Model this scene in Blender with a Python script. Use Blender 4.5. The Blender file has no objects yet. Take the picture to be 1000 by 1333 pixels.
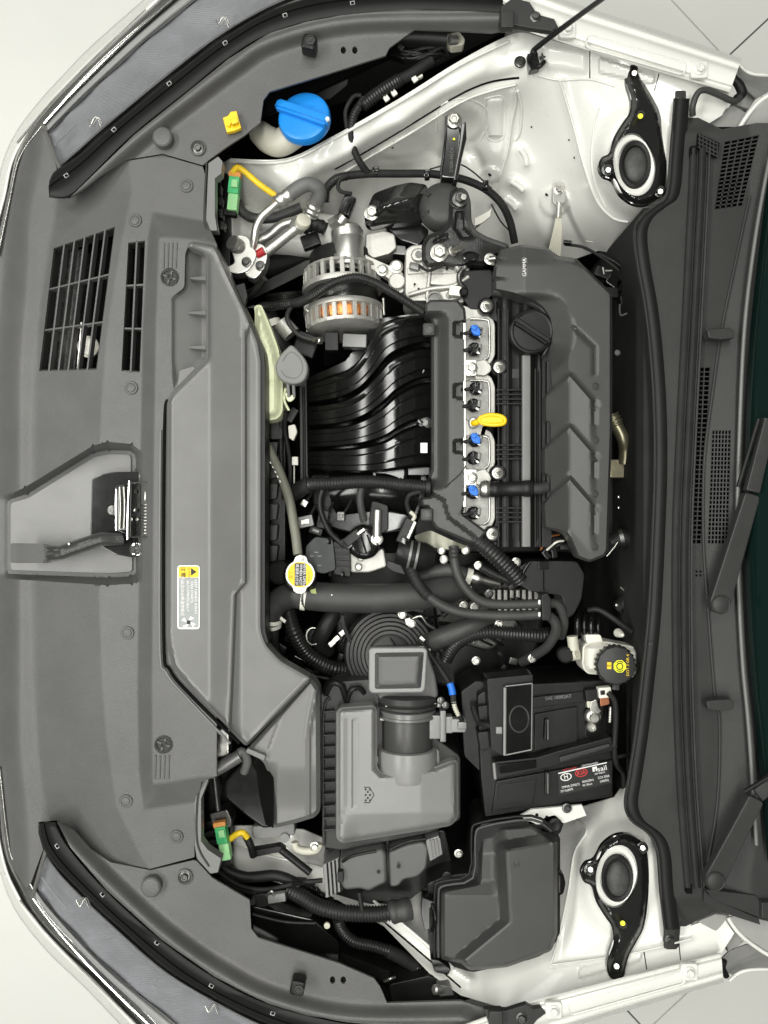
import bpy, bmesh, math, random
import numpy as np
from mathutils import Vector, Matrix
from mathutils.geometry import delaunay_2d_cdt, tessellate_polygon
random.seed(7)
R = math.radians
sc = bpy.context.scene
col = sc.collection
# ---------------------------------------------------------------- camera
# The photograph looks straight down into the bay. z = 0 is the level of the radiator trim.
S = 1.25 / 1000; H = 1.30; CX, CY = 500.0, 666.5
cam = bpy.data.cameras.new('camera'); cam_o = bpy.data.objects.new('camera', cam); col.objects.link(cam_o)
cam_o.location = (0, 0, H); cam_o.rotation_euler = (0, 0, 0)
cam.sensor_fit = 'HORIZONTAL'; cam.sensor_width = 36; cam.lens = 36 * H / 1.25
cam.clip_start = 0.02; cam.clip_end = 60
sc.camera = cam_o
sc.render.resolution_x = 768; sc.render.resolution_y = 1024
# ---------------------------------------------------------------- showroom light: soft ceiling panels over the nose of the car
w = bpy.data.worlds.new('World'); sc.world = w; w.use_nodes = True
w.node_tree.nodes['Background'].inputs[0].default_value = (1.0, 1.0, 0.955, 1)
w.node_tree.nodes['Background'].inputs[1].default_value = 0.10
def area(name, loc, target, sx, sy, power, colr=(1, 0.995, 0.95)):
    l = bpy.data.lights.new(name, 'AREA'); l.shape = 'RECTANGLE'; l.size = sx; l.size_y = sy; l.energy = power; l.color = colr
    o = bpy.data.objects.new(name, l); col.objects.link(o); o.location = loc
    d = Vector(target) - Vector(loc); o.rotation_euler = d.to_track_quat('-Z', 'Y').to_euler()
    return o
area('ceiling_light_front', (-1.75, 0.0, 2.35), (-.2, 0, 0), 2.6, 0.35, 70)
area('ceiling_light_near', (-0.3, 1.9, 2.4), (0.1, 0.2, 0), 1.6, 0.4, 18)
area('ceiling_light_far', (-0.3, -1.9, 2.4), (0.1, -0.2, 0), 1.6, 0.4, 18)
area('ceiling_light_middle', (0.04, 0.0, 2.5), (0.03, 0, 0), 2.4, 0.22, 52)
sc.view_settings.view_transform = 'Standard'; sc.view_settings.look = 'None'
sc.view_settings.exposure = 0.0; sc.view_settings.gamma = 1.0; sc.view_settings.use_curve_mapping = False
sc.render.engine = 'CYCLES'
# ---------------------------------------------------------------- helpers
def P(x, y, z=0.0):
    k = S * (H - z) / H
    return Vector(((x - CX) * k, -(y - CY) * k, z))
def L(p, z=0.0): return p * S * (H - z) / H
def thing(name, label, cat, loc, group=None):
    o = bpy.data.objects.new(name, None); col.objects.link(o); o.empty_display_size = 0.02
    o.location = P(*loc); o['label'] = label; o['category'] = cat
    if group: o['group'] = group
    return o
def attach(o, parent):
    if parent is not None:
        o.parent = parent
        if parent.type == 'EMPTY': o.matrix_parent_inverse = Matrix.Translation(-parent.location)
        else: o.matrix_parent_inverse = WORLD.get(parent.name, Matrix()).inverted()
    return o
WORLD = {}                                   # every child is given in world space; parents keep their own placement
def tag(o, label, cat, group=None):
    o['label'] = label; o['category'] = cat
    if group: o['group'] = group
    return o
def obj(name, me, mat, parent=None, M=None):
    o = bpy.data.objects.new(name, me); col.objects.link(o)
    if mat is not None and not me.materials: me.materials.append(mat)
    attach(o, parent)
    if M is not None: o.matrix_basis = M; WORLD[o.name] = M.copy()
    return o
def finish(bm, name, sharp=38):
    bmesh.ops.recalc_face_normals(bm, faces=bm.faces)
    me = bpy.data.meshes.new(name)
    lim = R(sharp)
    for e in bm.edges:
        e.smooth = not (len(e.link_faces) == 2 and e.calc_face_angle(0) > lim)
    for f in bm.faces: f.smooth = True
    bm.to_mesh(me); bm.free()
    return me
def wn(o):
    m = o.modifiers.new('wn', 'WEIGHTED_NORMAL'); m.keep_sharp = True; m.weight = 90
    return o
# ---- 2D outline helpers (pixel coordinates of the plan)
def rnd(pts, r, n=4):
    out = []; N = len(pts)
    for i in range(N):
        a = Vector(pts[i-1][:2]); b = Vector(pts[i][:2]); c = Vector(pts[(i+1) % N][:2])
        rr = min(r, (a-b).length*.45, (c-b).length*.45)
        p = b + (a-b).normalized()*rr; q = b + (c-b).normalized()*rr
        for k in range(n+1):
            t = k/n; out.append(tuple((p*(1-t)*(1-t) + b*2*t*(1-t) + q*t*t)[:]))
    return out
def crv(pts, n=6, closed=False):
    p = [np.array(q, float) for q in pts]; N = len(p); out = []
    rng = range(N if closed else N-1)
    for i in rng:
        if closed: p0, p1, p2, p3 = p[i-1], p[i], p[(i+1) % N], p[(i+2) % N]
        else: p0, p1, p2, p3 = p[max(i-1, 0)], p[i], p[i+1], p[min(i+2, N-1)]
        for k in range(n):
            t = k/n
            out.append(.5*((2*p1) + (p2-p0)*t + (2*p0-5*p1+4*p2-p3)*t*t + (3*p1-p0-3*p2+p3)*t**3))
    if not closed: out.append(p[-1])
    return [tuple(q) for q in out]
def ell(cx, cy, rx, ry=None, n=28, rot=0):
    ry = rx if ry is None else ry; c, s = math.cos(R(rot)), math.sin(R(rot))
    return [(cx + c*rx*math.cos(a) - s*ry*math.sin(a), cy + s*rx*math.cos(a) + c*ry*math.sin(a)) for a in [2*math.pi*i/n for i in range(n)]]
def rect(x0, y0, x1, y1): return [(x0, y0), (x1, y0), (x1, y1), (x0, y1)]
def inpoly(X, Y, poly):
    r = np.zeros(np.shape(X), bool); n = len(poly)
    for i in range(n):
        x1, y1 = poly[i][:2]; x2, y2 = poly[(i+1) % n][:2]
        if y1 == y2: continue
        c = ((y1 > Y) != (y2 > Y)) & (X < (x2-x1)*(Y-y1)/(y2-y1) + x1)
        r ^= c
    return r
def dline(X, Y, pts, closed=False):
    d = np.full(np.shape(X), 1e9); n = len(pts)
    for i in range(n if closed else n-1):
        x1, y1 = pts[i][:2]; x2, y2 = pts[(i+1) % n][:2]
        dx, dy = x2-x1, y2-y1; l = dx*dx+dy*dy + 1e-9
        t = np.clip(((X-x1)*dx + (Y-y1)*dy)/l, 0, 1)
        d = np.minimum(d, np.hypot(X-x1-t*dx, Y-y1-t*dy))
    return d
def sdist(X, Y, poly):                       # positive inside
    d = dline(X, Y, poly, True); return np.where(inpoly(X, Y, poly), d, -d)
def ss(a, b, x):
    t = np.clip((x-a)/(b-a), 0, 1); return t*t*(3-2*t)
def ramp(a, b, x): return np.clip((x-a)/(b-a), 0, 1)
def bump(X, Y, pts, h, wd): return h*np.exp(-(dline(X, Y, pts)/wd)**2)
def tps(ctrl):
    c = np.array(ctrl, float); n = len(c); xy = c[:, :2]/300.0
    def U(r2): return np.where(r2 > 0, r2*np.log(r2+1e-12), 0)
    K = U(((xy[:, None]-xy[None])**2).sum(-1)) + np.eye(n)*1e-3
    A = np.zeros((n+3, n+3)); A[:n, :n] = K; A[:n, n] = 1; A[:n, n+1:] = xy; A[n, :n] = 1; A[n+1:, :n] = xy.T
    wv = np.linalg.solve(A, np.r_[c[:, 2], 0, 0, 0])
    def f(X, Y):
        x = np.asarray(X, float)/300; y = np.asarray(Y, float)/300
        z = wv[n] + wv[n+1]*x + wv[n+2]*y
        for i in range(n): z = z + wv[i]*U((x-xy[i, 0])**2 + (y-xy[i, 1])**2)
        return z
    return f
# ---- mesh builders
def plate(name, pts, z, th, mat, parent=None, bev=1.0, holes=(), seg=2, tap=0, sharp=38):
    """A slab whose top outline is pts (plan pixels) at height z (number or f(x,y)), thick th, top edge rounded."""
    bm = bmesh.new()
    zz = (lambda x, y: z) if not callable(z) else (lambda x, y: float(z(np.array(x), np.array(y))))
    loops = [pts] + list(holes); V = []; tops = []
    c = sum((Vector(p[:2]) for p in pts), Vector((0, 0)))/len(pts)
    for li, lp in enumerate(loops):
        t = []; b = []
        for p in lp:
            zt = p[2] if len(p) > 2 else zz(p[0], p[1])
            q = P(p[0], p[1], zt); t.append(bm.verts.new(q))
            q2 = q.copy(); q2.z -= th
            if tap and li == 0:
                dv = Vector(p[:2]) - c
                if dv.length: dv = dv.normalized()*L(tap, zt); q2.x += dv.x; q2.y -= dv.y
            b.append(bm.verts.new(q2))
        V.append((t, b))
    if len(loops) == 1:
        try: bm.faces.new(V[0][0])
        except ValueError: pass
        bm.faces.new(V[0][1][::-1])
    else:
        flat = [v for t, b in V for v in t]; flatb = [v for t, b in V for v in b]
        for tri in tessellate_polygon([[Vector((v.co.x, v.co.y, 0)) for v in t] for t, b in V]):
            try: bm.faces.new([flat[i] for i in tri]); bm.faces.new([flatb[i] for i in tri][::-1])
            except ValueError: pass
    edges = []
    for t, b in V:
        n = len(t)
        for i in range(n):
            j = (i+1) % n
            try: bm.faces.new((t[i], b[i], b[j], t[j]))
            except ValueError: pass
            e = bm.edges.get((t[i], t[j]))
            if e: edges.append(e)
    bmesh.ops.recalc_face_normals(bm, faces=bm.faces)
    if bev: bmesh.ops.bevel(bm, geom=edges, offset=L(bev), segments=seg, profile=.5, affect='EDGES', clamp_overlap=True)
    o = obj(name, finish(bm, name, sharp), mat, parent)
    return wn(o)
def offs(q, d):
    """closed loop q moved d px to its inner side"""
    q = np.array(q, float); t = np.roll(q, -1, 0) - np.roll(q, 1, 0); t /= np.maximum(1e-9, np.hypot(t[:, 0], t[:, 1]))[:, None]
    ar = np.sum(q[:, 0]*np.roll(q[:, 1], -1) - np.roll(q[:, 0], -1)*q[:, 1]); sg = 1 if ar > 0 else -1
    return q + np.c_[-t[:, 1], t[:, 0]]*d*sg
def dens(lp, step, closed=True):
    q = []
    for i in range(len(lp) if closed else len(lp)-1):
        a = np.array(lp[i][:2], float); b = np.array(lp[(i+1) % len(lp)][:2], float)
        k = max(1, int(round(np.hypot(*(b-a))/step)))
        for j in range(k): q.append(tuple(a + (b-a)*j/k))
    if not closed: q.append(tuple(map(float, lp[-1][:2])))
    return q
def sheet(name, outline, zf, mat, parent=None, step=4.0, th=0.003, holes=(), sharp=32, rings=(1.4, 3.2, 5.4), feat=(), fo=(-6, -3, -1, 1, 3, 6)):
    """A pressed or moulded skin: heights zf(x,y) over the plan outline, with a turned-down edge; feat = crease lines the mesh follows."""
    V = []; E = []
    def addloop(lp):
        s = len(V); q = dens(lp, step*.8); V.extend(q); n = len(q)
        E.extend([(s+i, s+(i+1) % n) for i in range(n)]); return q
    lo = addloop(outline); hl = [addloop(h) for h in holes]
    def bd(x, y):
        d = dline(x, y, lo, True)
        for h in hl: d = np.minimum(d, dline(x, y, h, True))
        return d
    def keep(x, y):
        ok = inpoly(x, y, lo)
        for h in hl: ok &= ~inpoly(x, y, h)
        return ok
    xs = [p[0] for p in lo]; ys = [p[1] for p in lo]
    XX = np.zeros(0); YY = np.zeros(0); rmax = max(rings) if rings else 0
    for rg in rings:
        for k, lp in enumerate([lo] + hl):
            o = offs(lp, rg if k == 0 else -rg); ok = keep(o[:, 0], o[:, 1]); o = o[ok]
            if len(o): o = o[bd(o[:, 0], o[:, 1]) > rg*.93]; XX = np.r_[XX, o[:, 0]]; YY = np.r_[YY, o[:, 1]]
    fl = []
    for ft_ in feat:
        ft_, cl = (ft_[:-1], True) if ft_[-1] is None else (ft_, False)
        q = np.array(dens(ft_, step*.8, cl)); fl.append((ft_, cl))
        t = np.gradient(q, axis=0); t /= np.maximum(1e-9, np.hypot(t[:, 0], t[:, 1]))[:, None]
        for d in fo:
            o = q + np.c_[-t[:, 1], t[:, 0]]*d; o = o[keep(o[:, 0], o[:, 1])]
            if len(o): o = o[(dline(o[:, 0], o[:, 1], ft_, cl) > abs(d)*.93)]
            if len(o): o = o[bd(o[:, 0], o[:, 1]) > rmax + .8]; XX = np.r_[XX, o[:, 0]]; YY = np.r_[YY, o[:, 1]]
    gx, gy = np.meshgrid(np.arange(min(xs)+step/2, max(xs), step), np.arange(min(ys)+step/2, max(ys), step))
    gx = gx.ravel(); gy = gy.ravel(); ok = keep(gx, gy); gx = gx[ok]; gy = gy[ok]
    ok = bd(gx, gy) > rmax + step*.5
    for ft_, cl in fl: ok &= dline(gx, gy, ft_, cl) > max(fo) + step*.4
    XX = np.r_[XX, gx[ok]]; YY = np.r_[YY, gy[ok]]
    V += list(zip(XX.tolist(), YY.tolist()))
    vo, eo, fo_, *_ = delaunay_2d_cdt([Vector(v) for v in V], E, [], 0, 1e-5)
    X = np.array([v.x for v in vo]); Y = np.array([v.y for v in vo])
    F = np.array([f for f in fo_ if len(f) == 3])
    F = F[keep(X[F].mean(1), Y[F].mean(1))]; Z = zf(X, Y)
    k = S*(H-Z)/H; co = np.c_[(X-CX)*k, -(Y-CY)*k, Z]
    used = np.unique(F); mp = -np.ones(len(co), int); mp[used] = np.arange(len(used)); co = co[used]; F = mp[F]
    ar = (X[used][F[:, 1]]-X[used][F[:, 0]])*(Y[used][F[:, 2]]-Y[used][F[:, 0]]) - (X[used][F[:, 2]]-X[used][F[:, 0]])*(Y[used][F[:, 1]]-Y[used][F[:, 0]])
    F[ar > 0] = F[ar > 0][:, ::-1]
    faces = F.tolist(); verts = co.tolist()
    if th:
        ed = {}
        for f in faces:
            for i in range(3):
                e = (f[i], f[(i+1) % 3])
                if (e[1], e[0]) in ed: del ed[(e[1], e[0])]
                else: ed[e] = 1
        mpt = {}; mpb = {}
        for a, b in ed:
            for v in (a, b):
                if v not in mpt:
                    mpt[v] = len(verts); verts.append(verts[v]); mpb[v] = len(verts); verts.append([verts[v][0], verts[v][1], verts[v][2]-th])
            faces.append([mpt[a], mpb[a], mpb[b], mpt[b]])
    me = bpy.data.meshes.new(name); me.from_pydata(verts, [], faces); me.update(); me.shade_smooth(); me.set_sharp_from_angle(angle=R(sharp))
    return obj(name, me, mat, parent)
def sample(pts, n=6):
    return crv(pts, n) if n > 1 else [tuple(map(float, p)) for p in pts]
def tube(name, pts, r, mat, parent=None, seg=12, n=6, corr=None, depth=.16, flat=1.0, world=False, M=None):
    """A swept round: pts = (x, y, z[, radius px]) through a smooth curve; corr = ridge pitch in px for corrugated loom."""
    p4 = [tuple(p[:3]) + ((p[3] if len(p) > 3 else r),) for p in pts]
    q = sample(p4, n if len(p4) > 2 else 1)
    C = [(Vector(a[:3]) if world else P(a[0], a[1], a[2])) for a in q]
    RR = [(a[3] if world else L(a[3], a[2])) for a in q]
    if corr:
        cum = [0.0]
        for i in range(1, len(C)): cum.append(cum[-1] + (C[i]-C[i-1]).length)
        pit = corr*S; N = max(2, int(cum[-1]/pit))*4; c2 = []; r2 = []
        for k in range(N+1):
            d = cum[-1]*k/N
            i = min(max(int(np.searchsorted(cum, d))-1, 0), len(C)-2)
            t = (d-cum[i])/max(1e-9, cum[i+1]-cum[i])
            c2.append(C[i].lerp(C[i+1], t))
            ph = (1, 1, 1-depth, 1-depth)[k % 4]
            r2.append((RR[i]*(1-t)+RR[i+1]*t)*ph)
        C, RR = c2, r2
    bm = bmesh.new(); rings = []
    T = [(C[min(i+1, len(C)-1)] - C[max(i-1, 0)]).normalized() for i in range(len(C))]
    u = T[0].orthogonal().normalized()
    for i in range(len(C)):
        u = (u - T[i]*u.dot(T[i])).normalized(); v = T[i].cross(u)
        ring = []
        for k in range(seg):
            a = 2*math.pi*k/seg
            ring.append(bm.verts.new(C[i] + (u*math.cos(a) + v*math.sin(a)*flat)*RR[i]))
        rings.append(ring)
    for i in range(len(rings)-1):
        for k in range(seg):
            bm.faces.new((rings[i][k], rings[i][(k+1) % seg], rings[i+1][(k+1) % seg], rings[i+1][k]))
    bm.faces.new(rings[0][::-1]); bm.faces.new(rings[-1])
    return obj(name, finish(bm, name, 50 if not corr else 80), mat, parent, M)
def lathe_me(name, prof, n=32, sharp=35):
    bm = bmesh.new(); rings = []
    for r, h in prof:
        if r < 1e-6: rings.append([bm.verts.new((0, 0, h))])
        else: rings.append([bm.verts.new((r*math.cos(2*math.pi*k/n), r*math.sin(2*math.pi*k/n), h)) for k in range(n)])
    for a, b in zip(rings, rings[1:]):
        for k in range(n):
            j = (k+1) % n
            if len(a) == 1 and len(b) == 1: continue
            if len(a) == 1: bm.faces.new((a[0], b[k], b[j]))
            elif len(b) == 1: bm.faces.new((a[k], a[j], b[0]))
            else: bm.faces.new((a[k], a[j], b[j], b[k]))
    if len(rings[0]) > 1: bm.faces.new(rings[0][::-1])
    if len(rings[-1]) > 1: bm.faces.new(rings[-1])
    return finish(bm, name, sharp)
def orient(loc, axis=(0, 0, 1), spin=0.0):
    return Matrix.Translation(loc) @ Vector((0, 0, 1)).rotation_difference(Vector(axis).normalized()).to_matrix().to_4x4() @ Matrix.Rotation(R(spin), 4, 'Z')
def lathe(name, loc, prof, mat, parent=None, axis=(0, 0, 1), n=32, spin=0, sharp=35):
    """prof in plan pixels (radius, height) about axis at loc=(x,y,z)."""
    k = L(1, loc[2])
    return obj(name, lathe_me(name, [(r*k, h*k) for r, h in prof], n, sharp), mat, parent, orient(P(*loc), axis, spin))
def box(name, loc, size, mat, parent=None, rot=0, bev=1.0, axis=(0, 0, 1), tilt=(0, 0), seg=2):
    """Box centred in plan at loc with its TOP at loc z; size px; rot in picture degrees (clockwise)."""
    k = L(1, loc[2]); sx, sy, sz = [s*k for s in size]
    bm = bmesh.new(); bmesh.ops.create_cube(bm, size=1)
    for v in bm.verts: v.co = Vector((v.co.x*sx, v.co.y*sy, (v.co.z-.5)*sz))
    if bev: bmesh.ops.bevel(bm, geom=list(bm.edges), offset=min(bev*k, min(sx, sy, sz)*.4), segments=seg, profile=.5, affect='EDGES')
    o = obj(name, finish(bm, name), mat, parent, Matrix.Translation(P(*loc)) @ Matrix.Rotation(R(-rot), 4, 'Z') @ Matrix.Rotation(R(tilt[0]), 4, 'X') @ Matrix.Rotation(R(tilt[1]), 4, 'Y'))
    return wn(o)
def loft(name, rows, mat, parent=None, closed=False, th=0.0, sharp=50, raw=False):
    bm = bmesh.new(); g = [[bm.verts.new(P(*p)) for p in r] for r in rows]
    for i in range(len(g)-1):
        m = len(g[i])
        for j in range(m if closed else m-1):
            try: bm.faces.new((g[i][j], g[i][(j+1) % m], g[i+1][(j+1) % m], g[i+1][j]))
            except ValueError: pass
    o = obj(name, finish(bm, name, sharp), mat, parent)
    if th:
        m = o.modifiers.new('thick', 'SOLIDIFY'); m.thickness = th; m.offset = 0
    return o
def ridge(name, pts, wd, h, mat, parent=None, n=6):
    """A low raised bead along a path lying on a surface: pts (x,y,z)."""
    return tube(name, pts, wd, mat, parent, seg=8, n=n, flat=h)
_TXT = {}
def text(name, s, x, y, z, size, mat, parent=None, rot=0, sx=1.0, M=None, align='CENTER', thick=0.00025):
    key = s
    if key not in _TXT:
        c = bpy.data.curves.new('t', 'FONT'); c.body = s; c.align_x = 'CENTER'; c.align_y = 'CENTER'; c.size = 1; c.resolution_u = 2; c.extrude = 0.02
        o = bpy.data.objects.new('t', c); col.objects.link(o)
        bpy.context.view_layer.update()
        me = bpy.data.meshes.new_from_object(o.evaluated_get(bpy.context.evaluated_depsgraph_get()))
        bpy.data.objects.remove(o); bpy.data.curves.remove(c); _TXT[key] = me
    me = _TXT[key].copy(); me.materials.clear()
    k = L(size, z) if M is None else size
    B = (Matrix.Translation(P(x, y, z)) @ Matrix.Rotation(R(-rot), 4, 'Z')) if M is None else M
    return obj(name, me, mat, parent, B @ Matrix.Diagonal((k*sx, k, k, 1)))
# ---------------------------------------------------------------- materials (all procedural)
def mat(name, c, rough=.5, metal=0., grain=None, gs=.1, var=.0, vs=12., rvar=0., coat=0., spec=.5, trans=0., dust=None, ior=1.45, alpha=1.):
    m = bpy.data.materials.new(name); m.use_nodes = True; nt = m.node_tree; b = nt.nodes['Principled BSDF']
    c = c if isinstance(c, tuple) else (c, c, c*.975)
    b.inputs['Base Color'].default_value = (*c, 1); b.inputs['Roughness'].default_value = rough; b.inputs['Metallic'].default_value = metal
    b.inputs['Coat Weight'].default_value = coat; b.inputs['Coat Roughness'].default_value = .06
    b.inputs['Specular IOR Level'].default_value = spec; b.inputs['Transmission Weight'].default_value = trans; b.inputs['IOR'].default_value = ior
    b.inputs['Alpha'].default_value = alpha
    def nd(t, **k):
        q = nt.nodes.new(t)
        for a, v in k.items(): setattr(q, a, v)
        return q
    if var or rvar or grain or dust:
        tc = nd('ShaderNodeTexCoord'); geo = nd('ShaderNodeNewGeometry')
    if var or rvar:
        n1 = nd('ShaderNodeTexNoise'); n1.inputs['Scale'].default_value = vs; n1.inputs['Detail'].default_value = 6; n1.inputs['Roughness'].default_value = .65
        nt.links.new(geo.outputs['Position'], n1.inputs['Vector'])
    if var:
        mx = nd('ShaderNodeMix', data_type='RGBA', blend_type='MIX')
        mx.inputs['A'].default_value = (*[v*(1-var) for v in c], 1); mx.inputs['B'].default_value = (*[min(1, v*(1+var)) for v in c], 1)
        rp = nd('ShaderNodeMapRange'); rp.inputs['From Min'].default_value = .3; rp.inputs['From Max'].default_value = .7
        nt.links.new(n1.outputs['Fac'], rp.inputs['Value']); nt.links.new(rp.outputs['Result'], mx.inputs['Factor'])
        last = mx.outputs['Result']
    else: last = None
    if dust:
        n2 = nd('ShaderNodeTexNoise'); n2.inputs['Scale'].default_value = 900; n2.inputs['Detail'].default_value = 2
        nt.links.new(geo.outputs['Position'], n2.inputs['Vector'])
        rp2 = nd('ShaderNodeMapRange'); rp2.inputs['From Min'].default_value = .62; rp2.inputs['From Max'].default_value = .75; rp2.inputs['To Max'].default_value = dust
        nt.links.new(n2.outputs['Fac'], rp2.inputs['Value'])
        mx2 = nd('ShaderNodeMix', data_type='RGBA', blend_type='MIX')
        if last: nt.links.new(last, mx2.inputs['A'])
        else: mx2.inputs['A'].default_value = (*c, 1)
        mx2.inputs['B'].default_value = (.45, .44, .4, 1); nt.links.new(rp2.outputs['Result'], mx2.inputs['Factor'])
        last = mx2.outputs['Result']
    if last: nt.links.new(last, b.inputs['Base Color'])
    if rvar:
        rr = nd('ShaderNodeMapRange'); rr.inputs['From Min'].default_value = .3; rr.inputs['From Max'].default_value = .7
        rr.inputs['To Min'].default_value = max(0, rough-rvar); rr.inputs['To Max'].default_value = min(1, rough+rvar)
        nt.links.new(n1.outputs['Fac'], rr.inputs['Value']); nt.links.new(rr.outputs['Result'], b.inputs['Roughness'])
    if grain:
        n3 = nd('ShaderNodeTexNoise'); n3.inputs['Scale'].default_value = grain; n3.inputs['Detail'].default_value = 3
        nt.links.new(geo.outputs['Position'], n3.inputs['Vector'])
        bp = nd('ShaderNodeBump'); bp.inputs['Strength'].default_value = gs; bp.inputs['Distance'].default_value = .001
        nt.links.new(n3.outputs['Fac'], bp.inputs['Height']); nt.links.new(bp.outputs['Normal'], b.inputs['Normal'])
    return m
G_TRIM = mat('grained_grey_plastic', .092, .42, grain=520, gs=.6, var=.12, vs=9, dust=.10)
G_DUCT = mat('smooth_grey_plastic', .150, .34, grain=1200, gs=.12, var=.10, vs=6, rvar=.06, dust=.06)
G_DARK = mat('dark_grey_plastic', .034, .40, spec=.3, grain=900, gs=.2, var=.15, vs=10, dust=.05)
G_COVER = mat('engine_cover_plastic', .046, .38, grain=1000, gs=.2, var=.10, vs=8, rvar=.05, dust=.05)
G_COWL = mat('cowl_plastic', .034, .46, spec=.28, grain=1000, gs=.25, var=.12, vs=9, dust=.06)
G_BOX = mat('airbox_plastic', .215, .34, grain=1200, gs=.12, var=.08, vs=7, rvar=.05, dust=.05)
SEAL = mat('rubber_seal', .009, .50, spec=.3, grain=500, gs=.15, var=.2, vs=20)
BLACK = mat('black_plastic', .011, .36, spec=.28, grain=900, gs=.15, var=.25, vs=25, dust=.04)
GLOSSB = mat('gloss_black_plastic', .006, .16, spec=.45, rvar=.05, vs=14, var=.2, dust=.02)
GLOSSP = mat('gloss_black_paint', .012, .14, coat=.6, rvar=.05, var=.2)
CAST = mat('black_cast_iron', .018, .32, grain=350, gs=.6, var=.3, vs=40)
RUB = mat('rubber_hose', .042, .46, spec=.4, grain=500, gs=.15, var=.2, vs=18, dust=.08)
RUBD = mat('dark_rubber', .012, .48, spec=.3, grain=500, gs=.15, var=.25, vs=18, dust=.05)
LOOM = mat('corrugated_loom', .018, .30, spec=.4, var=.25, vs=25)
TAPE = mat('cloth_tape', .016, .6, spec=.3, grain=600, gs=.5, var=.3, vs=40)
WHITE = mat('white_car_paint', (.70, .70, .655), .28, coat=.35, var=.03, vs=5, rvar=.05)
ALU = mat('cast_aluminium', (.47, .465, .43), .46, .6, grain=450, gs=.45, var=.14, vs=30, rvar=.1)
ALUP = mat('machined_aluminium', (.52, .515, .48), .34, .85, grain=900, gs=.15, var=.1, vs=25)
STEEL = mat('zinc_steel', (.46, .455, .42), .34, .95, var=.15, vs=60, rvar=.1)
CHROME = mat('chrome', (.8, .8, .79), .08, 1.)
DKST = mat('dark_steel', (.12, .12, .115), .35, .9, var=.3, vs=40)
YEL = mat('yellow_plastic', (.85, .55, .01), .38, var=.05)
YELC = mat('yellow_conduit', (.78, .53, .02), .42, var=.06, vs=60)
BLUE = mat('blue_plastic', (.012, .235, .70), .36, grain=1200, gs=.08, var=.05, vs=30)
BLUET = mat('blue_tape', (.02, .16, .62), .5)
GREEN = mat('green_connector', (.07, .52, .19), .42, var=.05)
LGREEN = mat('pale_green_connector', (.35, .72, .33), .45)
RED = mat('red_seal', (.42, .015, .02), .4)
COPPER = mat('copper_winding', (.70, .28, .09), .32, .9, grain=900, gs=.6, var=.3, vs=120)
COOL = mat('translucent_tank', (.86, .90, .60), .42, var=.06, vs=14, spec=.4)
TANK = mat('milky_tank', (.72, .71, .63), .40, var=.05, vs=14)
BEIGE = mat('beige_neck', (.52, .51, .42), .45, var=.08, vs=14)
INKW = mat('white_print', (.80, .80, .78), .6)
INKY = mat('yellow_print', (.88, .60, .02), .5)
INKN = mat('black_print', .012, .5)
INKR = mat('red_print', (.62, .03, .03), .5)
LIME = mat('lime_print', (.80, .82, .03), .5)
SILVER = mat('silver_label', (.27, .285, .28), .42, .2, var=.1, vs=60)
DULLA = mat('grey_clip', .16, .35, .3)
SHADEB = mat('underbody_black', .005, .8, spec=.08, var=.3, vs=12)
# ================================================================ floor
FZ = -0.90
TILE = mat('white_porcelain', (.90, .905, .855), .2, var=.02, vs=2.2, rvar=.03)
GROUT = mat('grout', .16, .8)
gm = bpy.data.meshes.new('floor'); gm.from_pydata([(-6, -6, FZ-.012), (6, -6, FZ-.012), (6, 6, FZ-.012), (-6, 6, FZ-.012)], [], [(0, 1, 2, 3)])
floor = obj('floor', gm, GROUT); floor['kind'] = 'structure'
th_ = R(47); cu, su = math.cos(th_), math.sin(th_)
kf = L(1, FZ); PU, PV = 428.0, 470.0
bm = bmesh.new(); bmesh.ops.create_cube(bm, size=1)
for v in bm.verts: v.co = Vector((v.co.x*(PU*kf-.0045), v.co.y*(PV*kf-.0045), (v.co.z-.5)*.012))
bmesh.ops.bevel(bm, geom=[e for e in bm.edges if all(v.co.z > -.001 for v in e.verts)], offset=.001, segments=2, affect='EDGES')
tile_me = finish(bm, 'tile')
for i in range(-3, 5):
    for j in range(-4, 4):
        u0 = 700 + PU*(i-.5); v0 = 300 + PV*(j+.5)
        x = u0*cu - v0*su; y = u0*su + v0*cu
        if -700 < x < 1700 and -600 < y < 1950:
            obj('tile', tile_me, TILE, floor, Matrix.Translation(P(x, y, FZ)) @ Matrix.Rotation(-th_, 4, 'Z'))
# ================================================================ the car's body in white
car = thing('car', 'white car body around the open engine bay, seen from above', 'car', (500, 666, FZ))
# shared bolt meshes (unit radius)
def hexbolt_me(name, flange=1.45, hh=.75, washer=.25):
    bm = bmesh.new()
    def ring(r, h, n, ph=0): return [bm.verts.new((r*math.cos(2*math.pi*k/n+ph), r*math.sin(2*math.pi*k/n+ph), h)) for k in range(n)]
    def skin(a, b):
        for k in range(len(a)): bm.faces.new((a[k], a[(k+1) % len(a)], b[(k+1) % len(a)], b[k]))
    n = 18
    a = ring(flange, 0, n); b = ring(flange*.98, washer*.7, n); c = ring(flange*.86, washer, n); skin(a, b); skin(b, c); bm.faces.new(c); bm.faces.new(a[::-1])
    h0 = ring(1, washer*.8, 6); h1 = ring(1, washer+hh*.85, 6); h2 = ring(.86, washer+hh, 6); h3 = ring(.55, washer+hh, 6); h4 = ring(.45, washer+hh-.18, 6)
    skin(h0, h1); skin(h1, h2); skin(h2, h3); skin(h3, h4); bm.faces.new(h4)
    return finish(bm, name, 30)
HEX = {}
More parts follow.
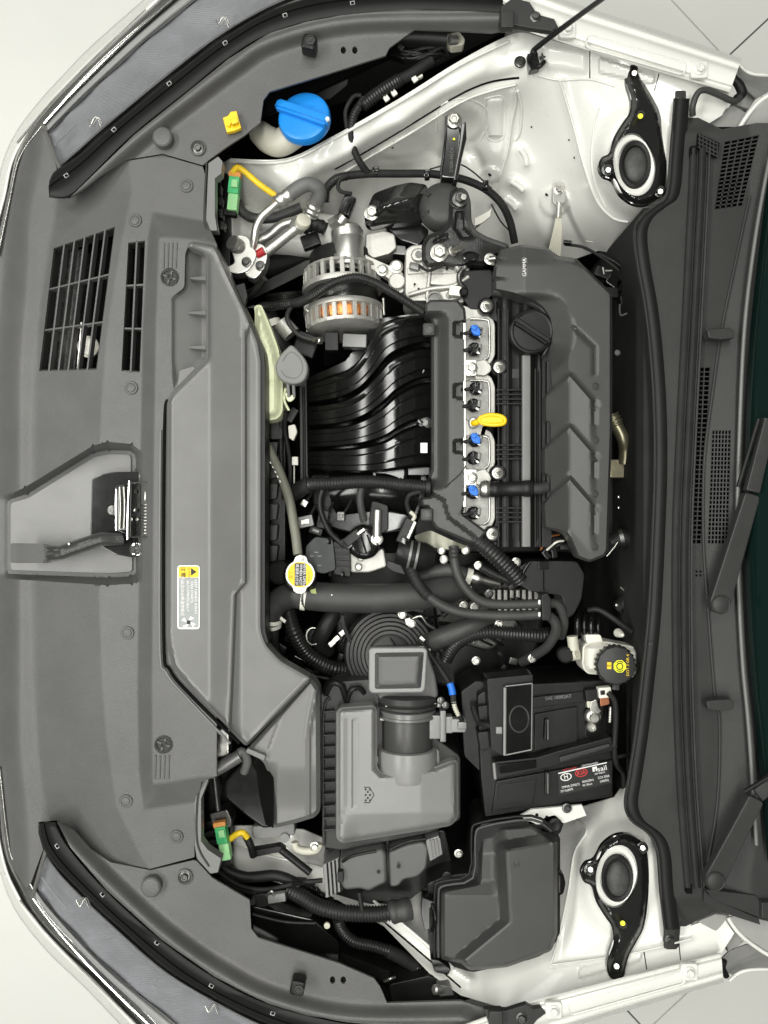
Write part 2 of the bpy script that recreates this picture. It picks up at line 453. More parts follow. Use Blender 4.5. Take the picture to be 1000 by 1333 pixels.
def bolt(x, y, z, r, m=None, parent=None, name='bolt', axis=(0, 0, 1), spin=None):
    m = m or STEEL
    if m.name not in HEX: HEX[m.name] = hexbolt_me('bolt'); HEX[m.name].materials.append(m)
    k = L(r, z)
    o = obj(name, HEX[m.name], m, parent, orient(P(x, y, z), axis, random.uniform(0, 60) if spin is None else spin) @ Matrix.Diagonal((k, k, k, 1)))
    return o
DISC = lathe_me('hole', [(1, 0), (1, .12), (.8, .12), (.72, -.6), (0, -.6)], 16)
def hole(x, y, z, r, parent, m=None):
    k = L(r, z); return obj('hole', DISC, m or SHADEB, parent, orient(P(x, y, z)) @ Matrix.Diagonal((k, k, k*.6, 1)))
# ---- upper apron and strut tower
ctl = [(285, 210, -.13), (300, 206, -.10), (372, 206, -.10), (432, 178, -.085), (520, 128, -.06), (600, 78, -.04), (668, 46, -.03), (700, 50, -.022), (800, 80, -.014), (950, 122, -.004),
       (390, 243, -.108), (460, 206, -.095), (530, 165, -.075), (600, 121, -.06), (668, 98, -.05), (720, 95, -.045), (800, 108, -.03),
       (430, 250, -.20), (480, 220, -.19), (550, 190, -.17), (600, 155, -.14), (640, 200, -.18), (660, 140, -.12), (690, 200, -.17), (700, 150, -.11), (560, 260, -.25), (640, 280, -.26), (700, 300, -.25), (740, 250, -.17),
       (760, 180, -.085), (790, 130, -.04), (830, 215, -.05), (795, 215, -.06), (845, 265, -.06), (790, 290, -.16), (880, 130, -.012), (905, 150, -.006), (875, 200, -.03),
       (330, 290, -.25), (420, 290, -.27), (480, 330, -.3), (650, 340, -.32), (740, 335, -.30), (825, 325, -.22)]
ft = tps(ctl)
def zup(X, Y):
    z = ft(X, Y)
    z = z + bump(X, Y, crv([(300, 208), (372, 208), (432, 180), (520, 131), (600, 82), (668, 50)]), .004, 6)            # welded flange
    z = z - bump(X, Y, crv([(395, 244), (460, 207), (530, 166), (600, 122), (668, 98)]), .007, 8)
    z = z + bump(X, Y, crv([(420, 215), (480, 180), (560, 130), (630, 88)]), .004, 9)
    z = z + bump(X, Y, crv([(729, 105), (745, 157), (759, 210), (776, 259), (797, 283), (818, 289)]), .004, 6)         # seam of the tower pressing
    z = z + .008*ss(-6, 14, sdist(X, Y, ell(829, 212, 52, 74, rot=-8)))
    z = z + .006*ss(-2, 8, sdist(X, Y, ell(600, 158, 33, 30)))
    for q in [((678, 196), (685, 212)), ((667, 238), (680, 247)), ((658, 260), (671, 271))]: z = z + bump(X, Y, q, .007, 8)
    z = z + .006*ss(0, 4, sdist(X, Y, rnd(rect(635, 128, 655, 180), 5)))
    z = z - bump(X, Y, crv([(560, 195), (575, 205), (600, 197), (620, 205), (628, 230)]), .008, 7)
    z = z + .005*ss(0, 4, sdist(X, Y, ell(638, 227, 16, 12))) + .006*ss(0, 5, sdist(X, Y, ell(722, 262, 22, 22)))
    z = z + bump(X, Y, [(668, 120), (664, 180), (650, 230), (640, 265)], .005, 4)
    z = z + .004*ss(0, 9, sdist(X, Y, rnd([(700, 52), (768, 65), (768, 100), (706, 92)], 8)))
    z = z + .005*ss(0, 4, sdist(X, Y, rnd([(778, 72), (856, 98), (852, 112), (778, 96)], 6)))
    return z
out = [(285, 215)] + crv([(300, 206), (372, 206), (432, 178), (520, 128), (600, 78), (668, 44), (700, 47)]) + [(870, 94), (955, 121), (940, 150), (905, 172), (884, 262), (855, 300), (828, 335), (780, 326), (740, 340), (700, 350), (640, 345), (560, 330), (480, 340), (420, 335), (350, 335), (300, 330), (282, 290)]
apron = sheet('apron', out, zup, WHITE, car, step=3, feat=[crv([(395, 244), (460, 207), (530, 166), (600, 122), (668, 98)]), crv([(729, 105), (745, 157), (759, 210), (776, 259), (797, 283), (818, 289)]), crv([(300, 208), (372, 208), (432, 180), (520, 131), (600, 82), (668, 50)])])
hz = lambda f, x, y: float(f(np.array([x], float), np.array([y], float))[0])
for (x, y, r) in [(514, 184, 2.2), (511, 192, 1.6), (638, 227, 2.4), (712, 253, 2.2), (748, 205, 1.4), (741, 182, 1.3), (692, 165, 1.3)]: hole(x, y, hz(zup, x, y)+.001, r, car)
bolt(727, 246, hz(zup, 727, 246)+.006, 4.2, None, car)
def seam(path, f, r, m, dz=.001, nm='seam', par=car):
    q = crv(path, 6); return tube(nm, [(x, y, hz(f, x, y)+dz) for x, y in q], r, m, par, seg=8, n=1)
seam([(729, 105), (745, 157), (759, 210), (776, 259), (797, 283), (818, 289)], zup, 1.6, WHITE)
seam([(772, 180), (770, 210), (775, 240), (788, 270)], zup, 1.2, WHITE); seam([(780, 140), (774, 160), (772, 182)], zup, 1.2, WHITE)
seam([(300, 210), (372, 210), (432, 182), (520, 133), (600, 84), (662, 54)], zup, 2.0, WHITE, .002, 'flange')
seam([(436, 220), (470, 201), (530, 165), (580, 134)], zup, 1.3, SHADEB, .0, 'gap'); seam([(584, 131), (610, 117), (640, 106), (676, 101)], zup, 1.5, SHADEB, .0, 'gap')
seam([(440, 229), (480, 205), (540, 170), (600, 133), (640, 118), (672, 110)], zup, 1.5, WHITE, .003, 'flange')
seam([(668, 112), (672, 130), (666, 160), (660, 200), (648, 235)], zup, 1.5, WHITE, .001); seam([(674, 118), (679, 140), (677, 170), (671, 182)], zup, 2.2, WHITE, .0005, 'sealant')
seam([(700, 98), (728, 104), (768, 103), (800, 112)], zup, 1.4, WHITE, .001); seam([(768, 66), (768, 102)], zup, .9, SHADEB, -.0004, 'gap'); seam([(858, 96), (852, 118)], zup, .8, SHADEB, -.0004, 'gap')
seam([(632, 128), (656, 128), (656, 178), (634, 178), (632, 128)], zup, 1.0, WHITE, .0)
seam([(568, 172), (572, 140), (600, 128), (630, 138), (636, 160), (626, 182)], zup, 1.3, WHITE, .0)
for a_, b_ in [((678, 194), (686, 214)), ((666, 237), (681, 248)), ((657, 259), (672, 272))]: seam([a_, ((a_[0]+b_[0])/2+2, (a_[1]+b_[1])/2), b_], zup, 4, WHITE, -.002, 'emboss')
# inner beam wall towards the headlight (dark gap behind it)
# ---- upper fender rail
def rail(pts_out, pts_in, zo, zi, name, slot, bolts):
    A = dens(pts_out, 6, False); B = dens(pts_in, 6, False); n = 60
    ip = lambda q: [tuple(np.array([np.interp(t, np.linspace(0, 1, len(q)), [p[i] for p in q]) for i in (0, 1)])) for t in np.linspace(0, 1, n)]
    A = ip(A); B = ip(B)
    prof = [(0, zo-zi-.03), (0, zo-zi), (.06, -.012), (.12, -.003), (.17, -.001), (.22, -.004), (.28, -.004), (.34, .002), (.40, .005), (.46, .006), (.74, .006), (.80, .004), (.85, -.002), (.90, -.003), (.96, .001), (1, -.001), (1, -.022)]
    o = loft(name, [[(a[0]+(b[0]-a[0])*t, a[1]+(b[1]-a[1])*t, zi+dz) for a, b in zip(A, B)] for t, dz in prof], WHITE, car, sharp=55)
    for s_ in slot:
        r_ = rnd(s_, 8, 5); tube('emboss', [(x, y, zi+.0058) for x, y in r_ + r_[:1]], 1.3, WHITE, o, seg=8, n=1)
    for b in bolts:
        plate('bolt_pad', rnd(rect(b[0]-11, b[1]-11, b[0]+11, b[1]+11), 4), zi+.009, .006, WHITE, o, bev=1.5); bolt(b[0], b[1], zi+.0095, 5.2, WHITE, o)
fr1 = rail([(655, -30), (700, -14), (745, 3), (850, 37), (966, 76)], [(655, 10), (690, 42), (745, 59), (850, 91), (950, 120)], -.06, .022, 'fender_rail',
     [[(765, 45), (894, 83), (890, 98), (762, 61)]], [(739, 38), (911, 90)])
fr2 = rail([(600, 1372), (700, 1352), (760, 1333), (850, 1306), (942, 1279)], [(600, 1335), (660, 1313), (700, 1301), (820, 1270), (939, 1240)], -.06, .022, 'fender_rail',
     [[(738, 1306), (890, 1264), (893, 1280), (742, 1322)]], [(721, 1316), (898, 1266)])
# ---- lower apron and strut tower
ctl2 = [(285, 1075, -.2), (330, 1080, -.16), (395, 1090, -.15), (300, 1135, -.16), (350, 1140, -.15), (440, 1165, -.13), (500, 1200, -.10), (560, 1265, -.07), (600, 1292, -.05), (660, 1310, -.035),
        (430, 1110, -.2), (480, 1150, -.18), (600, 1180, -.2), (680, 1090, -.22), (640, 1240, -.10), (720, 1270, -.05), (820, 1245, -.03), (900, 1225, -.015), (940, 1215, -.01), (700, 1180, -.13),
        (730, 1070, -.19), (760, 1060, -.16), (805, 1140, -.05), (775, 1140, -.065), (825, 1060, -.08), (840, 1020, -.10), (760, 1200, -.07), (850, 1200, -.03), (800, 1090, -.06), (735, 1130, -.12), (870, 1150, -.03)]
ft2 = tps(ctl2)
def zlo(X, Y):
    z = ft2(X, Y)
    z = z + bump(X, Y, crv([(752, 1068), (766, 1080), (748, 1110), (740, 1160), (724, 1230), (718, 1252)]), .004, 6)
    z = z + .008*ss(-6, 14, sdist(X, Y, ell(806, 1142, 52, 74, rot=8)))
    z = z + bump(X, Y, crv([(300, 1090), (350, 1112), (420, 1128), (480, 1160), (560, 1235), (610, 1275)]), .010, 8)
    z = z - bump(X, Y, crv([(480, 1185), (540, 1235), (600, 1285)]), .004, 5)
    z = z + bump(X, Y, crv([(718, 1258), (800, 1245), (900, 1222)]), .004, 3)
    z = z + .004*ss(0, 4, sdist(X, Y, rnd([(752, 1258), (838, 1238), (836, 1252), (752, 1276)], 6)))
    return z
out2 = [(280, 1075), (330, 1075), (395, 1080), (430, 1095), (470, 1125), (600, 1120), (690, 1060), (725, 1060), (760, 1050), (800, 1038), (826, 1000), (850, 1040), (872, 1150), (900, 1205), (940, 1192), (956, 1215), (939, 1242), (700, 1302), (660, 1314), (600, 1296), (560, 1268), (500, 1206), (440, 1172), (350, 1146), (296, 1140)]
apron2 = sheet('apron', out2, zlo, WHITE, car, step=3)
seam([(752, 1068), (764, 1082), (748, 1110), (740, 1160), (726, 1226), (718, 1252)], zlo, 1.6, WHITE)
seam([(480, 1184), (540, 1234), (600, 1286)], zlo, 1.3, SHADEB, .0, 'gap'); seam([(300, 1094), (350, 1114), (420, 1130), (470, 1156)], zlo, 1.6, WHITE, .002, 'flange'); seam([(486, 1172), (540, 1216), (590, 1260)], zlo, 2, WHITE, .003, 'flange')
seam([(718, 1256), (780, 1248), (838, 1238), (900, 1222)], zlo, 1.2, WHITE); seam([(838, 1236), (842, 1262)], zlo, .8, SHADEB, -.0004, 'gap'); seam([(884, 1228), (886, 1250)], zlo, .8, SHADEB, -.0004, 'gap')
# battery tray bracket on the lower tower
brk = plate('bracket', [(678, 1062), (692, 1054), (758, 1048), (764, 1062), (735, 1072), (690, 1074)], -.075, .006, WHITE, car, bev=1)
for x, y in [(699, 1061), (712, 1064)]: hole(x, y, -.074, 2.2, car)
bolt(738, 1052, -.072, 4.5, DKST, car)
# ---- bay floor and dark walls
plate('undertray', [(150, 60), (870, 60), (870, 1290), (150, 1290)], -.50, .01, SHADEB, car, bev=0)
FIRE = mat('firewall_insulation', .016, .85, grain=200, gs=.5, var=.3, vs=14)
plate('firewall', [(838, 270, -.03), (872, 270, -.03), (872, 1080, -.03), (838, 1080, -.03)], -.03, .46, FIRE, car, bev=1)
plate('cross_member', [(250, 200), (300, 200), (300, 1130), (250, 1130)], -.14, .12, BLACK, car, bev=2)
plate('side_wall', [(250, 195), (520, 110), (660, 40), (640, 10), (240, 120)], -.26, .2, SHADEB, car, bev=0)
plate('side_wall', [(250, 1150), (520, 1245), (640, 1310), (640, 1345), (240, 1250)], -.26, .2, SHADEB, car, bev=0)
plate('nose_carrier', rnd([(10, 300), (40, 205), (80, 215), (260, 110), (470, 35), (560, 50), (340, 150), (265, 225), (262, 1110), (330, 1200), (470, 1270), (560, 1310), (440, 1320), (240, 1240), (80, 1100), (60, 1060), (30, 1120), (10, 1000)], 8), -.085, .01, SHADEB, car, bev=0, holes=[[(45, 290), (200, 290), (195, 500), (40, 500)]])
# ---- painted bumper edge outside the headlights
def strip(name, A, B, za, zb, m, parent, rows=5, crown=.012, th=.003):
    A = crv(A, 8); B = crv(B, 8); rr = []
    for k in range(rows+1):
        t = k/rows; rr.append([(a[0]+(b[0]-a[0])*t, a[1]+(b[1]-a[1])*t, za+(zb-za)*math.sin(t*math.pi/2)**.8) for a, b in zip(A, B)])
    return loft(name, rr, m, parent, th=th)
strip('bumper', [(-30, 330), (-6, 262), (4, 212), (22, 172), (52, 132), (82, 99), (120, 60), (190, -2), (215, -25)], [(-16, 335), (5, 262), (16, 212), (34, 176), (62, 140), (92, 107), (130, 70), (200, 6), (226, -18)], -.14, -.075, WHITE, car)
strip('bumper', [(-30, 1010), (-12, 1090), (0, 1132), (10, 1162), (28, 1196), (64, 1240), (112, 1286), (166, 1343), (190, 1370)], [(-14, 1000), (-2, 1085), (8, 1130), (20, 1158), (38, 1188), (74, 1230), (122, 1276), (176, 1333), (200, 1360)], -.14, -.075, WHITE, car)
CHR2 = mat('grey_chrome_trim', (.36, .36, .34), .2, .8, var=.2, vs=40)
strip('chrome_trim', [(-6, 330), (9, 262), (20, 208), (34, 178), (64, 138), (94, 106), (132, 69), (202, 5), (222, -14)], [(-2, 333), (13, 262), (26, 206), (54, 166), (78, 138), (110, 102), (152, 61), (212, 10), (232, -8)], -.078, -.060, CHR2, car)
strip('chrome_trim', [(-2, 1000), (4, 1088), (12, 1126), (26, 1156), (42, 1186), (78, 1228), (126, 1272), (180, 1329), (200, 1352)], [(0, 998), (10, 1085), (18, 1120), (42, 1152), (58, 1184), (96, 1226), (150, 1276), (200, 1326), (222, 1350)], -.078, -.060, CHR2, car)
tube('bumper_gap', [(22, 186, -.072), (60, 140, -.069), (92, 106, -.066), (130, 68, -.064), (190, 12, -.060)], 1.0, DKST, car, seg=6)
tube('bumper_gap', [(26, 1172, -.072), (60, 1214, -.069), (100, 1256, -.066), (140, 1296, -.064), (180, 1336, -.060)], 1.0, DKST, car, seg=6)
def skirt(name, path, z0, zb, m):
    q = [P(x, y, z0) for x, y in crv(path, 5)]; bm = bmesh.new(); rows = []
    for t, inn in [(0, 0), (.08, -.012), (.3, -.02), (.7, -.015), (1, .03)]:
        rows.append([bm.verts.new((p.x*(1-inn*1.2), p.y*(1-inn), z0+(zb-z0)*t)) for p in q])
    for i in range(len(rows)-1):
        for j in range(len(q)-1): bm.faces.new((rows[i][j], rows[i][j+1], rows[i+1][j+1], rows[i+1][j]))
    return obj(name, finish(bm, name, 60), m, car)
skirt('bumper_face', [(215, -25), (190, -2), (120, 61), (82, 101), (52, 134), (22, 175), (5, 215), (-8, 270), (-18, 400), (-20, 660), (-18, 900), (-12, 1040), (1, 1130), (12, 1160), (30, 1194), (66, 1238), (114, 1284), (166, 1341), (190, 1368)], -.135, -.70, WHITE)
skirt('fender_skin', [(215, -25), (400, -110), (655, -30), (700, -14), (745, 3), (850, 37), (966, 76)], -.09, -.45, WHITE)
skirt('fender_skin', [(190, 1368), (400, 1440), (600, 1372), (700, 1352), (760, 1333), (850, 1306), (942, 1279)], -.09, -.45, WHITE)
# ---- hood, propped open above and behind the frame
hood_pts = []
HOODI = mat('hood_underside', .30, .5, grain=200, gs=.3, var=.1)
rows = []
for i in range(7):
    u = i/6; x = .86 - .30*u + .05*math.sin(u*math.pi); z = .16 + 1.0*u
    rows.append([Vector((x + .05*(abs(v)**2), v*(.78 - .07*u), z)) for v in [k/6-1 for k in range(13)]])
bm = bmesh.new(); g = [[bm.verts.new(p) for p in r] for r in rows]
for i in range(6):
    for j in range(12): bm.faces.new((g[i][j], g[i][j+1], g[i+1][j+1], g[i+1][j]))
hood = obj('hood', finish(bm, 'hood', 50), HOODI, car)
md = hood.modifiers.new('thick', 'SOLIDIFY'); md.thickness = .03
# ---- rear corners: fender tips, hinge cups, pillars
GREYP = mat('painted_shade_panel', (.30, .30, .285), .35, var=.1, vs=8)  # the hood's shade on white bodywork put into this grey
def corner(pts, z, th, m, name='fender_corner', bev=2): return plate(name, pts, z, th, m, car, bev=bev)
sheet('fender_tip', [(950, 82), (958, 90), (963, 108), (985, 128), (1002, 118), (1040, 120), (1040, 80), (1003, 97), (985, 95), (970, 90), (962, 80)], lambda X, Y: -.02 - .0012*np.maximum(0, X-960) + .03*ss(100, 122, Y), GREYP, car, step=4)
tube('fender_lip', [(962, 82, -.004), (968, 90, -.004), (980, 96, -.006), (1003, 98, -.01), (1030, 97, -.02)], 2.2, WHITE, car, seg=8)
tube('seal', [(957, 84, .006, 2), (952, 96, .004, 4), (963, 112, .0, 6), (966, 122, .0, 6), (958, 129, .0, 5)], 4, SEAL, car, seg=10)
corner([(893, 138), (915, 128), (938, 138), (945, 150), (915, 160), (897, 165)], -.05, .02, GREYP)
corner([(918, 156), (955, 136), (972, 146), (962, 168), (940, 172)], -.02, .02, GREYP)
corner([(975, 110), (990, 120), (975, 142), (955, 134), (962, 120)], -.03, .02, GREYP)
tube('pillar_edge', [(962, 168, .0), (975, 148, .005), (995, 128, .01), (1030, 112, .02)], 3, WHITE, car, seg=8)
sheet('pillar', [(963, 168), (976, 149), (997, 131), (1040, 112), (1040, 160), (990, 160)], lambda X, Y: .012 - .0004*(Y-130), GREYP, car, step=5)
corner([(884, 1210), (925, 1190), (945, 1190), (925, 1222), (888, 1240)], -.025, .02, WHITE)
corner([(908, 1200), (932, 1190), (950, 1192), (958, 1215), (944, 1220)], -.012, .02, GREYP)
corner([(944, 1220), (960, 1212), (968, 1228), (948, 1240)], -.02, .02, GREYP)
sheet('fender_tip', [(940, 1248), (950, 1238), (972, 1230), (1002, 1232), (1040, 1240), (1040, 1264), (1003, 1262), (975, 1262), (955, 1270), (946, 1266)], lambda X, Y: -.02 - .0006*np.maximum(0, X-960) - .0006*(Y-1235), GREYP, car, step=4)
tube('fender_lip', [(950, 1277, -.02), (960, 1268, -.018), (975, 1263, -.016), (1003, 1262, -.016), (1030, 1265, -.02)], 2.2, WHITE, car, seg=8)
tube('seal', [(943, 1250, .004), (941, 1260, .002), (946, 1271, .0)], 4, SEAL, car, seg=8)
tube('pillar_edge', [(948, 1194, .0), (960, 1212, .004), (978, 1228, .006), (1005, 1245, .01), (1030, 1252, .02)], 3, WHITE, car, seg=8)
sheet('pillar', [(950, 1194), (962, 1210), (980, 1226), (1005, 1242), (1040, 1250), (1040, 1190), (975, 1190)], lambda X, Y: .010 + .0003*(Y-1200), GREYP, car, step=5)
# ================================================================ headlights
def linemat(name, c, rough, metal, scale, strength, ang):
    m = mat(name, c, rough, metal, var=.14, vs=14); nt = m.node_tree; b = nt.nodes['Principled BSDF']
    g = nt.nodes.new('ShaderNodeNewGeometry'); mp = nt.nodes.new('ShaderNodeMapping'); mp.inputs['Rotation'].default_value = (0, 0, ang)
    wv = nt.nodes.new('ShaderNodeTexWave'); wv.inputs['Scale'].default_value = scale; wv.inputs['Distortion'].default_value = .6
    bp = nt.nodes.new('ShaderNodeBump'); bp.inputs['Strength'].default_value = strength; bp.inputs['Distance'].default_value = .002
    nt.links.new(g.outputs['Position'], mp.inputs['Vector']); nt.links.new(mp.outputs['Vector'], wv.inputs['Vector']); nt.links.new(wv.outputs['Fac'], bp.inputs['Height']); nt.links.new(bp.outputs['Normal'], b.inputs['Normal'])
    return m
LENS = bpy.data.materials.new('clear_lens'); LENS.use_nodes = True
_n = LENS.node_tree; _n.nodes.remove(_n.nodes['Principled BSDF'])
_t = _n.nodes.new('ShaderNodeBsdfTransparent'); _g = _n.nodes.new('ShaderNodeBsdfGlossy'); _f = _n.nodes.new('ShaderNodeLayerWeight'); _p = _n.nodes.new('ShaderNodeMath'); _p.operation = 'POWER'; _p.inputs[1].default_value = 4; _q = _n.nodes.new('ShaderNodeMath'); _q.operation = 'MULTIPLY_ADD'; _q.inputs[1].default_value = .9; _q.inputs[2].default_value = .05; _x = _n.nodes.new('ShaderNodeMixShader')
_t.inputs[0].default_value = (.93, .94, .95, 1); _g.inputs['Roughness'].default_value = .05; _n.links.new(_f.outputs['Facing'], _p.inputs[0]); _n.links.new(_p.outputs[0], _q.inputs[0])
_n.links.new(_q.outputs[0], _x.inputs[0]); _n.links.new(_t.outputs[0], _x.inputs[1]); _n.links.new(_g.outputs[0], _x.inputs[2]); _n.links.new(_x.outputs[0], _n.nodes['Material Output'].inputs['Surface'])
def headlight(lab, outer, inner, endc, zi, zo, ang, marks):
    h = thing('headlight', lab, 'headlight', (outer[2][0], outer[2][1], -.12), 'headlights at the two corners of the nose')
    A = crv(outer, 8); B = crv(inner, 8); n = min(len(A), len(B)); A = A[:n]; B = B[:n]
    def lay(name, prof, m, th, flatz):
        rr = []
        for t, dz in prof: rr.append([(a[0]+(b[0]-a[0])*t, a[1]+(b[1]-a[1])*t, zo+(zi-zo)*t+dz) for a, b in zip(A, B)])
        return loft(name, rr, m, h, th=th, sharp=60)
    BEZ = linemat('headlight_optic', (.62, .62, .64), .36, .1, 260, 1.0, ang)
    lay('housing', [(0, -.035), (.06, -.03), (.12, -.025), (.95, -.022), (1, -.02)], G_DARK, 0, 0)
    fl = [tuple(q) for q in crv(A, 6)]; fb_ = [tuple(q) for q in crv(B, 6)]; rr = []
    for t, dz in [(.24, -.012), (.30, -.015), (.45, -.016), (.60, -.0165), (.75, -.016), (.86, -.014), (.9, -.010)]:
        rr.append([(a[0]+(b[0]-a[0])*t, a[1]+(b[1]-a[1])*t, zo+(zi-zo)*t+dz+(.0011 if i % 3 == 0 else 0)+.0022*math.sin(i*.11+t*2.5)) for i, (a, b) in enumerate(zip(fl, fb_))])
    loft('optic', rr, BEZ, h, th=.001, sharp=80)
    lay('light_bar', [(.06, -.022), (.10, -.006), (.16, -.004), (.20, -.010)], mat('light_guide', (.60, .59, .57), .16, .25), .001, 0)
    lay('bezel', [(.19, -.010), (.215, -.005), (.235, -.010)], CHROME, .001, 0)
    lay('bezel', [(.90, -.008), (.925, -.004), (.95, -.008)], ALUP, .001, 0)
    le = lay('lens', [(0, -.012), (.10, .0), (.25, .006), (.5, .007), (.8, .005), (1, .001)], LENS, 0, 0)
    # end wall of the lens, seen edge on
    tube('lens_edge', [(endc[0][0], endc[0][1], zo-.002), (endc[1][0], endc[1][1], zi+.002)], 2.6, ALUP, h, seg=8)
    tube('lens_edge', [(p[0], p[1], zo-.008) for p in A[::4]], 1.1, CHROME, h, seg=6, n=3)
    tube('lens_rib', [(p[0]*.5+q[0]*.5-0, p[1]*.5+q[1]*.5, (zo+zi)/2+.006) for p, q in list(zip(A, B))[2:14:3]], .8, G_BOX, h, seg=6, n=3)
    for (x, y, s, rot) in marks:
        tube('moulded_mark', crv([(x-9, y-3, -.012), (x-4, y+6, -.010), (x+4, y-5, -.010), (x+9, y+3, -.010)], 4), .8, ALUP, h, seg=6, n=1)
        tube('moulded_mark', crv([(x-7, y+6, -.012), (x+1, y-6, -.010), (x+8, y+8, -.010)], 4), .7, ALUP, h, seg=6, n=1)
    return h
headlight('clear headlight beside the blue washer cap, its lens long and curved', [(56, 162), (72, 144), (96, 118), (130, 84), (172, 44), (222, 0), (262, -34)], [(79, 222), (101, 203), (147, 163), (224, 100), (290, 50), (352, 14), (420, -14)], [(56, 162), (79, 222)], -.014, -.050, R(-42), [(124, 158, 1, 0), (290, 28, 1, 0)])
headlight('clear headlight beside the fuse box corner, its lens long and curved', [(42, 1168), (56, 1188), (80, 1218), (116, 1258), (160, 1302), (206, 1345), (250, 1384)], [(60, 1106), (87, 1142), (154, 1206), (227, 1268), (312, 1316), (372, 1342), (440, 1362)], [(42, 1168), (60, 1106)], -.014, -.050, R(42), [(108, 1174, 1, 0), (276, 1312, 1, 0)])
# ================================================================ radiator trim
trim = thing('radiator_trim', 'grained grey plastic trim panel across the nose, with grille slots and push clips', 'trim panel', (120, 666, -.03))
CREASE_T = [(100, 262), (132, 258), (170, 262), (163, 300), (150, 380), (140, 432), (134, 520), (131, 572), (131, 760), (131, 800), (133, 900), (150, 1050), (180, 1110), (196, 1131)]
BANDP = [(168, 205), (172, 250), (158, 320), (148, 380), (140, 432), (133, 520), (131, 580), (130, 780), (133, 880), (139, 960), (152, 1050), (178, 1105), (196, 1135), (300, 1135), (300, 205)]
RISE = [(198, 276), (261, 287), (300, 300), (300, 1040), (255, 1044), (187, 1054), (181, 1000), (179, 900), (182, 640), (186, 425), (192, 320)]
RISEIN = [(207, 308), (259, 312), (300, 320), (300, 1010), (259, 1012), (199, 1022), (198, 900), (200, 640), (203, 425)]
REC = [(2, 644), (16, 642), (33, 634), (121, 580), (140, 575), (172, 578), (184, 588), (184, 756), (172, 760), (140, 762), (2, 753), (-6, 752), (-6, 646)]
RECIN = [(10, 651), (36, 643), (122, 589), (142, 586), (172, 587), (177, 594), (177, 747), (170, 750), (142, 752), (10, 747)]
def ztrim(X, Y):
    xl = 32 + 12*ss(500, 300, Y) + 16*ss(300, 180, Y) + 12*ss(950, 1110, Y)
    ed = -sdist(X, Y, BANDP)
    z = -.042*ramp(0, 92, ed)*np.clip((X-20)/30, .0, 1) - .036*(1-np.clip((X-20)/30, 0, 1))   # falls away towards the nose
    z = z - .030*ss(xl-2, xl-40, X)
    ib = ramp(-1, 1, sdist(X, Y, BANDP)); z = z*(1-ib)                             # flat band by the duct
    a = sdist(X, Y, RISE); b = sdist(X, Y, RISEIN)
    t = np.clip(a/(np.abs(a)+np.abs(np.minimum(b, 0))+1e-6), 0, 1)
    z = z + .022*np.where(b > 0, 1, np.where(a > 0, t, 0))
    a = sdist(X, Y, REC); b = sdist(X, Y, RECIN)
    t = np.clip(a/(np.abs(a)+np.abs(np.minimum(b, 0))+1e-6), 0, 1)
    rec = np.where(b > 0, 1, np.where(a > 0, t, 0))
    z = z*(1-rec) + (-.058 - .0001*np.maximum(0, 120-X))*rec
    return z
POCK = [(245, 320), (252, 316), (268, 322), (268, 466), (226, 508), (222, 470), (222, 388), (240, 374), (241, 330)]
g1 = [(70, 323), (150, 295), (126, 481), (51, 483)]; g2 = [(167, 316), (189, 313), (182, 485), (158, 483)]
tout = [(-8, 330), (0, 300), (10, 250), (24, 204), (54, 166), (66, 186), (74, 220), (63, 242), (64, 256), (90, 258), (108, 248), (130, 232), (163, 210), (212, 202), (264, 217), (268, 232), (268, 285), (282, 318), (282, 1010), (262, 1018), (258, 1040), (253, 1060), (253, 1116), (196, 1131), (144, 1121), (120, 1104), (92, 1078), (74, 1068), (50, 1070), (50, 1085), (56, 1106), (40, 1150), (34, 1156), (12, 1122), (4, 1085), (-8, 1000)]
panel = sheet('panel', tout, ztrim, G_TRIM, trim, step=3.5, th=.008, holes=[g1, g2, rnd(POCK, 5)], sharp=50, feat=[BANDP[:13], RISE[3:] + RISE[:2], RISEIN[3:] + RISEIN[:2], REC[:11], RECIN + [None]], fo=(-5, -2.5, 0, 2.5, 5, 7))
LITFLOOR = mat('lit_recess_plastic', .165, .36, grain=900, gs=.2, var=.1)
sheet('lit_recess_floor', rnd([(14, 655), (38, 648), (123, 595), (142, 591), (170, 592), (172, 744), (142, 746), (14, 742)], 5), lambda X, Y: -.0545 - .00006*np.maximum(0, 120-X), LITFLOOR, trim, step=8, th=.003)  # added floor: light falling into the latch recess put into a paler colour
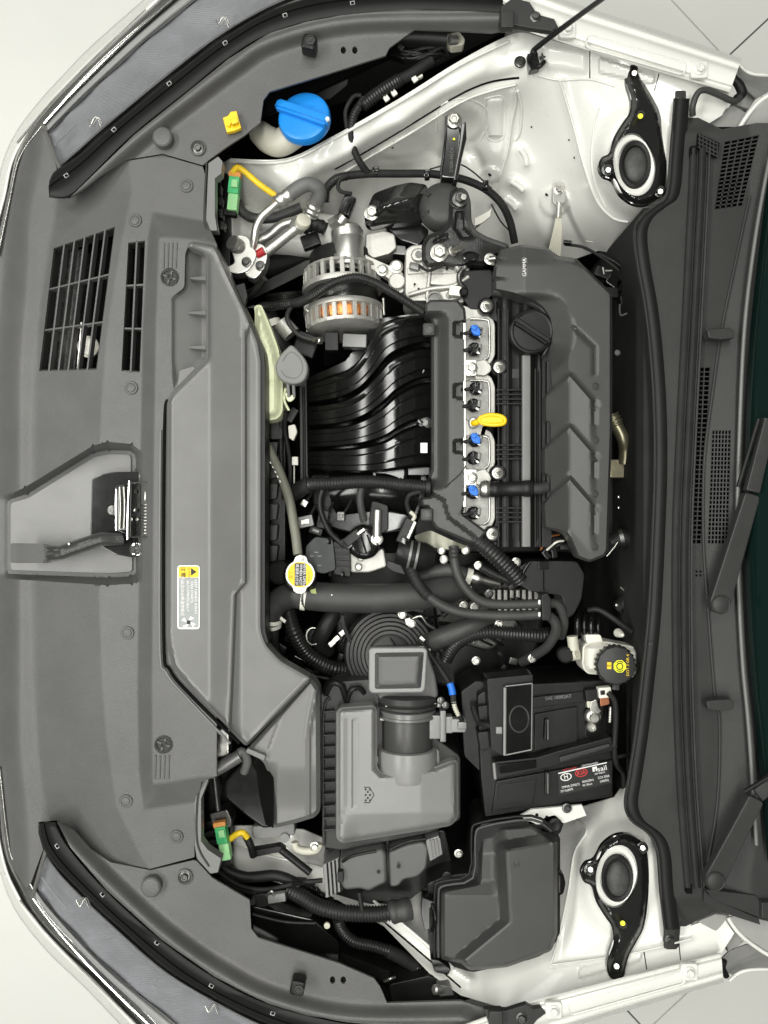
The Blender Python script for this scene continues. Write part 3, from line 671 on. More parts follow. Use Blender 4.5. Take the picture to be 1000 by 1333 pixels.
def grille(q, nx, ny, wd, name='slat', zt=.0005):
    """bars across a four-sided opening q (tl, tr, br, bl)"""
    tl, tr, br, bl = [Vector(p) for p in q]
    def at(u, v): return (tl*(1-u)+tr*u)*(1-v) + (bl*(1-u)+br*u)*v
    for i in range(1, nx):
        u = i/nx; a, b = at(u, -.01), at(u, 1.01); d = (b-a).normalized(); nrm = Vector((-d.y, d.x))*wd
        za, zb = hz(ztrim, a.x, a.y), hz(ztrim, b.x, b.y)
        plate(name, [(*(a+nrm), za), (*(a-nrm), za), (*(b-nrm), zb), (*(b+nrm), zb)], 0, .016, G_TRIM, panel, bev=.6)
    for j in range(1, ny):
        v = j/ny; a, b = at(-.01, v), at(1.01, v); d = (b-a).normalized(); nrm = Vector((-d.y, d.x))*wd
        za, zb = hz(ztrim, a.x, a.y)-.002, hz(ztrim, b.x, b.y)-.002
        plate(name, [(*(a+nrm), za), (*(a-nrm), za), (*(b-nrm), zb), (*(b+nrm), zb)], 0, .014, G_TRIM, panel, bev=.6)
    for i in range(4):
        a = [tl, tr, br, bl][i]; b = [tr, br, bl, tl][i]
        plate('slot_wall', [(a.x, a.y, hz(ztrim, a.x, a.y)-.003), (b.x, b.y, hz(ztrim, b.x, b.y)-.003), (b.x*.98+c_[0]*.02, b.y*.98+c_[1]*.02, hz(ztrim, b.x, b.y)-.003), (a.x*.98+c_[0]*.02, a.y*.98+c_[1]*.02, hz(ztrim, a.x, a.y)-.003)], 0, .025, G_DARK, panel, bev=0)
c_ = (100, 395); grille(g1, 6, 3, 1.2)
c_ = (174, 398); grille(g2, 2, 3, 1.3)
# what shows in the slots: bumper beam, crinkled insulation and a pale duct end
beam = thing('bumper_beam', 'black bumper beam with speckled foam, showing through the grille slots', 'bumper beam', (100, 400, -.2))
FOAM = mat('speckled_foam', .06, .8, grain=260, gs=1., var=.8, vs=160)
plate('beam', [(20, 240), (230, 240), (225, 560), (15, 560)], -.13, .04, SHADEB, beam, bev=1)
plate('foam', rnd([(72, 330), (112, 322), (96, 500), (50, 500)], 5), -.075, .05, FOAM, beam, bev=2)
lathe('horn', (116, 452, -.075), [(14, 0), (14, 4), (12, 5), (10, 3), (0, 3)], TANK, beam)
tube('stay', [(100, 490, -.05), (106, 420, -.05)], 1.2, STEEL, beam, seg=6)
tube('stay', [(150, 320, -.06), (172, 400, -.06), (180, 430, -.06)], 3, BLACK, beam, seg=8)
# push clips, bolts and round rubber stops
CLIP = lathe_me('push_clip', [(1, 0), (1, .12), (.92, .2), (.72, .2), (.70, .12), (.66, .12), (.62, .26), (.5, .30), (0, .33)], 24)
def clip(x, y, r, m=None, parent=None, z=None):
    z = hz(ztrim, x, y) if z is None else z; k = L(r, z)
    return obj('push_clip', CLIP, m or G_DARK, parent or panel, orient(P(x, y, z+.0005)) @ Matrix.Diagonal((k, k, k, 1)))
for x, y in [(243, 242), (176, 287), (171, 505), (166, 824), (164, 1043), (230, 1089)]: clip(x, y, 8.6, G_TRIM)
# round badges with four spokes
def badge(x, y):
    z = hz(ztrim, x, y); o = lathe('round_vent', (x, y, z), [(11.5, 0), (11.5, 2.2), (10, 2.8), (8.6, 2.2), (8.4, .6), (4.2, .6), (4, 2.2), (2.2, 2.4), (2, .8), (0, .8)], G_DARK, panel, n=28)
    for k in range(4):
        box('spoke', (x+6.3*math.cos(R(90*k+20)), y+6.3*math.sin(R(90*k+20)), z+L(2.2)), (5.4, 2.2, 2), G_TRIM, o, rot=90*k+20, bev=.3)
badge(221, 361); badge(213, 969)
for k in range(4):
    x = 213+k*5.4; ridge('rib', [(x+1, 316, hz(ztrim, x, 330)), (x, 349, hz(ztrim, x, 349))], 1.3, 1, G_TRIM, panel, n=1)
    x = 203+k*5.8; ridge('rib', [(x, 983, hz(ztrim, x, 990)), (x-1, 1014, hz(ztrim, x, 1010))], 1.3, 1, G_TRIM, panel, n=1)
# side rims where the trim meets the bay
for pts in ([(271, 212), (284, 203), (290, 210), (288, 226), (280, 232), (280, 280), (283, 300), (274, 300), (268, 285)], [(262, 955), (272, 955), (276, 1000), (270, 1020), (262, 1040), (262, 1095), (270, 1106), (288, 1118), (284, 1136), (274, 1138), (256, 1118), (253, 1100), (253, 1045), (262, 1010)]):
    plate('rim', pts, .006, .02, G_DUCT, panel, bev=1.2)
    tube('rim_bead', [(p[0]-2, p[1], .007) for p in (pts[0], pts[-1], pts[-2])] if pts[0][1] < 500 else [(264, 1016, .007), (257, 1042, .007), (257, 1098, .007), (272, 1128, .007)], 1.3, G_DARK, panel, seg=6)
# ================================================================ wing panels
def wing(lab, outl, crease, sock, holes_, stop, blt, sgn, grp):
    wg = thing('wing_panel', lab, 'trim panel', (*stop, -.02), grp)
    def f(X, Y):
        d = dline(X, Y, crease)
        z = -.003 + .024*ss(30, 6, d) - .004*ss(5, 0, d)
        return z
    hl = [ell(x, y, 3.6, 5, n=12) for x, y in holes_]
    p = sheet('panel', outl, f, G_TRIM, wg, step=4, th=.004, holes=hl, sharp=85, feat=[crease], fo=(6, 10, 14, 18, 22, 26, 30, -6, -10, -14, -18, -22, -26, -30))
    for x, y in holes_: lathe('sleeve', (x, y, -.008), [(5.5, 0), (5.5, -10), (3, -10), (0, -10)], SHADEB, p, n=16)
    x, y = sock
    s = box('bump_stop', (x, y, .030), (19, 20, 22), BLACK, wg, rot=12, bev=4)
    lathe('stop_cap', (x+2, y+sgn*-1, .0305), [(7, 0), (7, 1), (5.4, 1.2), (5, .2), (3, .2), (2.6, 1.0), (0, 1.0)], G_DARK, s, n=6)
    x, y = stop
    lathe('rubber_stop', (x, y, -.001), [(13, 0), (13, 9), (11.5, 11), (10, 11.6), (0, 12)], G_TRIM, wg, n=28)
    k = bolt(*blt, .0, 5, DKST, wg); lathe('bolt_cup', (*blt, -.002), [(10, 0), (10, 2.2), (8.4, 3), (7.6, .8), (0, .8)], G_TRIM, wg, n=24)
    return wg
SEAM1 = [(112, 236), (163, 210), (212, 202), (264, 217)]
w1 = [(92, 256), (115, 234), (175, 175), (245, 119), (297, 77), (350, 43), (400, 28), (453, 18), (530, 12), (600, 14), (668, 16), (692, 34), (640, 42), (600, 40), (540, 38), (507, 62), (502, 72), (430, 95), (351, 119), (343, 130), (339, 159), (318, 176), (295, 191), (272, 208), (264, 215), (212, 200), (163, 208), (130, 229), (108, 246)]
wing('grey wing panel carrying the yellow clip, beside the blue washer cap', w1, crv([(66, 262), (100, 238), (170, 176), (240, 121), (297, 78), (350, 45), (453, 20), (600, 16), (700, 16)]), (402, 53), [(447, 65), (462, 65)], (214, 182), (258, 193), 1, 'wing panels either side of the radiator trim')
w2 = [(74, 1070), (92, 1104), (140, 1160), (210, 1223), (280, 1272), (350, 1307), (400, 1322), (453, 1330), (530, 1333), (600, 1330), (640, 1326), (628, 1312), (600, 1303), (504, 1306), (495, 1285), (487, 1274), (441, 1254), (336, 1221), (327, 1209), (325, 1172), (276, 1143), (256, 1121), (252, 1120), (196, 1133), (144, 1123), (118, 1106), (96, 1082)]
wing('grey wing panel with a round stop and two holes, beside the fuse box', w2, crv([(56, 1066), (84, 1104), (140, 1162), (210, 1225), (280, 1274), (350, 1309), (453, 1333), (600, 1334)]), (387, 1288), [(433, 1276), (447, 1276)], (199, 1151), (241, 1141), -1, 'wing panels either side of the radiator trim')
yc = thing('trim_clip', 'small bright yellow plastic clip standing on the grey wing panel', 'clip', (302, 158, 0))
plate('clip_plate', [(290, 153), (297, 150), (300, 145), (308, 144), (310, 152), (314, 166), (305, 170), (295, 172)], .010, .008, YEL, yc, bev=1)
box('clip_tab', (305, 157, .019), (9, 7, 8), YEL, yc, rot=-20, bev=1); box('clip_tab', (298, 160, .015), (5, 8, 5), YEL, yc, rot=25, bev=1)
# ================================================================ rubber hood seals
DULLS = mat('clip_grey', .42, .5)
def hoodseal(lab, A, B, clips):
    t = thing('hood_seal', lab, 'rubber seal', (A[3][0], A[3][1], -.01), 'rubber seals along the headlights')
    A = crv(A, 6); B = crv(B, 6); n = min(len(A), len(B)); rr = []
    for u, dz in [(0, -.020), (.0, .006), (.10, .014), (.28, .017), (.34, .014), (.40, .018), (.72, .022), (.92, .019), (1, .008), (1, -.016)]:
        rr.append([(a[0]+(b[0]-a[0])*u, a[1]+(b[1]-a[1])*u, dz) for a, b in zip(A[:n], B[:n])])
    loft('strip', rr, SEAL, t, sharp=55)
    for x, y, r in clips:
        box('clip', (x, y, .022), (6.2, 4.6, 3), DULLS, t, rot=r, bev=.6); box('clip_slot', (x, y, .0235), (4, 2.6, 2), SHADEB, t, rot=r, bev=.2)
    return t
hoodseal('black rubber hood seal between a headlight and the wing panel with the yellow clip', [(64, 236), (72, 222), (101, 203), (147, 163), (224, 100), (290, 50), (352, 14), (420, -6), (520, -14), (600, -14), (680, -8)], [(64, 257), (90, 257), (115, 235), (175, 176), (245, 120), (297, 78), (352, 45), (430, 24), (530, 15), (600, 16), (690, 20)],
         [(86, 228, -35), (148, 168, -42), (220, 108, -38), (293, 55, -33), (371, 19, -18), (459, 3, -8)])
hoodseal('black rubber hood seal between a headlight and the wing panel beside the fuse box', [(50, 1072), (57, 1106), (87, 1142), (154, 1206), (227, 1268), (312, 1316), (372, 1342), (440, 1360), (530, 1366), (640, 1360)], [(72, 1070), (91, 1103), (140, 1159), (210, 1222), (280, 1271), (350, 1306), (440, 1329), (500, 1334), (540, 1336), (640, 1332)],
         [(74, 1102, 55), (133, 1165, 46), (204, 1228, 40), (275, 1284, 32), (355, 1320, 20)])
eb = thing('seal_bracket', 'grey end bracket of the hood seal, bolted beside the prop rod', 'bracket', (690, 25, .0))
plate('plate', [(652, 8), (668, -4), (690, 2), (700, 18), (722, 24), (727, 34), (718, 40), (690, 36), (668, 32), (650, 30)], .034, .01, G_DARK, eb, bev=1.5)
box('block', (661, 24, .046), (17, 22, 14), G_DARK, eb, bev=2); bolt(697, 22, .034, 5, DKST, eb)
eb = thing('seal_bracket', 'grey end bracket of the hood seal, bolted beside the fuse box', 'bracket', (690, 1322, .0))
plate('plate', [(630, 1314), (660, 1316), (685, 1308), (694, 1314), (704, 1312), (711, 1320), (700, 1328), (690, 1340), (640, 1345)], .034, .01, G_DARK, eb, bev=1.5)
box('block', (646, 1328, .046), (18, 22, 14), G_DARK, eb, bev=2); bolt(679, 1325, .034, 5, DKST, eb)
# ================================================================ air duct cover
duct = thing('air_duct_cover', 'large grey moulded air duct cover with a fan warning sticker', 'duct cover', (290, 666, .0))
dout = rnd([(222, 512), (268, 467), (268, 332), (243, 322), (247, 314), (276, 318), (282, 322), (300, 362), (322, 408), (338, 446), (342, 470), (342, 820), (348, 838), (366, 858), (408, 882), (321, 972), (314, 966), (252, 902), (224, 868), (216, 832), (217, 524)], 7)
def zduct(X, Y):
    z = .034 + 0*X
    z = z - .020*ramp(273, 314, X)
    lip = [(310, 380), (318, 440), (318, 758), (306, 772), (300, 900), (303, 960), (290, 960), (268, 900), (268, 420)]
    z = z - .008*ss(0, 4, X - np.interp(Y, [300, 400, 440, 758, 772, 900, 980], [400, 330, 318, 318, 305, 300, 297]))
    z = z + bump(X, Y, [(318, 430), (318, 758), (305, 773), (300, 900), (297, 950)], .003, 1.6)
    z = z - .020*ss(-3, -14, sdist(X, Y, [(0, 0), (336, 0), (340, 470), (336, 822), (345, 846), (400, 884), (314, 966), (0, 1300)]))
    z = z + .004*ss(7, 2, dline(X, Y, dout, True)) - .012*ss(2.5, 0, dline(X, Y, dout, True))
    return z
dpanel = sheet('panel', dout, zduct, G_DUCT, duct, step=3.2, th=.02, feat=[[(330, 400), (318, 440), (318, 758), (305, 772), (300, 900), (297, 960)]], fo=(-4, -2, -.7, .7, 2, 4))
tube('groove', [(219, 520, .026), (214, 560, .026), (213, 832, .026), (221, 872, .026), (249, 906, .026), (312, 968, .026)], 2.2, SHADEB, duct, seg=8)
tube('bead', [(209, 560, .023), (208, 834, .023), (217, 876, .023), (246, 911, .023), (300, 968, .023)], 1.8, G_DUCT, duct, seg=8)
# pocket with three gussets
def zpock(X, Y): return -.012 + .028*ramp(266, 224, X) + .006*ss(6, 0, dline(X, Y, POCK, True))
sheet('pocket', rnd(POCK, 5), zpock, G_DUCT, duct, step=4, th=.002)
for y, l in [(362, 21), (407, 23), (452, 22)]:
    plate('gusset', [(268-l, y-1.2, .010), (268, y-3, .030), (268, y+3, .030), (268-l, y+1.2, .010)], 0, .02, G_DUCT, duct, bev=.5)
sheet('bracket_loop', rnd([(234, 482), (252, 477), (256, 484), (240, 500), (236, 512), (230, 512)], 3), lambda X, Y: .022+0*X, G_DUCT, duct, step=4, th=.003)
plate('flank', rnd([(268, 318), (284, 322), (300, 360), (324, 410), (343, 455), (345, 475), (345, 820), (350, 838), (340, 838), (336, 470), (310, 410), (280, 340)], 4), .002, .05, G_DARK, duct, bev=2)
plate('stay', [(305, 372), (318, 368), (322, 385), (318, 398), (310, 392)], -.02, .01, G_DARK, duct, bev=1)
lathe('button', (366, 882-0, .0), [(8, 0), (8, 1), (6.5, 1.6), (0, 2)], G_DUCT, duct, n=24)
# sticker
st = plate('warning_sticker', rnd(rect(231, 736, 260, 819), 4), lambda x, y: hz(zduct, x, y)+.0012, .0006, INKW, dpanel, bev=0)
plate('sticker_field', rnd(rect(232.5, 752, 258.5, 817), 2), lambda x, y: hz(zduct, x, y)+.0018, .0004, SILVER, st, bev=0)
plate('sticker_head', rnd(rect(232.5, 737.5, 258.5, 751.5), 2), lambda x, y: hz(zduct, x, y)+.0018, .0004, INKY, st, bev=0)
zs = .0364
plate('warning_triangle', [(256, 744.5), (248.5, 739.5), (248.5, 749.5)], zs, .0004, INKN, st, bev=0)
text('print', 'CAUTION', 246, 744.5, zs, 3.2, INKN, st, rot=90); text('print', '注意', 238, 744.5, zs, 7.5, INKN, st, rot=90)
for i, s in enumerate(['KEEP HANDS AWAY', 'FAN STARTS', 'AUTOMATICALLY']):
    text('print', s, 255-i*5.2, 777 if i == 0 else (771 if i == 1 else 776), zs, 5.0, INKW, st, rot=90)
text('print', '风扇自动运转请勿靠近', 237.5, 776, zs, 5.2, INKW, st, rot=90)
for k in range(4):
    a = R(90*k+35); plate('fan_blade', [(245.5+2*math.cos(a-.9), 810+2*math.sin(a-.9)), (245.5+9.5*math.cos(a-.33), 810+8*math.sin(a-.33)), (245.5+9.5*math.cos(a+.33), 810+8*math.sin(a+.33))], zs, .0004, INKW, st, bev=0)
lathe('fan_hub', (245.5, 810, zs), [(2.6, 0), (2.6, .5), (0, .5)], INKN, st, n=12)
# ================================================================ hood latch
lt = thing('hood_latch', 'black hood latch with spring and grey release lever in the trim recess', 'latch', (160, 665, -.045))
plate('base_plate', rnd([(119, 623), (132, 617), (150, 614), (194, 614), (197, 640), (206, 648), (206, 682), (197, 690), (196, 704), (192, 723), (172, 726), (150, 722), (117, 704)], 3), -.030, .02, GLOSSP, lt, bev=1.5)
plate('housing', [(149, 636), (165, 628), (196, 628), (196, 698), (168, 698), (150, 690)], -.012, .008, GLOSSP, lt, bev=1.5)
plate('side_plate', [(166, 629), (171, 629), (170, 698), (166, 698)], .018, .03, GLOSSP, lt, bev=.8)
plate('side_plate', [(151, 632), (163, 634), (164, 690), (151, 690)], .002, .014, DKST, lt, bev=1)
for x in (156, 161.5): tube('claw', [(x, 634, .004), (x+1, 660, .006), (x, 688, .004)], 1.6, STEEL, lt, seg=8)
lathe('pivot', (148, 664, -.010), [(8, 0), (8, 4), (6, 6), (3, 6.5), (3, 9), (0, 9)], DKST, lt, n=20)
tube('edge', [(196, 628.5, .010), (172, 628.5, .019), (168, 632, .019), (166, 697, .019), (170, 699, .019), (196, 699, .012)], .9, CHROME, lt, seg=6, n=3)
tube('edge', [(151, 690, .004), (151, 640, .004), (155, 632, .004), (162, 634, .004)], .9, CHROME, lt, seg=6, n=3)
pts = [(190+5.5*math.cos(a), 656+a*.66, .004+.0062*math.sin(a)) for a in [k*.5 for k in range(int(9.5*12.6))]]
tube('spring', pts, 1.1, STEEL, lt, seg=6, n=1)
tube('spring_hook', [(190, 656, .006), (189, 646, .008), (191, 632, .006)], 1.2, STEEL, lt, seg=6)
for x, y in [(175, 640), (176, 664), (173, 686), (180, 676)]: lathe('rivet', (x, y, -.006), [(3.4, 0), (3.2, 4), (2, 6), (0, 6.4)], STEEL, lt, n=14)
bolt(177, 715, -.020, 6, CHROME, lt); bolt(187, 620, -.02, 4, BEIGE, lt)
lev = [(14, 707), (58, 708), (66, 711), (78, 708), (130, 693), (158, 694), (161, 700), (161, 709), (132, 711), (80, 729), (64, 733), (14, 733)]
def zlev(X, Y): return -.014 + .008*ramp(20, 130, X) + bump(X, Y, [(62, 716), (80, 716), (130, 698.5), (160, 698.5)], .004, 3) + bump(X, Y, [(62, 725), (82, 722), (131, 705), (160, 705)], .004, 3) + .004*ss(66, 56, X)
LEV = mat('lever_metal', (.036, .036, .035), .36, .0, spec=.35, var=.15, vs=30)
sheet('lever', rnd(lev, 3), zlev, LEV, lt, step=2.5, th=.003)
lathe('lever_rivet', (90, 708, -.006), [(1.8, 0), (1.6, 1.5), (0, 2)], STEEL, lt, n=12)
plate('slot', rect(17, 666, 24, 706), -.062, .004, SHADEB, trim, bev=0)
# ================================================================ cowl panel below the windscreen
cowl = thing('cowl_panel', 'dark grey plastic cowl panel with grilles below the windscreen', 'cowl panel', (900, 666, -.03))
LIP = [(976, 256), (958, 340), (940, 427), (928, 510), (917, 600), (916, 705), (922, 795), (931, 909), (937, 940), (934, 1046), (918, 1140)]
ly = [p[1] for p in LIP]; lx = [p[0] for p in LIP]
EDGE = [(879, 128), (874, 190), (868, 252), (852, 268), (834, 283), (826, 304), (830, 345), (839, 395), (846, 455), (851, 530), (852, 610), (849, 700), (844, 800), (836, 880), (828, 950), (819, 1010), (814, 1046), (822, 1068), (845, 1086), (856, 1110), (860, 1160), (866, 1210)]
ey = [p[1] for p in EDGE]; ex = [p[0] for p in EDGE]
def zcowl(X, Y):
    xe = np.interp(Y, ey, ex); xl = np.interp(Y, ly, lx)
    z = .016 + .003*ramp(20, 60, X-xe)
    z = z + .018*ramp(0, 60, X-xl)
    z = z - .05*ss(0, 45, 175-Y+.0*X)*ss(960, 900, X) - .03*ss(1165, 1210, Y)
    return z
ga = [(943, 184), (989, 175), (967, 268), (930, 273)]
gb = [(904, 478), (927, 478), (915, 708), (895, 708)]; gb = [(p[0]-2, p[1]) for p in gb]
gc = [(927, 560), (952, 560), (948, 708), (921, 708)]
gd = [(909, 174), (936, 184), (927, 270), (924, 270), (922, 195), (908, 192)]
cout = [(880, 120), (890, 117), (895, 125), (897, 150), (905, 151), (940, 168), (985, 160), (1040, 160), (1040, 1210), (990, 1197), (935, 1184), (925, 1190), (905, 1200), (893, 1206), (886, 1206), (884, 1232), (880, 1236), (868, 1236), (864, 1226)] + EDGE[::-1]
cpan = sheet('panel', cout, zcowl, G_COWL, cowl, step=4, th=.004, holes=[ga, gb, gc])
tube('lip', [(x, y, hz(zcowl, x, y)+.002) for x, y in crv(LIP, 4)], 2.0, G_COWL, cowl, seg=8, n=1)
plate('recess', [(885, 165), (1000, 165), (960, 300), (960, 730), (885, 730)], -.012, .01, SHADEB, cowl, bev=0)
def bars(name, q, nx, ny, w, parent, dz=0.0):
    tl, tr, br, bl = [Vector(p) for p in q]; bm = bmesh.new()
    def at(u, v): return (tl*(1-u)+tr*u)*(1-v) + (bl*(1-u)+br*u)*v
    def bar(a, b, wd):
        d = (b-a).normalized(); n = Vector((-d.y, d.x))*wd; vs = []
        for zz in (0, -.006):
            for p in (a+n, a-n, b-n, b+n):
                vs.append(bm.verts.new(P(p.x, p.y, hz(zcowl, p.x, p.y)+dz+zz)))
        t, o = vs[:4], vs[4:]
        bm.faces.new(t)
        for i in range(4): bm.faces.new((t[i], t[(i+1) % 4], o[(i+1) % 4], o[i]))
    for i in range(nx+1): bar(at(i/nx, 0), at(i/nx, 1), w)
    for j in range(ny+1): bar(at(0, j/ny), at(1, j/ny), w*.9)
    o = obj(name, finish(bm, name, 30), G_COWL, parent); o['kind'] = 'stuff'; return o
bars('grille_bars', ga, 5, 17, .9, cpan, -.001); bars('grille_bars', gb, 3, 38, .8, cpan, -.001); bars('grille_bars', gc, 6, 26, .8, cpan, -.001)
# finer mesh panel beside the strip
plate('mesh_pad', [(909, 173), (937, 186), (934, 205), (908, 192)], .028, .004, SHADEB, cowl, bev=0)
for k in range(4): tube('mesh_rib', [(909, 175+k*5.4, .029), (935, 188+k*5.4, .029)], .8, G_COWL, cpan, seg=6)
for k in range(6): tube('mesh_rib', [(911+k*4.6, 174+k*2.3, .029), (911+k*4.6, 192+k*2.3, .029)], .8, G_COWL, cpan, seg=6)
# rolled soft edge against the bay
loft('edge_seal', [[(x+dx, y, z) for x, y in crv(EDGE, 4)] for dx, z in [(-2, -.03), (-2, .008), (2, .017), (8, .020), (14, .019), (19, .014)]], SEAL, cowl, sharp=60)
tube('edge_bead', [(x-.5, y, .012) for x, y in EDGE], 1.1, G_COWL, cowl, seg=6)
# double lip weatherstrip
ws = thing('weatherstrip', 'long ribbed black rubber weatherstrip running along the cowl panel', 'weatherstrip', (890, 666, .02))
WS = crv([(905, 192), (904, 230), (899, 330), (893, 450), (887, 570), (882, 700), (882, 830), (884, 930), (889, 1040), (898, 1156)], 6)
WSM = mat('weatherstrip_rubber', .042, .40, grain=700, gs=.1, var=.2, vs=18)
def wz(x, y): return hz(zcowl, x, y)
prof = [(-6, -.004), (-6, .010), (-2, .015), (2, .012), (3, .002), (5, .002), (6, .014), (10, .019), (14, .014), (15, .004), (17, .004), (18, .012), (20, .012), (21, -.004)]
loft('strip', [[(x+dx, y, max(.016, wz(x, y))+dz) for x, y in WS] for dx, dz in prof], WSM, ws, sharp=60)
for x, y in [(905, 195), (899, 1158)]: box('end_block', (x-1, y, .03), (8, 12, 8), SHADEB, ws, bev=1)
# end tabs with screws
for (x, y) in [(887, 130), (872, 1223)]:
    o = box('tab', (x, y, .012), (14, 26, 5), G_COWL, cowl, bev=2); bolt(x, y, .0125, 4.2, DKST, o, name='screw')
for x, y in [(937, 434), (936, 918)]:
    o = plate('wiper_stop', rnd([(x-16, y-4), (x-12, y-6), (x+16, y-8), (x+20, y-4), (x+20, y+6), (x+2, y+8), (x-14, y+6)], 3), .052, .018, G_DARK, cowl, bev=2)
for x, y in [(907, 744), (912, 744), (907, 749), (912, 749)]: hole(x, y, wz(x, y)+.001, 1.4, cowl)
lathe('nose_clip', (847, 838, .021), [(3.2, 0), (3, 1.2), (0, 1.6)], G_COWL, cowl, n=14)
tube('edge_moulding', [(1003, 200, .058), (985, 300, .056), (970, 420, .054), (963, 560, .05), (960, 700, .05), (966, 850, .05), (975, 950, .052), (985, 1100, .056)], 2.5, G_DUCT, cowl, seg=8)
# windscreen
wsn = thing('windscreen', 'dark windscreen glass edge rising behind the cowl panel', 'windscreen', (1010, 666, .05))
GLASS = mat('tinted_glass', (.004, .012, .010), .08, spec=.35)
loft('glass', [[(x + o, y, z) for x, y in crv([(1012, 150), (992, 300), (978, 430), (972, 560), (970, 700), (976, 850), (986, 960), (1000, 1120)], 5)] for o, z in [(0, .058), (15, .072), (60, .12), (120, .19)]], GLASS, wsn, th=.004)
# side rain channel
plate('rain_channel', rnd([(918, 1158), (985, 1166), (990, 1175), (990, 1195), (930, 1172)], 4), .040, .02, G_COWL, cowl, bev=2)
sheet('rain_channel', [(917, 1160), (932, 1172), (988, 1196), (990, 1204), (935, 1186), (916, 1174)], lambda X, Y: .03+0*X, G_COWL, cowl, step=4)
plate('corner_trim', rnd([(992, 1175), (1030, 1175), (1030, 1200), (992, 1196)], 3), .05, .02, G_DARK, cowl, bev=2)
# wipers
def wiper(lab, cap, path, w0, w1):
    t = thing('wiper_arm', lab, 'wiper', (*cap, .05), 'wiper arms on the cowl')
    a, b = Vector(cap), Vector(path[0]); d = (b-a).normalized(); n = Vector((-d.y, d.x))
    arm = plate('arm', rnd([tuple(a-d*12+n*8), tuple(a-d*12-n*8), tuple(a-n*14), tuple(b-n*w0), tuple(b+n*w0), tuple(a+n*14)], 5), .078, .014, G_DARK, t, bev=2.5)
    c, e = Vector(path[1]), Vector(path[2]); d2 = (e-c).normalized(); n2 = Vector((-d2.y, d2.x))
    plate('link', [(*(c+n2*w0*.9), .086), (*(c-n2*w0*.9), .086), (*(e-n2*w1), .10), (*(e+n2*w1), .10)], 0, .012, G_DARK, t, bev=2)
    lathe('pivot_cap', (*cap, .078), [(12.5, 0), (12.5, 2), (11.5, 3.2), (10.5, 2.4), (9.8, 3.0), (0, 4)], G_COWL, t, n=32)
    tube('blade', [(c.x-n2.x*6-14, c.y-6, .08), (e.x-16, e.y, .1)], 3, SEAL, t, seg=8)
    return t
wiper('black wiper arm with round pivot cap beside the strip grille', (938, 787), [(981, 643), (981, 640), (1004, 545)], 10.5, 8)
wiper('black wiper arm with round pivot cap in the rain channel corner', (931, 1147), [(986, 1040), (988, 1036), (1020, 1010)], 11, 9)
# ================================================================ strut mounts
def strut(lab, cx, cy, flip, grp='strut tower brackets'):
    t = thing('strut_mount', lab, 'strut mount', (cx, cy, -.05), grp)
    def Y(y): return cy + (y-cy)*flip
    z = -.026
    ring_o = ell(cx, cy, 38, 52, n=40, rot=-8*flip); ring_i = ell(cx-3, cy+1, 27, 41, n=40, rot=-8*flip)
    bx = lambda pts: [(cx+dx, cy+dy*flip) for dx, dy in pts]
    outl = bx([(-12, -132), (-4, -135), (6, -131), (9, -118), (14, -102), (24, -84), (32, -68), (37, -40), (39, 0), (36, 34), (30, 44), (12, 54), (-6, 52), (-22, 40), (-32, 22), (-44, 16), (-50, 4), (-46, -8), (-36, -14), (-30, -34), (-18, -54), (-10, -66), (-8, -84), (-14, -104), (-16, -120)])
    outl = crv(outl, 4, True)
    if flip < 0: outl = outl[::-1]
    f = lambda X, Yy: z + .012*ss(0, 9, sdist(X, Yy, outl)) + .006*ss(-30, -110, (Yy-cy)*flip)
    plate_o = sheet('bracket', outl, f, GLOSSP, t, step=3, th=.008, holes=[ring_i])
    lathe('ring', (cx-3, cy+1, -.022), [(33, -4), (32.5, 0), (28, 2.5), (24, 1), (22, -4), (20, -8), (0, -9)], WHITE, t, n=40).matrix_basis @= Matrix.Diagonal((.92, 1.36, 1, 1))
    lathe('rubber_ring', (cx-3, cy+2, -.026), [(22, 0), (22, 4), (20, 6), (17, 5), (16, 0), (0, 0)], RUBD, t, n=36).matrix_basis @= Matrix.Diagonal((.92, 1.4, 1, 1))
    lathe('cap', (cx-2, cy+3, -.028), [(17, 0), (16.5, 4), (13, 8), (8, 10), (0, 11)], mat('dusty_rubber', .055, .55, var=.4, vs=60), t, n=32).matrix_basis @= Matrix.Diagonal((.92, 1.4, 1, 1))
    for dx, dy, m, r in [(-4, -118, STEEL, 5), (4, -62, LIME, 3.6), (-38, 8, STEEL, 5), (30, 36, STEEL, 5)]:
        x, y = cx+dx, cy+dy*flip
        n = bolt(x, y, z+.008, 5.6, DKST, t, name='nut')
        tube('stud', [(x, y, z+.008), (x+1, y, z+.030)], 3.2, STEEL if m is STEEL else LIME, n, seg=10)
    tube('oval_emboss', crv([(cx+10, cy-88*flip, z+.013), (cx+18, cy-84*flip, z+.013), (cx+15, cy-79*flip, z+.013), (cx+8, cy-83*flip, z+.013), (cx+10, cy-88*flip, z+.013)], 4), .9, DKST, t, seg=6, n=1)
strut('strut tower with glossy black bracket, studs and domed cap, beside the prop rod', 829, 213, 1)
strut('strut tower with glossy black bracket, studs and domed cap, beside the battery', 806, 1140, -1)
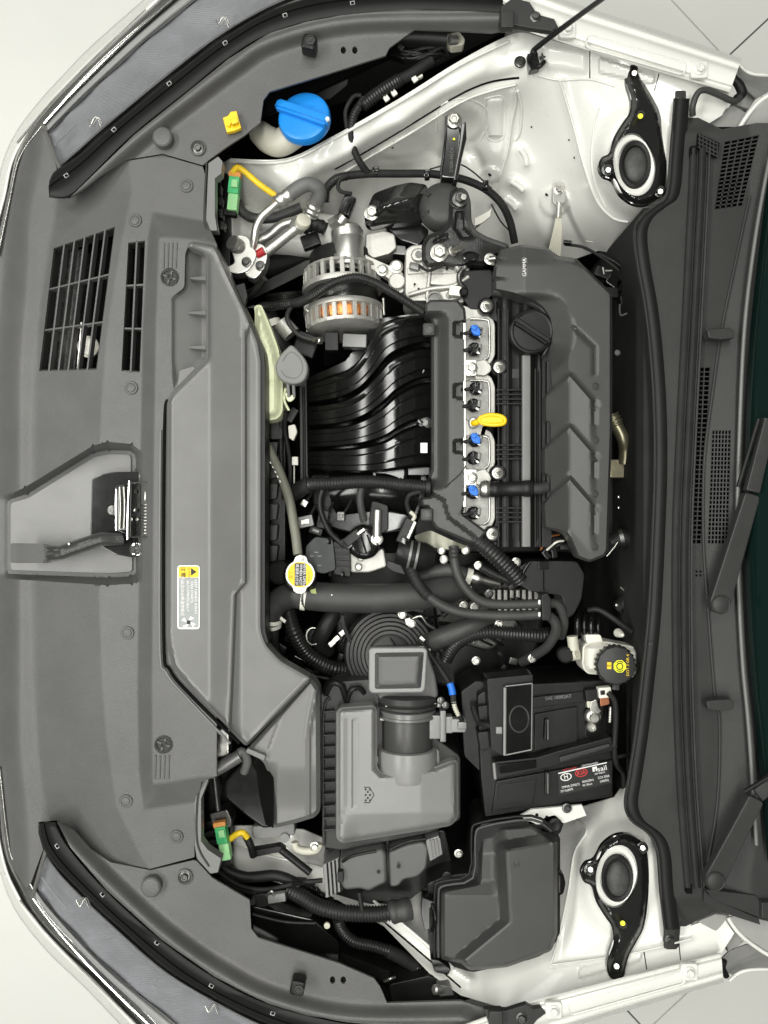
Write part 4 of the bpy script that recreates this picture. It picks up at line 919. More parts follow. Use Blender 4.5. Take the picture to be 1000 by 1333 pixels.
# ================================================================ prop rod, braided strap, drain hose
pr = thing('prop_rod', 'thin black hood prop rod in its hinge bracket on the white apron', 'prop rod', (695, 78, -.03))
zr = hz(zup, 690, 82)
plate('bracket', rnd([(686, 70), (700, 66), (704, 88), (690, 92)], 2), zr+.012, .014, GLOSSP, pr, bev=1)
for x, y in [(677, 81), (708, 73)]:
    lathe('foot', (x, y, zr+.002), [(7.5, 0), (7.5, 2), (6.5, 3), (0, 3)], BLACK, pr, n=20); bolt(x, y, zr+.005, 4.4, DKST, pr)
tube('hook', [(699, 88, zr+.01), (704, 85, zr+.014), (709, 80, zr+.012)], 3, BLACK, pr, seg=8)
tube('rod', [(692, 76, zr+.02), (694, 68, zr+.03), (700, 61, zr+.04), (742, 29, .08), (790, -6, .20), (810, -22, .25)], 3.6, BLACK, pr, seg=10, n=5)
gs_ = thing('ground_strap', 'braided tinned ground strap bolted to the white apron', 'ground strap', (727, 246, -.2))
zg = hz(zup, 727, 246)
plate('lug', rnd([(720, 238), (734, 236), (736, 262), (731, 266), (724, 267), (720, 262)], 2), zg+.010, .004, ALUP, gs_, bev=.8)
bolt(727, 247, zg+.011, 4.5, STEEL, gs_)
tube('ferrule', [(728, 264, zg+.009), (727, 284, zg+.008)], 4, ALUP, gs_, seg=12)
for k in range(7):
    a = k-3; tube('strand', [(727+a*.8, 283, zg+.008), (726+a*1.6, 300, zg+.012), (721+a*2.6, 334, zg+.0)], 1.05, BEIGE, gs_, seg=6)
dr = thing('drain_hose', 'thin black drain hose looping over the corner of the cowl panel', 'hose', (930, 125, 0))
tube('hose', [(902, 150, .01), (902, 138, .02), (908, 122, .025), (918, 117, .025), (935, 123, .018), (950, 130, .01), (959, 131, .006), (965, 124, .0), (966, 112, -.005), (960, 104, -.005)], 4, RUB, dr, seg=12)
# ================================================================ washer filler
wf = thing('washer_filler', 'beige washer fluid filler neck with a big blue cap', 'washer filler', (370, 170, -.12))
tube('neck', [(338, 172, -.10, 15), (350, 182, -.085, 17), (364, 186, -.078, 17), (380, 176, -.07, 18), (391, 165, -.066, 19)], 16, BEIGE, wf, seg=24)
axw = Vector((-.12, .16, 1)).normalized()
capw = lathe('cap', (397, 156, -.045), [(32, -6), (34, -4), (34.5, 4), (33, 8), (31, 9), (28, 9.4), (0, 9.8)], BLUE, wf, axis=axw, n=44, sharp=25)
kk = L(1, -.045)
hb = bmesh.new(); bmesh.ops.create_cube(hb, size=1)
for v in hb.verts: v.co = Vector((v.co.x*76*kk, v.co.y*14*kk, v.co.z*13*kk + 13*kk))
bmesh.ops.bevel(hb, geom=list(hb.edges), offset=3*kk, segments=3, affect='EDGES')
CW = WORLD[capw.name]
obj('grip', finish(hb, 'grip'), BLUE, capw, CW @ Matrix.Rotation(R(-24), 4, 'Z'))
obj('drip', lathe_me('drip', [(3*kk, 0), (2.6*kk, 3*kk), (0, 3.4*kk)], 10), INKW, capw, CW @ Matrix.Translation((34*kk, -15*kk, 18*kk)))
for k, s in enumerate(['WASHER', 'FLUID ONLY']):
    text('lettering', s, 0, 0, 0, 5*kk, BLUE, capw, M=CW @ Matrix.Rotation(R(-24), 4, 'Z') @ Matrix.Translation((0, 14*kk - k*6*kk, 9.8*kk)))
sheet('tank_shell', [(345, 132), (360, 120), (455, 88), (452, 110), (430, 128), (372, 140), (350, 150)], lambda X, Y: -.09-.0008*(Y-88), G_DARK, wf, step=5)
# ================================================================ crash sensors and yellow looms
def sensor(lab, x, y, rot, loom, grp):
    t = thing('crash_sensor_plug', lab, 'connector', (x, y, -.08), grp)
    Mx = lambda dx, dy: (x+dx*math.cos(R(rot))-dy*math.sin(R(rot)), y+dx*math.sin(R(rot))+dy*math.cos(R(rot)))
    box('body', (*Mx(0, -8), -.055), (14, 22, 16), GREEN, t, rot=rot, bev=1.2)
    box('latch', (*Mx(1, -10), -.050), (8, 10, 5), LGREEN, t, rot=rot, bev=.8)
    box('sensor', (*Mx(1, 14), -.058), (13, 22, 14), LGREEN, t, rot=rot, bev=1)
    box('seat', (*Mx(-1, 28), -.064), (16, 8, 12), BLACK, t, rot=rot, bev=1)
    box('cable_clip', (*Mx(0, -22), -.058), (16, 7, 10), mat('orange_clip', (.75, .32, .08), .45), t, rot=rot, bev=1)
    tube('loom', loom, 4.2, YELC, t, seg=12, corr=3, depth=.08)
    return t
sensor('green crash sensor plug with yellow loom beside the pipe fittings', 303, 248, 6, [(303, 224, -.06), (309, 218, -.055), (318, 223, -.055), (338, 240, -.06), (358, 254, -.07)], 'green crash sensor plugs')
sensor('green crash sensor plug with yellow loom beside the black intake snorkel', 289, 1096, -10, [(300, 1092, -.08), (308, 1086, -.075), (316, 1084, -.075), (322, 1090, -.08)], 'green crash sensor plugs')
# ================================================================ air conditioning pipes
ac = thing('air_conditioning_pipes', 'bundle of silver aluminium pipes with clamp block and red seal', 'pipes', (340, 320, -.12))
tube('pipe', [(318, 334, -.10), (327, 326, -.085), (331, 312, -.075), (334, 296, -.07), (341, 282, -.065), (354, 270, -.06), (366, 260, -.06)], 5.2, ALUP, ac, seg=14)
tube('pipe', [(320, 340, -.12), (330, 318, -.11), (350, 306, -.105), (368, 292, -.10), (390, 287, -.10)], 6, ALUP, ac, seg=14)
tube('pipe', [(344, 330, -.095), (362, 316, -.085), (378, 303, -.075), (393, 291, -.065)], 7.2, ALUP, ac, seg=16, n=3)
tube('hose', [(376, 254, -.06), (390, 244, -.058), (402, 240, -.06), (413, 244, -.065), (416, 254, -.075), (410, 266, -.09)], 9.5, mat('grey_hose', .12, .5, var=.2, vs=30), ac, seg=16)
def crimp(x0, y0, z0, x1, y1, z1, r):
    n = 9; pts = []
    for i in range(n):
        t = i/(n-1); pts.append((x0+(x1-x0)*t, y0+(y1-y0)*t, z0+(z1-z0)*t, r*(1.08 if i % 3 != 1 else .92)))
    tube('crimp', pts, r, ALUP, ac, seg=18, n=1)
crimp(360, 264, -.06, 382, 250, -.06, 9); crimp(411, 264, -.085, 404, 280, -.10, 9.5)
lathe('service_cap', (395, 288, -.058), [(8.5, -8), (9.5, -6), (10, 0), (9.5, 3), (8, 4), (0, 4.2)], BEIGE, ac, axis=(.35, .3, .9), n=24)
crimp(386, 296, -.075, 391, 291, -.068, 10)
plate('clamp_block', crv([(297, 318), (308, 306), (322, 308), (328, 320), (334, 330), (330, 342), (322, 352), (310, 356), (296, 354), (292, 348), (304, 342), (302, 330)], 3, True), -.075, .03, ALUP, ac, bev=2)
plate('clamp_block', crv([(326, 322), (336, 316), (346, 322), (348, 336), (342, 352), (332, 362), (322, 360), (318, 352), (330, 340), (326, 332)], 3, True), -.082, .03, ALUP, ac, bev=2)
lathe('port', (303, 316, -.066), [(10, -14), (10.5, -8), (9, -5), (10.5, -2), (9.5, 2), (0, 3)], ALUP, ac, axis=(-.5, .2, .8), n=22)
bolt(321, 341, -.074, 4.6, DKST, ac); bolt(339, 346, -.081, 4.6, DKST, ac)
tube('red_seal', [(335, 332, -.084), (344, 326, -.080)], 5.6, RED, ac, seg=16)
tube('pipe', [(344, 362, -.1), (330, 380, -.12), (318, 390, -.14)], 5, DKST, ac, seg=12)
sw = thing('pressure_switch', 'black pressure switch plug on a silver fitting above the idler pulley', 'sensor', (440, 285, -.12))
tube('fitting', [(432, 293, -.11), (445, 285, -.10)], 9, STEEL, sw, seg=6, n=1); tube('fitting', [(443, 289, -.10), (449, 281, -.095)], 7, ALUP, sw, seg=16)
box('plug', (452, 266, -.085), (16, 26, 16), GLOSSB, sw, rot=22, bev=2); box('plug_latch', (450, 270, -.078), (7, 16, 6), GLOSSB, sw, rot=22, bev=1)
tube('wire', [(458, 252, -.085), (446, 250, -.08), (440, 244, -.08), (443, 234, -.08), (450, 230, -.08)], 2.6, TAPE, sw, seg=8)
bk = thing('hose_bracket', 'black rubber hose joint between the silver pipes', 'hose', (410, 295, -.14))
tube('joint', [(396, 296, -.12), (410, 292, -.11), (424, 298, -.11)], 9, RUBD, bk, seg=14, corr=7, depth=.12); box('joint_block', (404, 312, -.13), (24, 18, 14), BLACK, bk, rot=-20, bev=2)
tube('line', [(308, 262, -.10), (316, 276, -.11), (332, 284, -.12), (360, 282, -.12), (392, 270, -.12)], 6.5, RUB, bk, seg=12)
# ================================================================ front lamp / side member castings seen under the pipes
sm = thing('side_member', 'white painted side member under the silver pipes', 'side member', (330, 290, -.2))
loft('beam', [[(x, y0+dy, z) for x, y0 in [(286, 262), (330, 268), (380, 272), (440, 280)]] for dy, z in [(0, -.20), (4, -.165), (20, -.15), (44, -.155), (58, -.18), (64, -.24)]], WHITE, sm, sharp=60)
# ================================================================ drive belt and pulleys
bl = thing('drive_belt', 'flat grey drive belt running down to the ribbed pulley', 'belt', (370, 370, -.2))
loft('belt', [[(x+dx, y+dy, z+dz) for x, y, z in [(434, 336, -.13), (400, 346, -.16), (360, 366, -.20), (318, 386, -.24)]] for dx, dy, dz in [(-2, -6, 0), (-2, -6.5, .002), (2, 7, .002), (2, 7, -.001)]], mat('belt_rubber', .075, .55, grain=300, gs=.3, var=.15), bl)
pts = []
for k in range(13): pts += [(26 if k % 2 else 24.4, k*1.5-9)]
lathe('pulley', (372, 392, -.22), [(10, -10), (22, -10)] + pts + [(22, 11), (10, 8), (0, 8)], DKST, bl, axis=(-.1, 1, .25), n=40, sharp=50)
tube('bracket_arm', [(300, 358, -.16), (330, 352, -.2), (430, 330, -.24)], 14, BLACK, bl, seg=10)
# ================================================================ alternator
alt = thing('alternator', 'cast aluminium alternator with slotted housing and copper windings', 'alternator', (447, 395, -.2))
AX = Vector((.06, -1, .10)).normalized()       # shaft runs along the car's width
ac0 = Vector(P(447, 392, -.155)); kz = L(1, -.12)
def Ma(h): return orient(ac0 + AX*(h*kz), AX)
def alat(name, prof, m, parent=alt, n=48, sharp=35): return obj(name, lathe_me(name, [(r*kz, h*kz) for r, h in prof], n, sharp), m, parent, Ma(0))
alat('stator', [(46, -10), (47, -8), (47, 10), (46, 12)], mat('stator_iron', .05, .28, .8, grain=300, gs=.3, var=.2, vs=50), n=56)
alat('windings', [(43, 10), (44, 14), (45, 20), (44.5, 30), (42, 34)], COPPER)
alat('rotor', [(38, -31), (43, -28), (44, -20), (43, -10)], SHADEB)
alh = thing('alternator_loom', 'corrugated black loom arching over the alternator', 'wiring harness', (450, 375, -.1))
tube('loom', [(346, 400, -.13), (366, 397, -.11), (386, 394, -.095), (404, 387, -.08), (420, 377, -.065), (437, 367, -.058), (463, 361, -.055), (486, 367, -.055), (508, 379, -.052), (532, 394, -.05), (552, 407, -.05)], 6, LOOM, alh, seg=14, corr=3.4)
tube('tape', [(380, 395, -.098), (392, 393, -.09), (405, 387, -.08)], 6, TAPE, alh, seg=12)
tube('branch', [(380, 398, -.10), (374, 410, -.11), (378, 424, -.115), (392, 438, -.115), (416, 444, -.115)], 3, RUB, alh, seg=10)
wph = thing('lower_radiator_hose', 'black hose with a white band beside the coolant reservoir', 'hose', (360, 430, -.2))
tube('hose', [(342, 402, -.16), (352, 424, -.15), (362, 446, -.15), (374, 470, -.17)], 15, RUBD, wph, seg=20)
tube('white_band', [(350, 421, -.149), (354, 429, -.149)], 16, TANK, wph, seg=22)
tube('joint', [(366, 420, -.13), (380, 436, -.13)], 12, ALU, wph, seg=14); box('joint_plate', (398, 448, -.13), (30, 30, 16), BLACK, wph, rot=20, bev=3)
def slotted(h0, h1, hr, name):
    """housing half: ring at the stator side, window bars, end ring"""
    a = alat(name, [(46, h0), (53, h0), (54, h0+np.sign(h1-h0)*3), (53.4, h0+np.sign(h1-h0)*7), (46, h0+np.sign(h1-h0)*8)][::int(np.sign(h1-h0))], ALU)
    alat('end_ring', [(20, h1), (42, h1), (50, h1-np.sign(h1-h0)*3), (51.5, h1-np.sign(h1-h0)*7), (44, h1-np.sign(h1-h0)*8), (20, h1-np.sign(h1-h0)*7)][::-int(np.sign(h1-h0))], ALU)
    N = 24; bm = bmesh.new(); bmesh.ops.create_cube(bm, size=1)
    ln = abs(h1-h0)-6
    for v in bm.verts: v.co = Vector((v.co.x*7*kz + 48.5*kz - (v.co.z*np.sign(h1-h0) > 0)*1.0*kz, v.co.y*5.6*kz, v.co.z*ln*kz))
    bmesh.ops.bevel(bm, geom=list(bm.edges), offset=.8*kz, segments=2, affect='EDGES'); me = finish(bm, 'fin'); me.materials.append(ALU)
    for k in range(N): obj('fin', me, ALU, a, Ma(0) @ Matrix.Rotation(2*math.pi*k/N, 4, 'Z') @ Matrix.Translation((0, 0, (h0+h1)/2*kz)))
a1 = slotted(12, 44, 0, 'housing'); a2 = slotted(-12, -44, 0, 'housing')
alat('rear_cover', [(38, -66), (42, -62), (43, -44), (30, -43)], BLACK, n=40)
box('regulator', (462, 443, -.105), (32, 18, 20), mat('regulator_grey', .10, .3, .4), alt, rot=2, bev=2); box('regulator', (432, 444, -.11), (18, 24, 20), BLACK, alt, bev=2)
for x, y in [(435, 417), (404, 400)]:
    lathe('lug', (x, y, -.125), [(9, -10), (9, 0), (7.5, 2), (0, 2)], ALU, alt, n=20); bolt(x, y, -.118, 4.4, STEEL, alt)
tube('through_bolt', [(435, 383, -.115), (434, 412, -.115)], 1.8, STEEL, alt, seg=8); tube('through_bolt', [(499, 388, -.13), (500, 410, -.135)], 2, STEEL, alt, seg=8)
lathe('terminal_nut', (418, 444, -.115), [(5, 0), (5, 6), (3.4, 7), (3.4, 12), (0, 12)], STEEL, alt, axis=(-.7, 0, .7), n=6)
# ================================================================ idler / tensioner
idl = thing('belt_tensioner', 'machined aluminium belt tensioner cylinder standing on the alternator', 'tensioner', (453, 330, -.14))
def icyl(name, x0, y0, x1, y1, z, r, m, prof=None):
    a, b = P(x0, y0, z), P(x1, y1, z); d = b-a; ln = d.length; k = L(1, z)
    prof = prof or [(r-1, 0), (r, .04), (r, .96), (r-1, 1)]
    return obj(name, lathe_me(name, [(q*k, h*ln) for q, h in prof], 40), m, idl, orient(a, d))
icyl('drum', 452, 294, 453, 337, -.125, 21, ALUP, [(15, 0), (17, .03), (18.6, .08), (18.6, .15), (21, .17), (21, .34), (20.4, .36), (20.4, .40), (21, .42), (21, .97), (19, 1)])
icyl('flange', 453, 335, 453, 349, -.125, 23, ALUP); icyl('boss', 453, 348, 454, 366, -.125, 14, ALU)
plate('arm', rnd([(474, 330), (482, 334), (522, 352), (526, 358), (526, 380), (512, 384), (506, 362), (472, 344)], 3), -.125, .02, ALU, idl, bev=1.5)
bolt(498, 352, -.124, 5.4, STEEL, idl); lathe('boss_bolt', (516, 347, -.122), [(9, -8), (9, 0), (6, 1), (6, 5), (0, 5.4)], STEEL, idl, n=20); lathe('arm_boss', (517, 366, -.118), [(11, -12), (11, 0), (9.5, 2), (0, 2)], ALU, idl, n=24)
# ================================================================ timing side of the engine
tc = thing('timing_cover', 'rough cast aluminium timing cover at the end of the engine', 'timing cover', (570, 360, -.2))
plate('block', rnd([(476, 304), (500, 299), (514, 304), (517, 322), (508, 330), (486, 336), (475, 328)], 3), -.135, .05, ALU, tc, bev=3)
plate('tube_end', rnd([(505, 318), (528, 320), (530, 332), (510, 330)], 2), -.15, .03, DKST, tc, bev=2)
plate('casting', rnd([(528, 324), (536, 318), (552, 317), (560, 330), (590, 340), (612, 344), (614, 392), (592, 396), (560, 392), (536, 392), (527, 384)], 4), -.075, .12, ALU, tc, bev=4)
for (x, y, a_, b_, z_) in [(545, 331, 10, 9, -.066), (585, 384, 16, 8, -.066), (600, 346, 8, 6, -.056)]: plate('boss', crv(ell(x, y, a_, b_, 10), 2, True), z_, .03, ALU, tc, bev=3, seg=3)
for (x, y) in [(545, 331), (585, 384), (600, 346)]: lathe('bore', (x, y, -.0645 if x < 590 else -.055), [(4.5, 0), (4.5, .6), (3.6, .6), (3.4, -1), (0, -1)], DKST, tc, n=18)
tube('casting_rib', [(532, 384, -.07), (560, 376, -.066), (590, 372, -.062), (610, 360, -.06)], 3, ALU, tc, seg=10); tube('casting_rib', [(556, 322, -.068), (560, 345, -.066), (556, 388, -.07)], 3, ALU, tc, seg=10)
box('sensor', (540, 346, -.058), (14, 9, 10), DKST, tc, rot=12, bev=2); tube('sensor_lead', [(546, 346, -.056), (556, 352, -.05), (566, 350, -.05), (578, 344, -.05)], 2, TAPE, tc, seg=8)
plate('rib', rnd([(530, 348), (556, 346), (558, 354), (531, 357)], 2), -.070, .02, ALU, tc, bev=2)
plate('web', rnd([(560, 356), (606, 354), (606, 366), (588, 372), (560, 370)], 3), -.066, .03, ALU, tc, bev=3)
lathe('port', (566, 390, -.064), [(11, -10), (11, 0), (9, 1), (8, -2), (0, -2)], ALU, tc, n=24); lathe('plug', (566, 390, -.068), [(8, 0), (7, 2), (0, 2.4)], DKST, tc, n=20)
box('clip', (593, 378, -.05), (16, 13, 12), TANK, tc, rot=6, bev=1.5); lathe('clip_pin', (604, 380, -.046), [(6, -6), (6, 0), (4, 2), (0, 2)], GLOSSB, tc, n=14)
tube('vent_tube', [(603, 350, -.045), (598, 358, -.045), (599, 368, -.05), (606, 376, -.055)], 3.4, DKST, tc, seg=10)
plate('gasket_face', rnd([(600, 352), (640, 350), (645, 380), (640, 402), (612, 402), (604, 390)], 4), -.058, .05, BLACK, tc, bev=2)
for x, y in [(540, 370), (545, 376), (550, 338), (582, 350), (533, 400)]: hole(x, y, -.069, 1.6, tc)
# ================================================================ engine mount
em = thing('engine_mount', 'black cast engine mount bracket on a round rubber bush', 'engine mount', (578, 270, -.12))
def zmb(X, Y): return -.115 + .030*ss(-6, 24, sdist(X, Y, MB)) + bump(X, Y, [(496, 268), (548, 255)], .006, 6)
MB = rnd([(478, 272), (486, 252), (512, 242), (534, 237), (556, 240), (560, 262), (552, 286), (530, 290), (500, 292), (482, 296), (474, 288)], 6)
sheet('arm_casing', MB, zmb, GLOSSP, em, step=3, th=.02)
bolt(484, 277, -.098, 7, STEEL, em)
plate('lower_arm', rnd([(500, 290), (545, 288), (560, 300), (545, 320), (520, 312)], 5), -.14, .05, GLOSSP, em, bev=3)
lathe('rubber_bush', (577, 265, -.085), [(29, -26), (31, -20), (31.5, -8), (29, 0), (24, 5), (16, 7), (0, 7)], RUB, em, axis=(-.05, .1, 1), n=44, sharp=60)
for a in (150, 210): ridge('bush_rib', [(577+20*math.cos(R(a)), 265-20*math.sin(R(a)), -.078), (577+30*math.cos(R(a)), 265-30*math.sin(R(a)), -.09)], 3, 1, RUB, em, n=1)
CB = rnd([(586, 250), (591, 245), (602, 244), (609, 249), (613, 262), (614, 288), (620, 300), (634, 308), (662, 318), (664, 332), (640, 336), (632, 346), (614, 344), (602, 350), (578, 346), (556, 348), (549, 338), (549, 318), (556, 306), (576, 299), (584, 290)], 5)
def zcb(X, Y):
    z = -.060 + .012*ss(0, 6, sdist(X, Y, CB))
    z = z - .009*ss(0, 4, sdist(X, Y, [(592, 274), (604, 274), (606, 296), (622, 312), (600, 312), (590, 298)])) - .007*ss(0, 4, sdist(X, Y, [(562, 312), (582, 302), (586, 312), (566, 318)]))
    return z - .010*ss(300, 330, Y)*ss(620, 660, X)
sheet('bracket', CB, zcb, CAST, em, step=2.6, th=.03)
lathe('nut_seat', (597, 260, -.046), [(12, -4), (12, 0), (10, 1.5), (9, .5), (0, .5)], CAST, em, n=28)
bolt(599, 259, -.043, 7.2, DKST, em); tube('stud', [(600, 258, -.04), (604, 256, -.012)], 3.6, STEEL, em, seg=12)
bolt(572, 329, -.044, 8.4, STEEL, em); tube('stud', [(588, 328, -.05), (594, 324, -.03), (604, 319, -.015)], 5, STEEL, em, seg=14); lathe('collar', (589, 328, -.048), [(7, 0), (7, 4), (5, 6), (0, 6)], STEEL, em, n=18)
lathe('slot_ring', (613, 334, -.043), [(11, 0), (11, 3), (9, 4), (7, 1), (0, 1)], GLOSSP, em, n=24).matrix_basis @= Matrix.Diagonal((1, .6, 1, 1))
bolt(638, 337, -.040, 5.4, STEEL, em); tube('stud', [(638, 337, -.03), (646, 336, -.025)], 3.4, STEEL, em, seg=10)
ar = thing('mount_arm', 'upright black pressed arm bolted to the white apron above the rubber bush', 'bracket', (592, 195, -.15))
plate('arm', rnd([(580, 150), (586, 147), (597, 150), (600, 180), (596, 232), (574, 230), (579, 180)], 3), -.075, .03, GLOSSP, ar, bev=2)
plate('flange', [(600, 160), (607, 158), (608, 180), (602, 204), (596, 234), (590, 234), (598, 186)], -.060, .04, GLOSSP, ar, bev=2)
tube('edge', [(581, 152, -.068), (580, 180, -.068), (574, 228, -.075)], 1.8, GLOSSP, ar, seg=8)
bolt(591, 157, -.073, 7, STEEL, ar); lathe('dot', (591, 181, -.073), [(1.6, 0), (1.6, .4), (0, .4)], LIME, ar, n=10)
text('stamping', '21830-H5CA', 588, 208, -.0742, 6, DKST, ar, rot=-88)
bw = thing('bracket_wire', 'thin zinc wire bracket with a white cable clip behind the mount', 'bracket', (628, 290, -.2))
tube('wire', [(612, 302, -.12), (634, 284, -.13), (640, 272, -.13)], 1.2, STEEL, bw, seg=6); tube('wire', [(640, 266, -.13), (652, 288, -.16), (664, 300, -.18)], 1.2, STEEL, bw, seg=6)
plate('clip', rnd([(618, 284), (630, 278), (640, 272), (638, 282), (628, 290), (618, 294)], 2), -.115, .006, TANK, bw, bev=1)
# ================================================================ apron harness
hn = thing('apron_harness', 'black taped wiring harness running along the white apron', 'wiring harness', (500, 220, -.14))
tube('loom', [(424, 256, -.11), (426, 244, -.10), (438, 232, -.10), (458, 228, -.105), (484, 226, -.11), (520, 226, -.12), (555, 226, -.13), (575, 228, -.13), (605, 234, -.13), (632, 246, -.13), (652, 264, -.14), (664, 288, -.16), (670, 316, -.18)], 5, TAPE, hn, seg=12)
tube('sleeve', [(423, 262, -.112), (425, 246, -.10), (438, 233, -.099), (452, 229, -.10)], 6, LOOM, hn, seg=12, corr=3.4)
tube('branch', [(478, 224, -.105), (468, 210, -.09), (460, 192, -.08), (457, 172, -.07), (460, 154, -.06), (466, 140, -.055), (474, 128, -.055)], 4.6, TAPE, hn, seg=12)
tube('sleeve', [(457, 168, -.068), (461, 150, -.058), (468, 138, -.052)], 6, LOOM, hn, seg=12, corr=3.4)
tube('loom', [(470, 138, -.06), (490, 122, -.06), (512, 108, -.06), (536, 96, -.06), (562, 78, -.06)], 7.5, TAPE, hn, seg=12)
tube('sleeve', [(472, 138, -.058), (492, 122, -.056), (520, 104, -.056)], 8.6, LOOM, hn, seg=14, corr=4)
tube('wire', [(452, 168, -.07), (450, 145, -.065), (460, 126, -.06), (470, 124, -.06)], 3, TAPE, hn, seg=8)
tube('wire', [(640, 245, -.13), (600, 214, -.16), (560, 220, -.13)], 1.0, TAPE, hn, seg=6)
for x, y in [(489, 224), (632, 242), (556, 228)]:
    lathe('tie', (x, y, hz(lambda X, Y: -.112+0*X, x, y)), [(6.5, -3), (7, 0), (6.5, 3), (0, 3)], GLOSSB, hn, axis=(1, 0, .2), n=16); box('tie_head', (x+1, y-5, -.10), (7, 6, 8), GLOSSB, hn, bev=1)
for x, y in [(503, 127), (513, 120), (540, 102)]: box('clip', (x, y, -.055), (7, 8, 4), TANK, hn, rot=-35, bev=1)
hl = thing('lamp_backing', 'black lamp backing with wiring and a pale bracket beside the prop rod', 'lamp backing', (560, 60, -.1))
tube('can', [(512, 46, -.06), (560, 48, -.06), (582, 50, -.06)], 16, BLACK, hl, seg=20)
plate('bracket', rnd([(580, 44), (598, 40), (606, 50), (604, 58), (588, 60), (582, 54)], 3), -.05, .02, BEIGE, hl, bev=2); lathe('plug', (586, 52, -.045), [(6, -10), (6, 0), (4, 1), (0, 1)], ALUP, hl, axis=(-.9, -.2, .4), n=16)
for k in range(6): tube('wire', [(505+k*3, 62+k*2, -.06), (525+k*4, 66+(k % 3)*5, -.05), (550+k*5, 70-(k % 2)*8, -.05), (568+k*3, 82-k*2, -.07)], 2, TAPE if k % 2 else BLACK, hl, seg=7)
box('plug_block', (519, 66, -.05), (22, 16, 14), GLOSSB, hl, rot=20, bev=2); box('plug_block', (522, 60, -.045), (8, 6, 8), STEEL, hl, rot=40, bev=1)
box('plug_block', (566, 68, -.055), (18, 12, 12), BLACK, hl, rot=-25, bev=2); box('plug_block', (545, 96, -.06), (10, 10, 8), TANK, hl, rot=-25, bev=2)
# ================================================================ coolant reservoir
cr = thing('coolant_reservoir', 'pale translucent coolant reservoir with a grey teardrop cap', 'coolant tank', (355, 470, -.12))
CRP = rnd([(331, 398), (340, 396), (350, 420), (362, 452), (368, 486), (368, 536), (362, 545), (340, 549), (330, 540), (328, 440)], 6)
sheet('tank', CRP, lambda X, Y: -.060 + .02*ss(0, 12, sdist(X, Y, CRP)) - .0001*(Y-400) + bump(X, Y, [(330, 455), (368, 455)], -.003, 4) + bump(X, Y, [(330, 498), (368, 498)], -.004, 3), COOL, cr, step=3, th=.05)
plate('tank_bracket', rnd([(318, 400), (332, 396), (336, 410), (332, 430), (318, 424)], 3), -.06, .02, G_DARK, cr, bev=2)
capo = crv([(380, 449), (390, 458), (399, 470), (401, 482), (396, 495), (384, 500), (370, 497), (361, 488), (359, 475), (364, 463), (373, 453)], 4, True)
plate('cap', capo, -.018, .022, mat('grey_cap', .17, .5, grain=900, gs=.2, var=.1), cr, bev=3, seg=3)
tube('cap_seam', [(x, y, -.018) for x, y in crv([(368, 470), (378, 458), (390, 466), (394, 480), (386, 492), (372, 490), (366, 482)], 3)], .8, G_DUCT, cr, seg=6, n=1)
for x in (375, 382): tube('spout', [(x, 498, -.03), (x+1, 516, -.045)], 2.2, G_BOX, cr, seg=8)
tube('spout', [(373, 512, -.05), (377, 520, -.05), (382, 516, -.05)], 3.2, COOL, cr, seg=10); tube('spout', [(372, 505, -.05), (370, 520, -.06), (376, 534, -.07)], 1.8, COOL, cr, seg=8)
# ================================================================ radiator, fan shroud and what hangs by them
rad = thing('radiator', 'dark radiator and fan shroud edge below the duct cover', 'radiator', (350, 640, -.3))
plate('core', rect(300, 400, 335, 900), -.06, .35, BLACK, rad, bev=1)
plate('fan_shroud', rect(335, 545, 372, 740), -.16, .10, BLACK, rad, bev=3)
for k in range(6): plate('shroud_fin', rnd([(340, 575+k*27), (362, 575+k*27), (360, 595+k*27), (340, 598+k*27)], 2), -.135, .03, G_DARK, rad, bev=2)
plate('shroud_block', rnd(rect(342, 548, 368, 572), 4), -.12, .05, BLACK, rad, bev=2)
fh = thing('fan_harness', 'black cable and white clips running beside the intake manifold', 'wiring harness', (378, 580, -.14))
tube('cable', [(372, 536, -.09), (371, 560, -.11), (376, 590, -.12), (378, 620, -.12), (374, 650, -.13)], 3, TAPE, fh, seg=10); tube('cable', [(366, 540, -.12), (366, 590, -.13), (370, 650, -.14)], 3.4, LOOM, fh, seg=10, corr=3)
plate('connector', rnd([(375, 554), (384, 552), (387, 562), (382, 574), (376, 570)], 2), -.085, .01, TANK, fh, bev=1.5); box('connector', (384, 600, -.09), (8, 11, 8), TANK, fh, bev=1); tube('tail', [(383, 606, -.10), (383, 632, -.12)], 1, TANK, fh, seg=6)
box('tie', (380, 540, -.10), (10, 20, 8), BLACK, fh, rot=30, bev=1.5)
ol = thing('overflow_hose', 'olive grey overflow hose curving up to the radiator cap', 'hose', (368, 640, -.1))
tube('hose', [(343, 572, -.10), (350, 585, -.09), (364, 615, -.075), (376, 648, -.06), (384, 690, -.045), (388, 722, -.035)], 6.2, mat('olive_hose', (.17, .17, .135), .5, var=.15, vs=25), ol, seg=14)
for k in range(7): box('print', (346+k*3.1, 590+k*6.1, -.0705+k*.0034), (1.2, 3, 1), INKW, ol, rot=-27, bev=0)
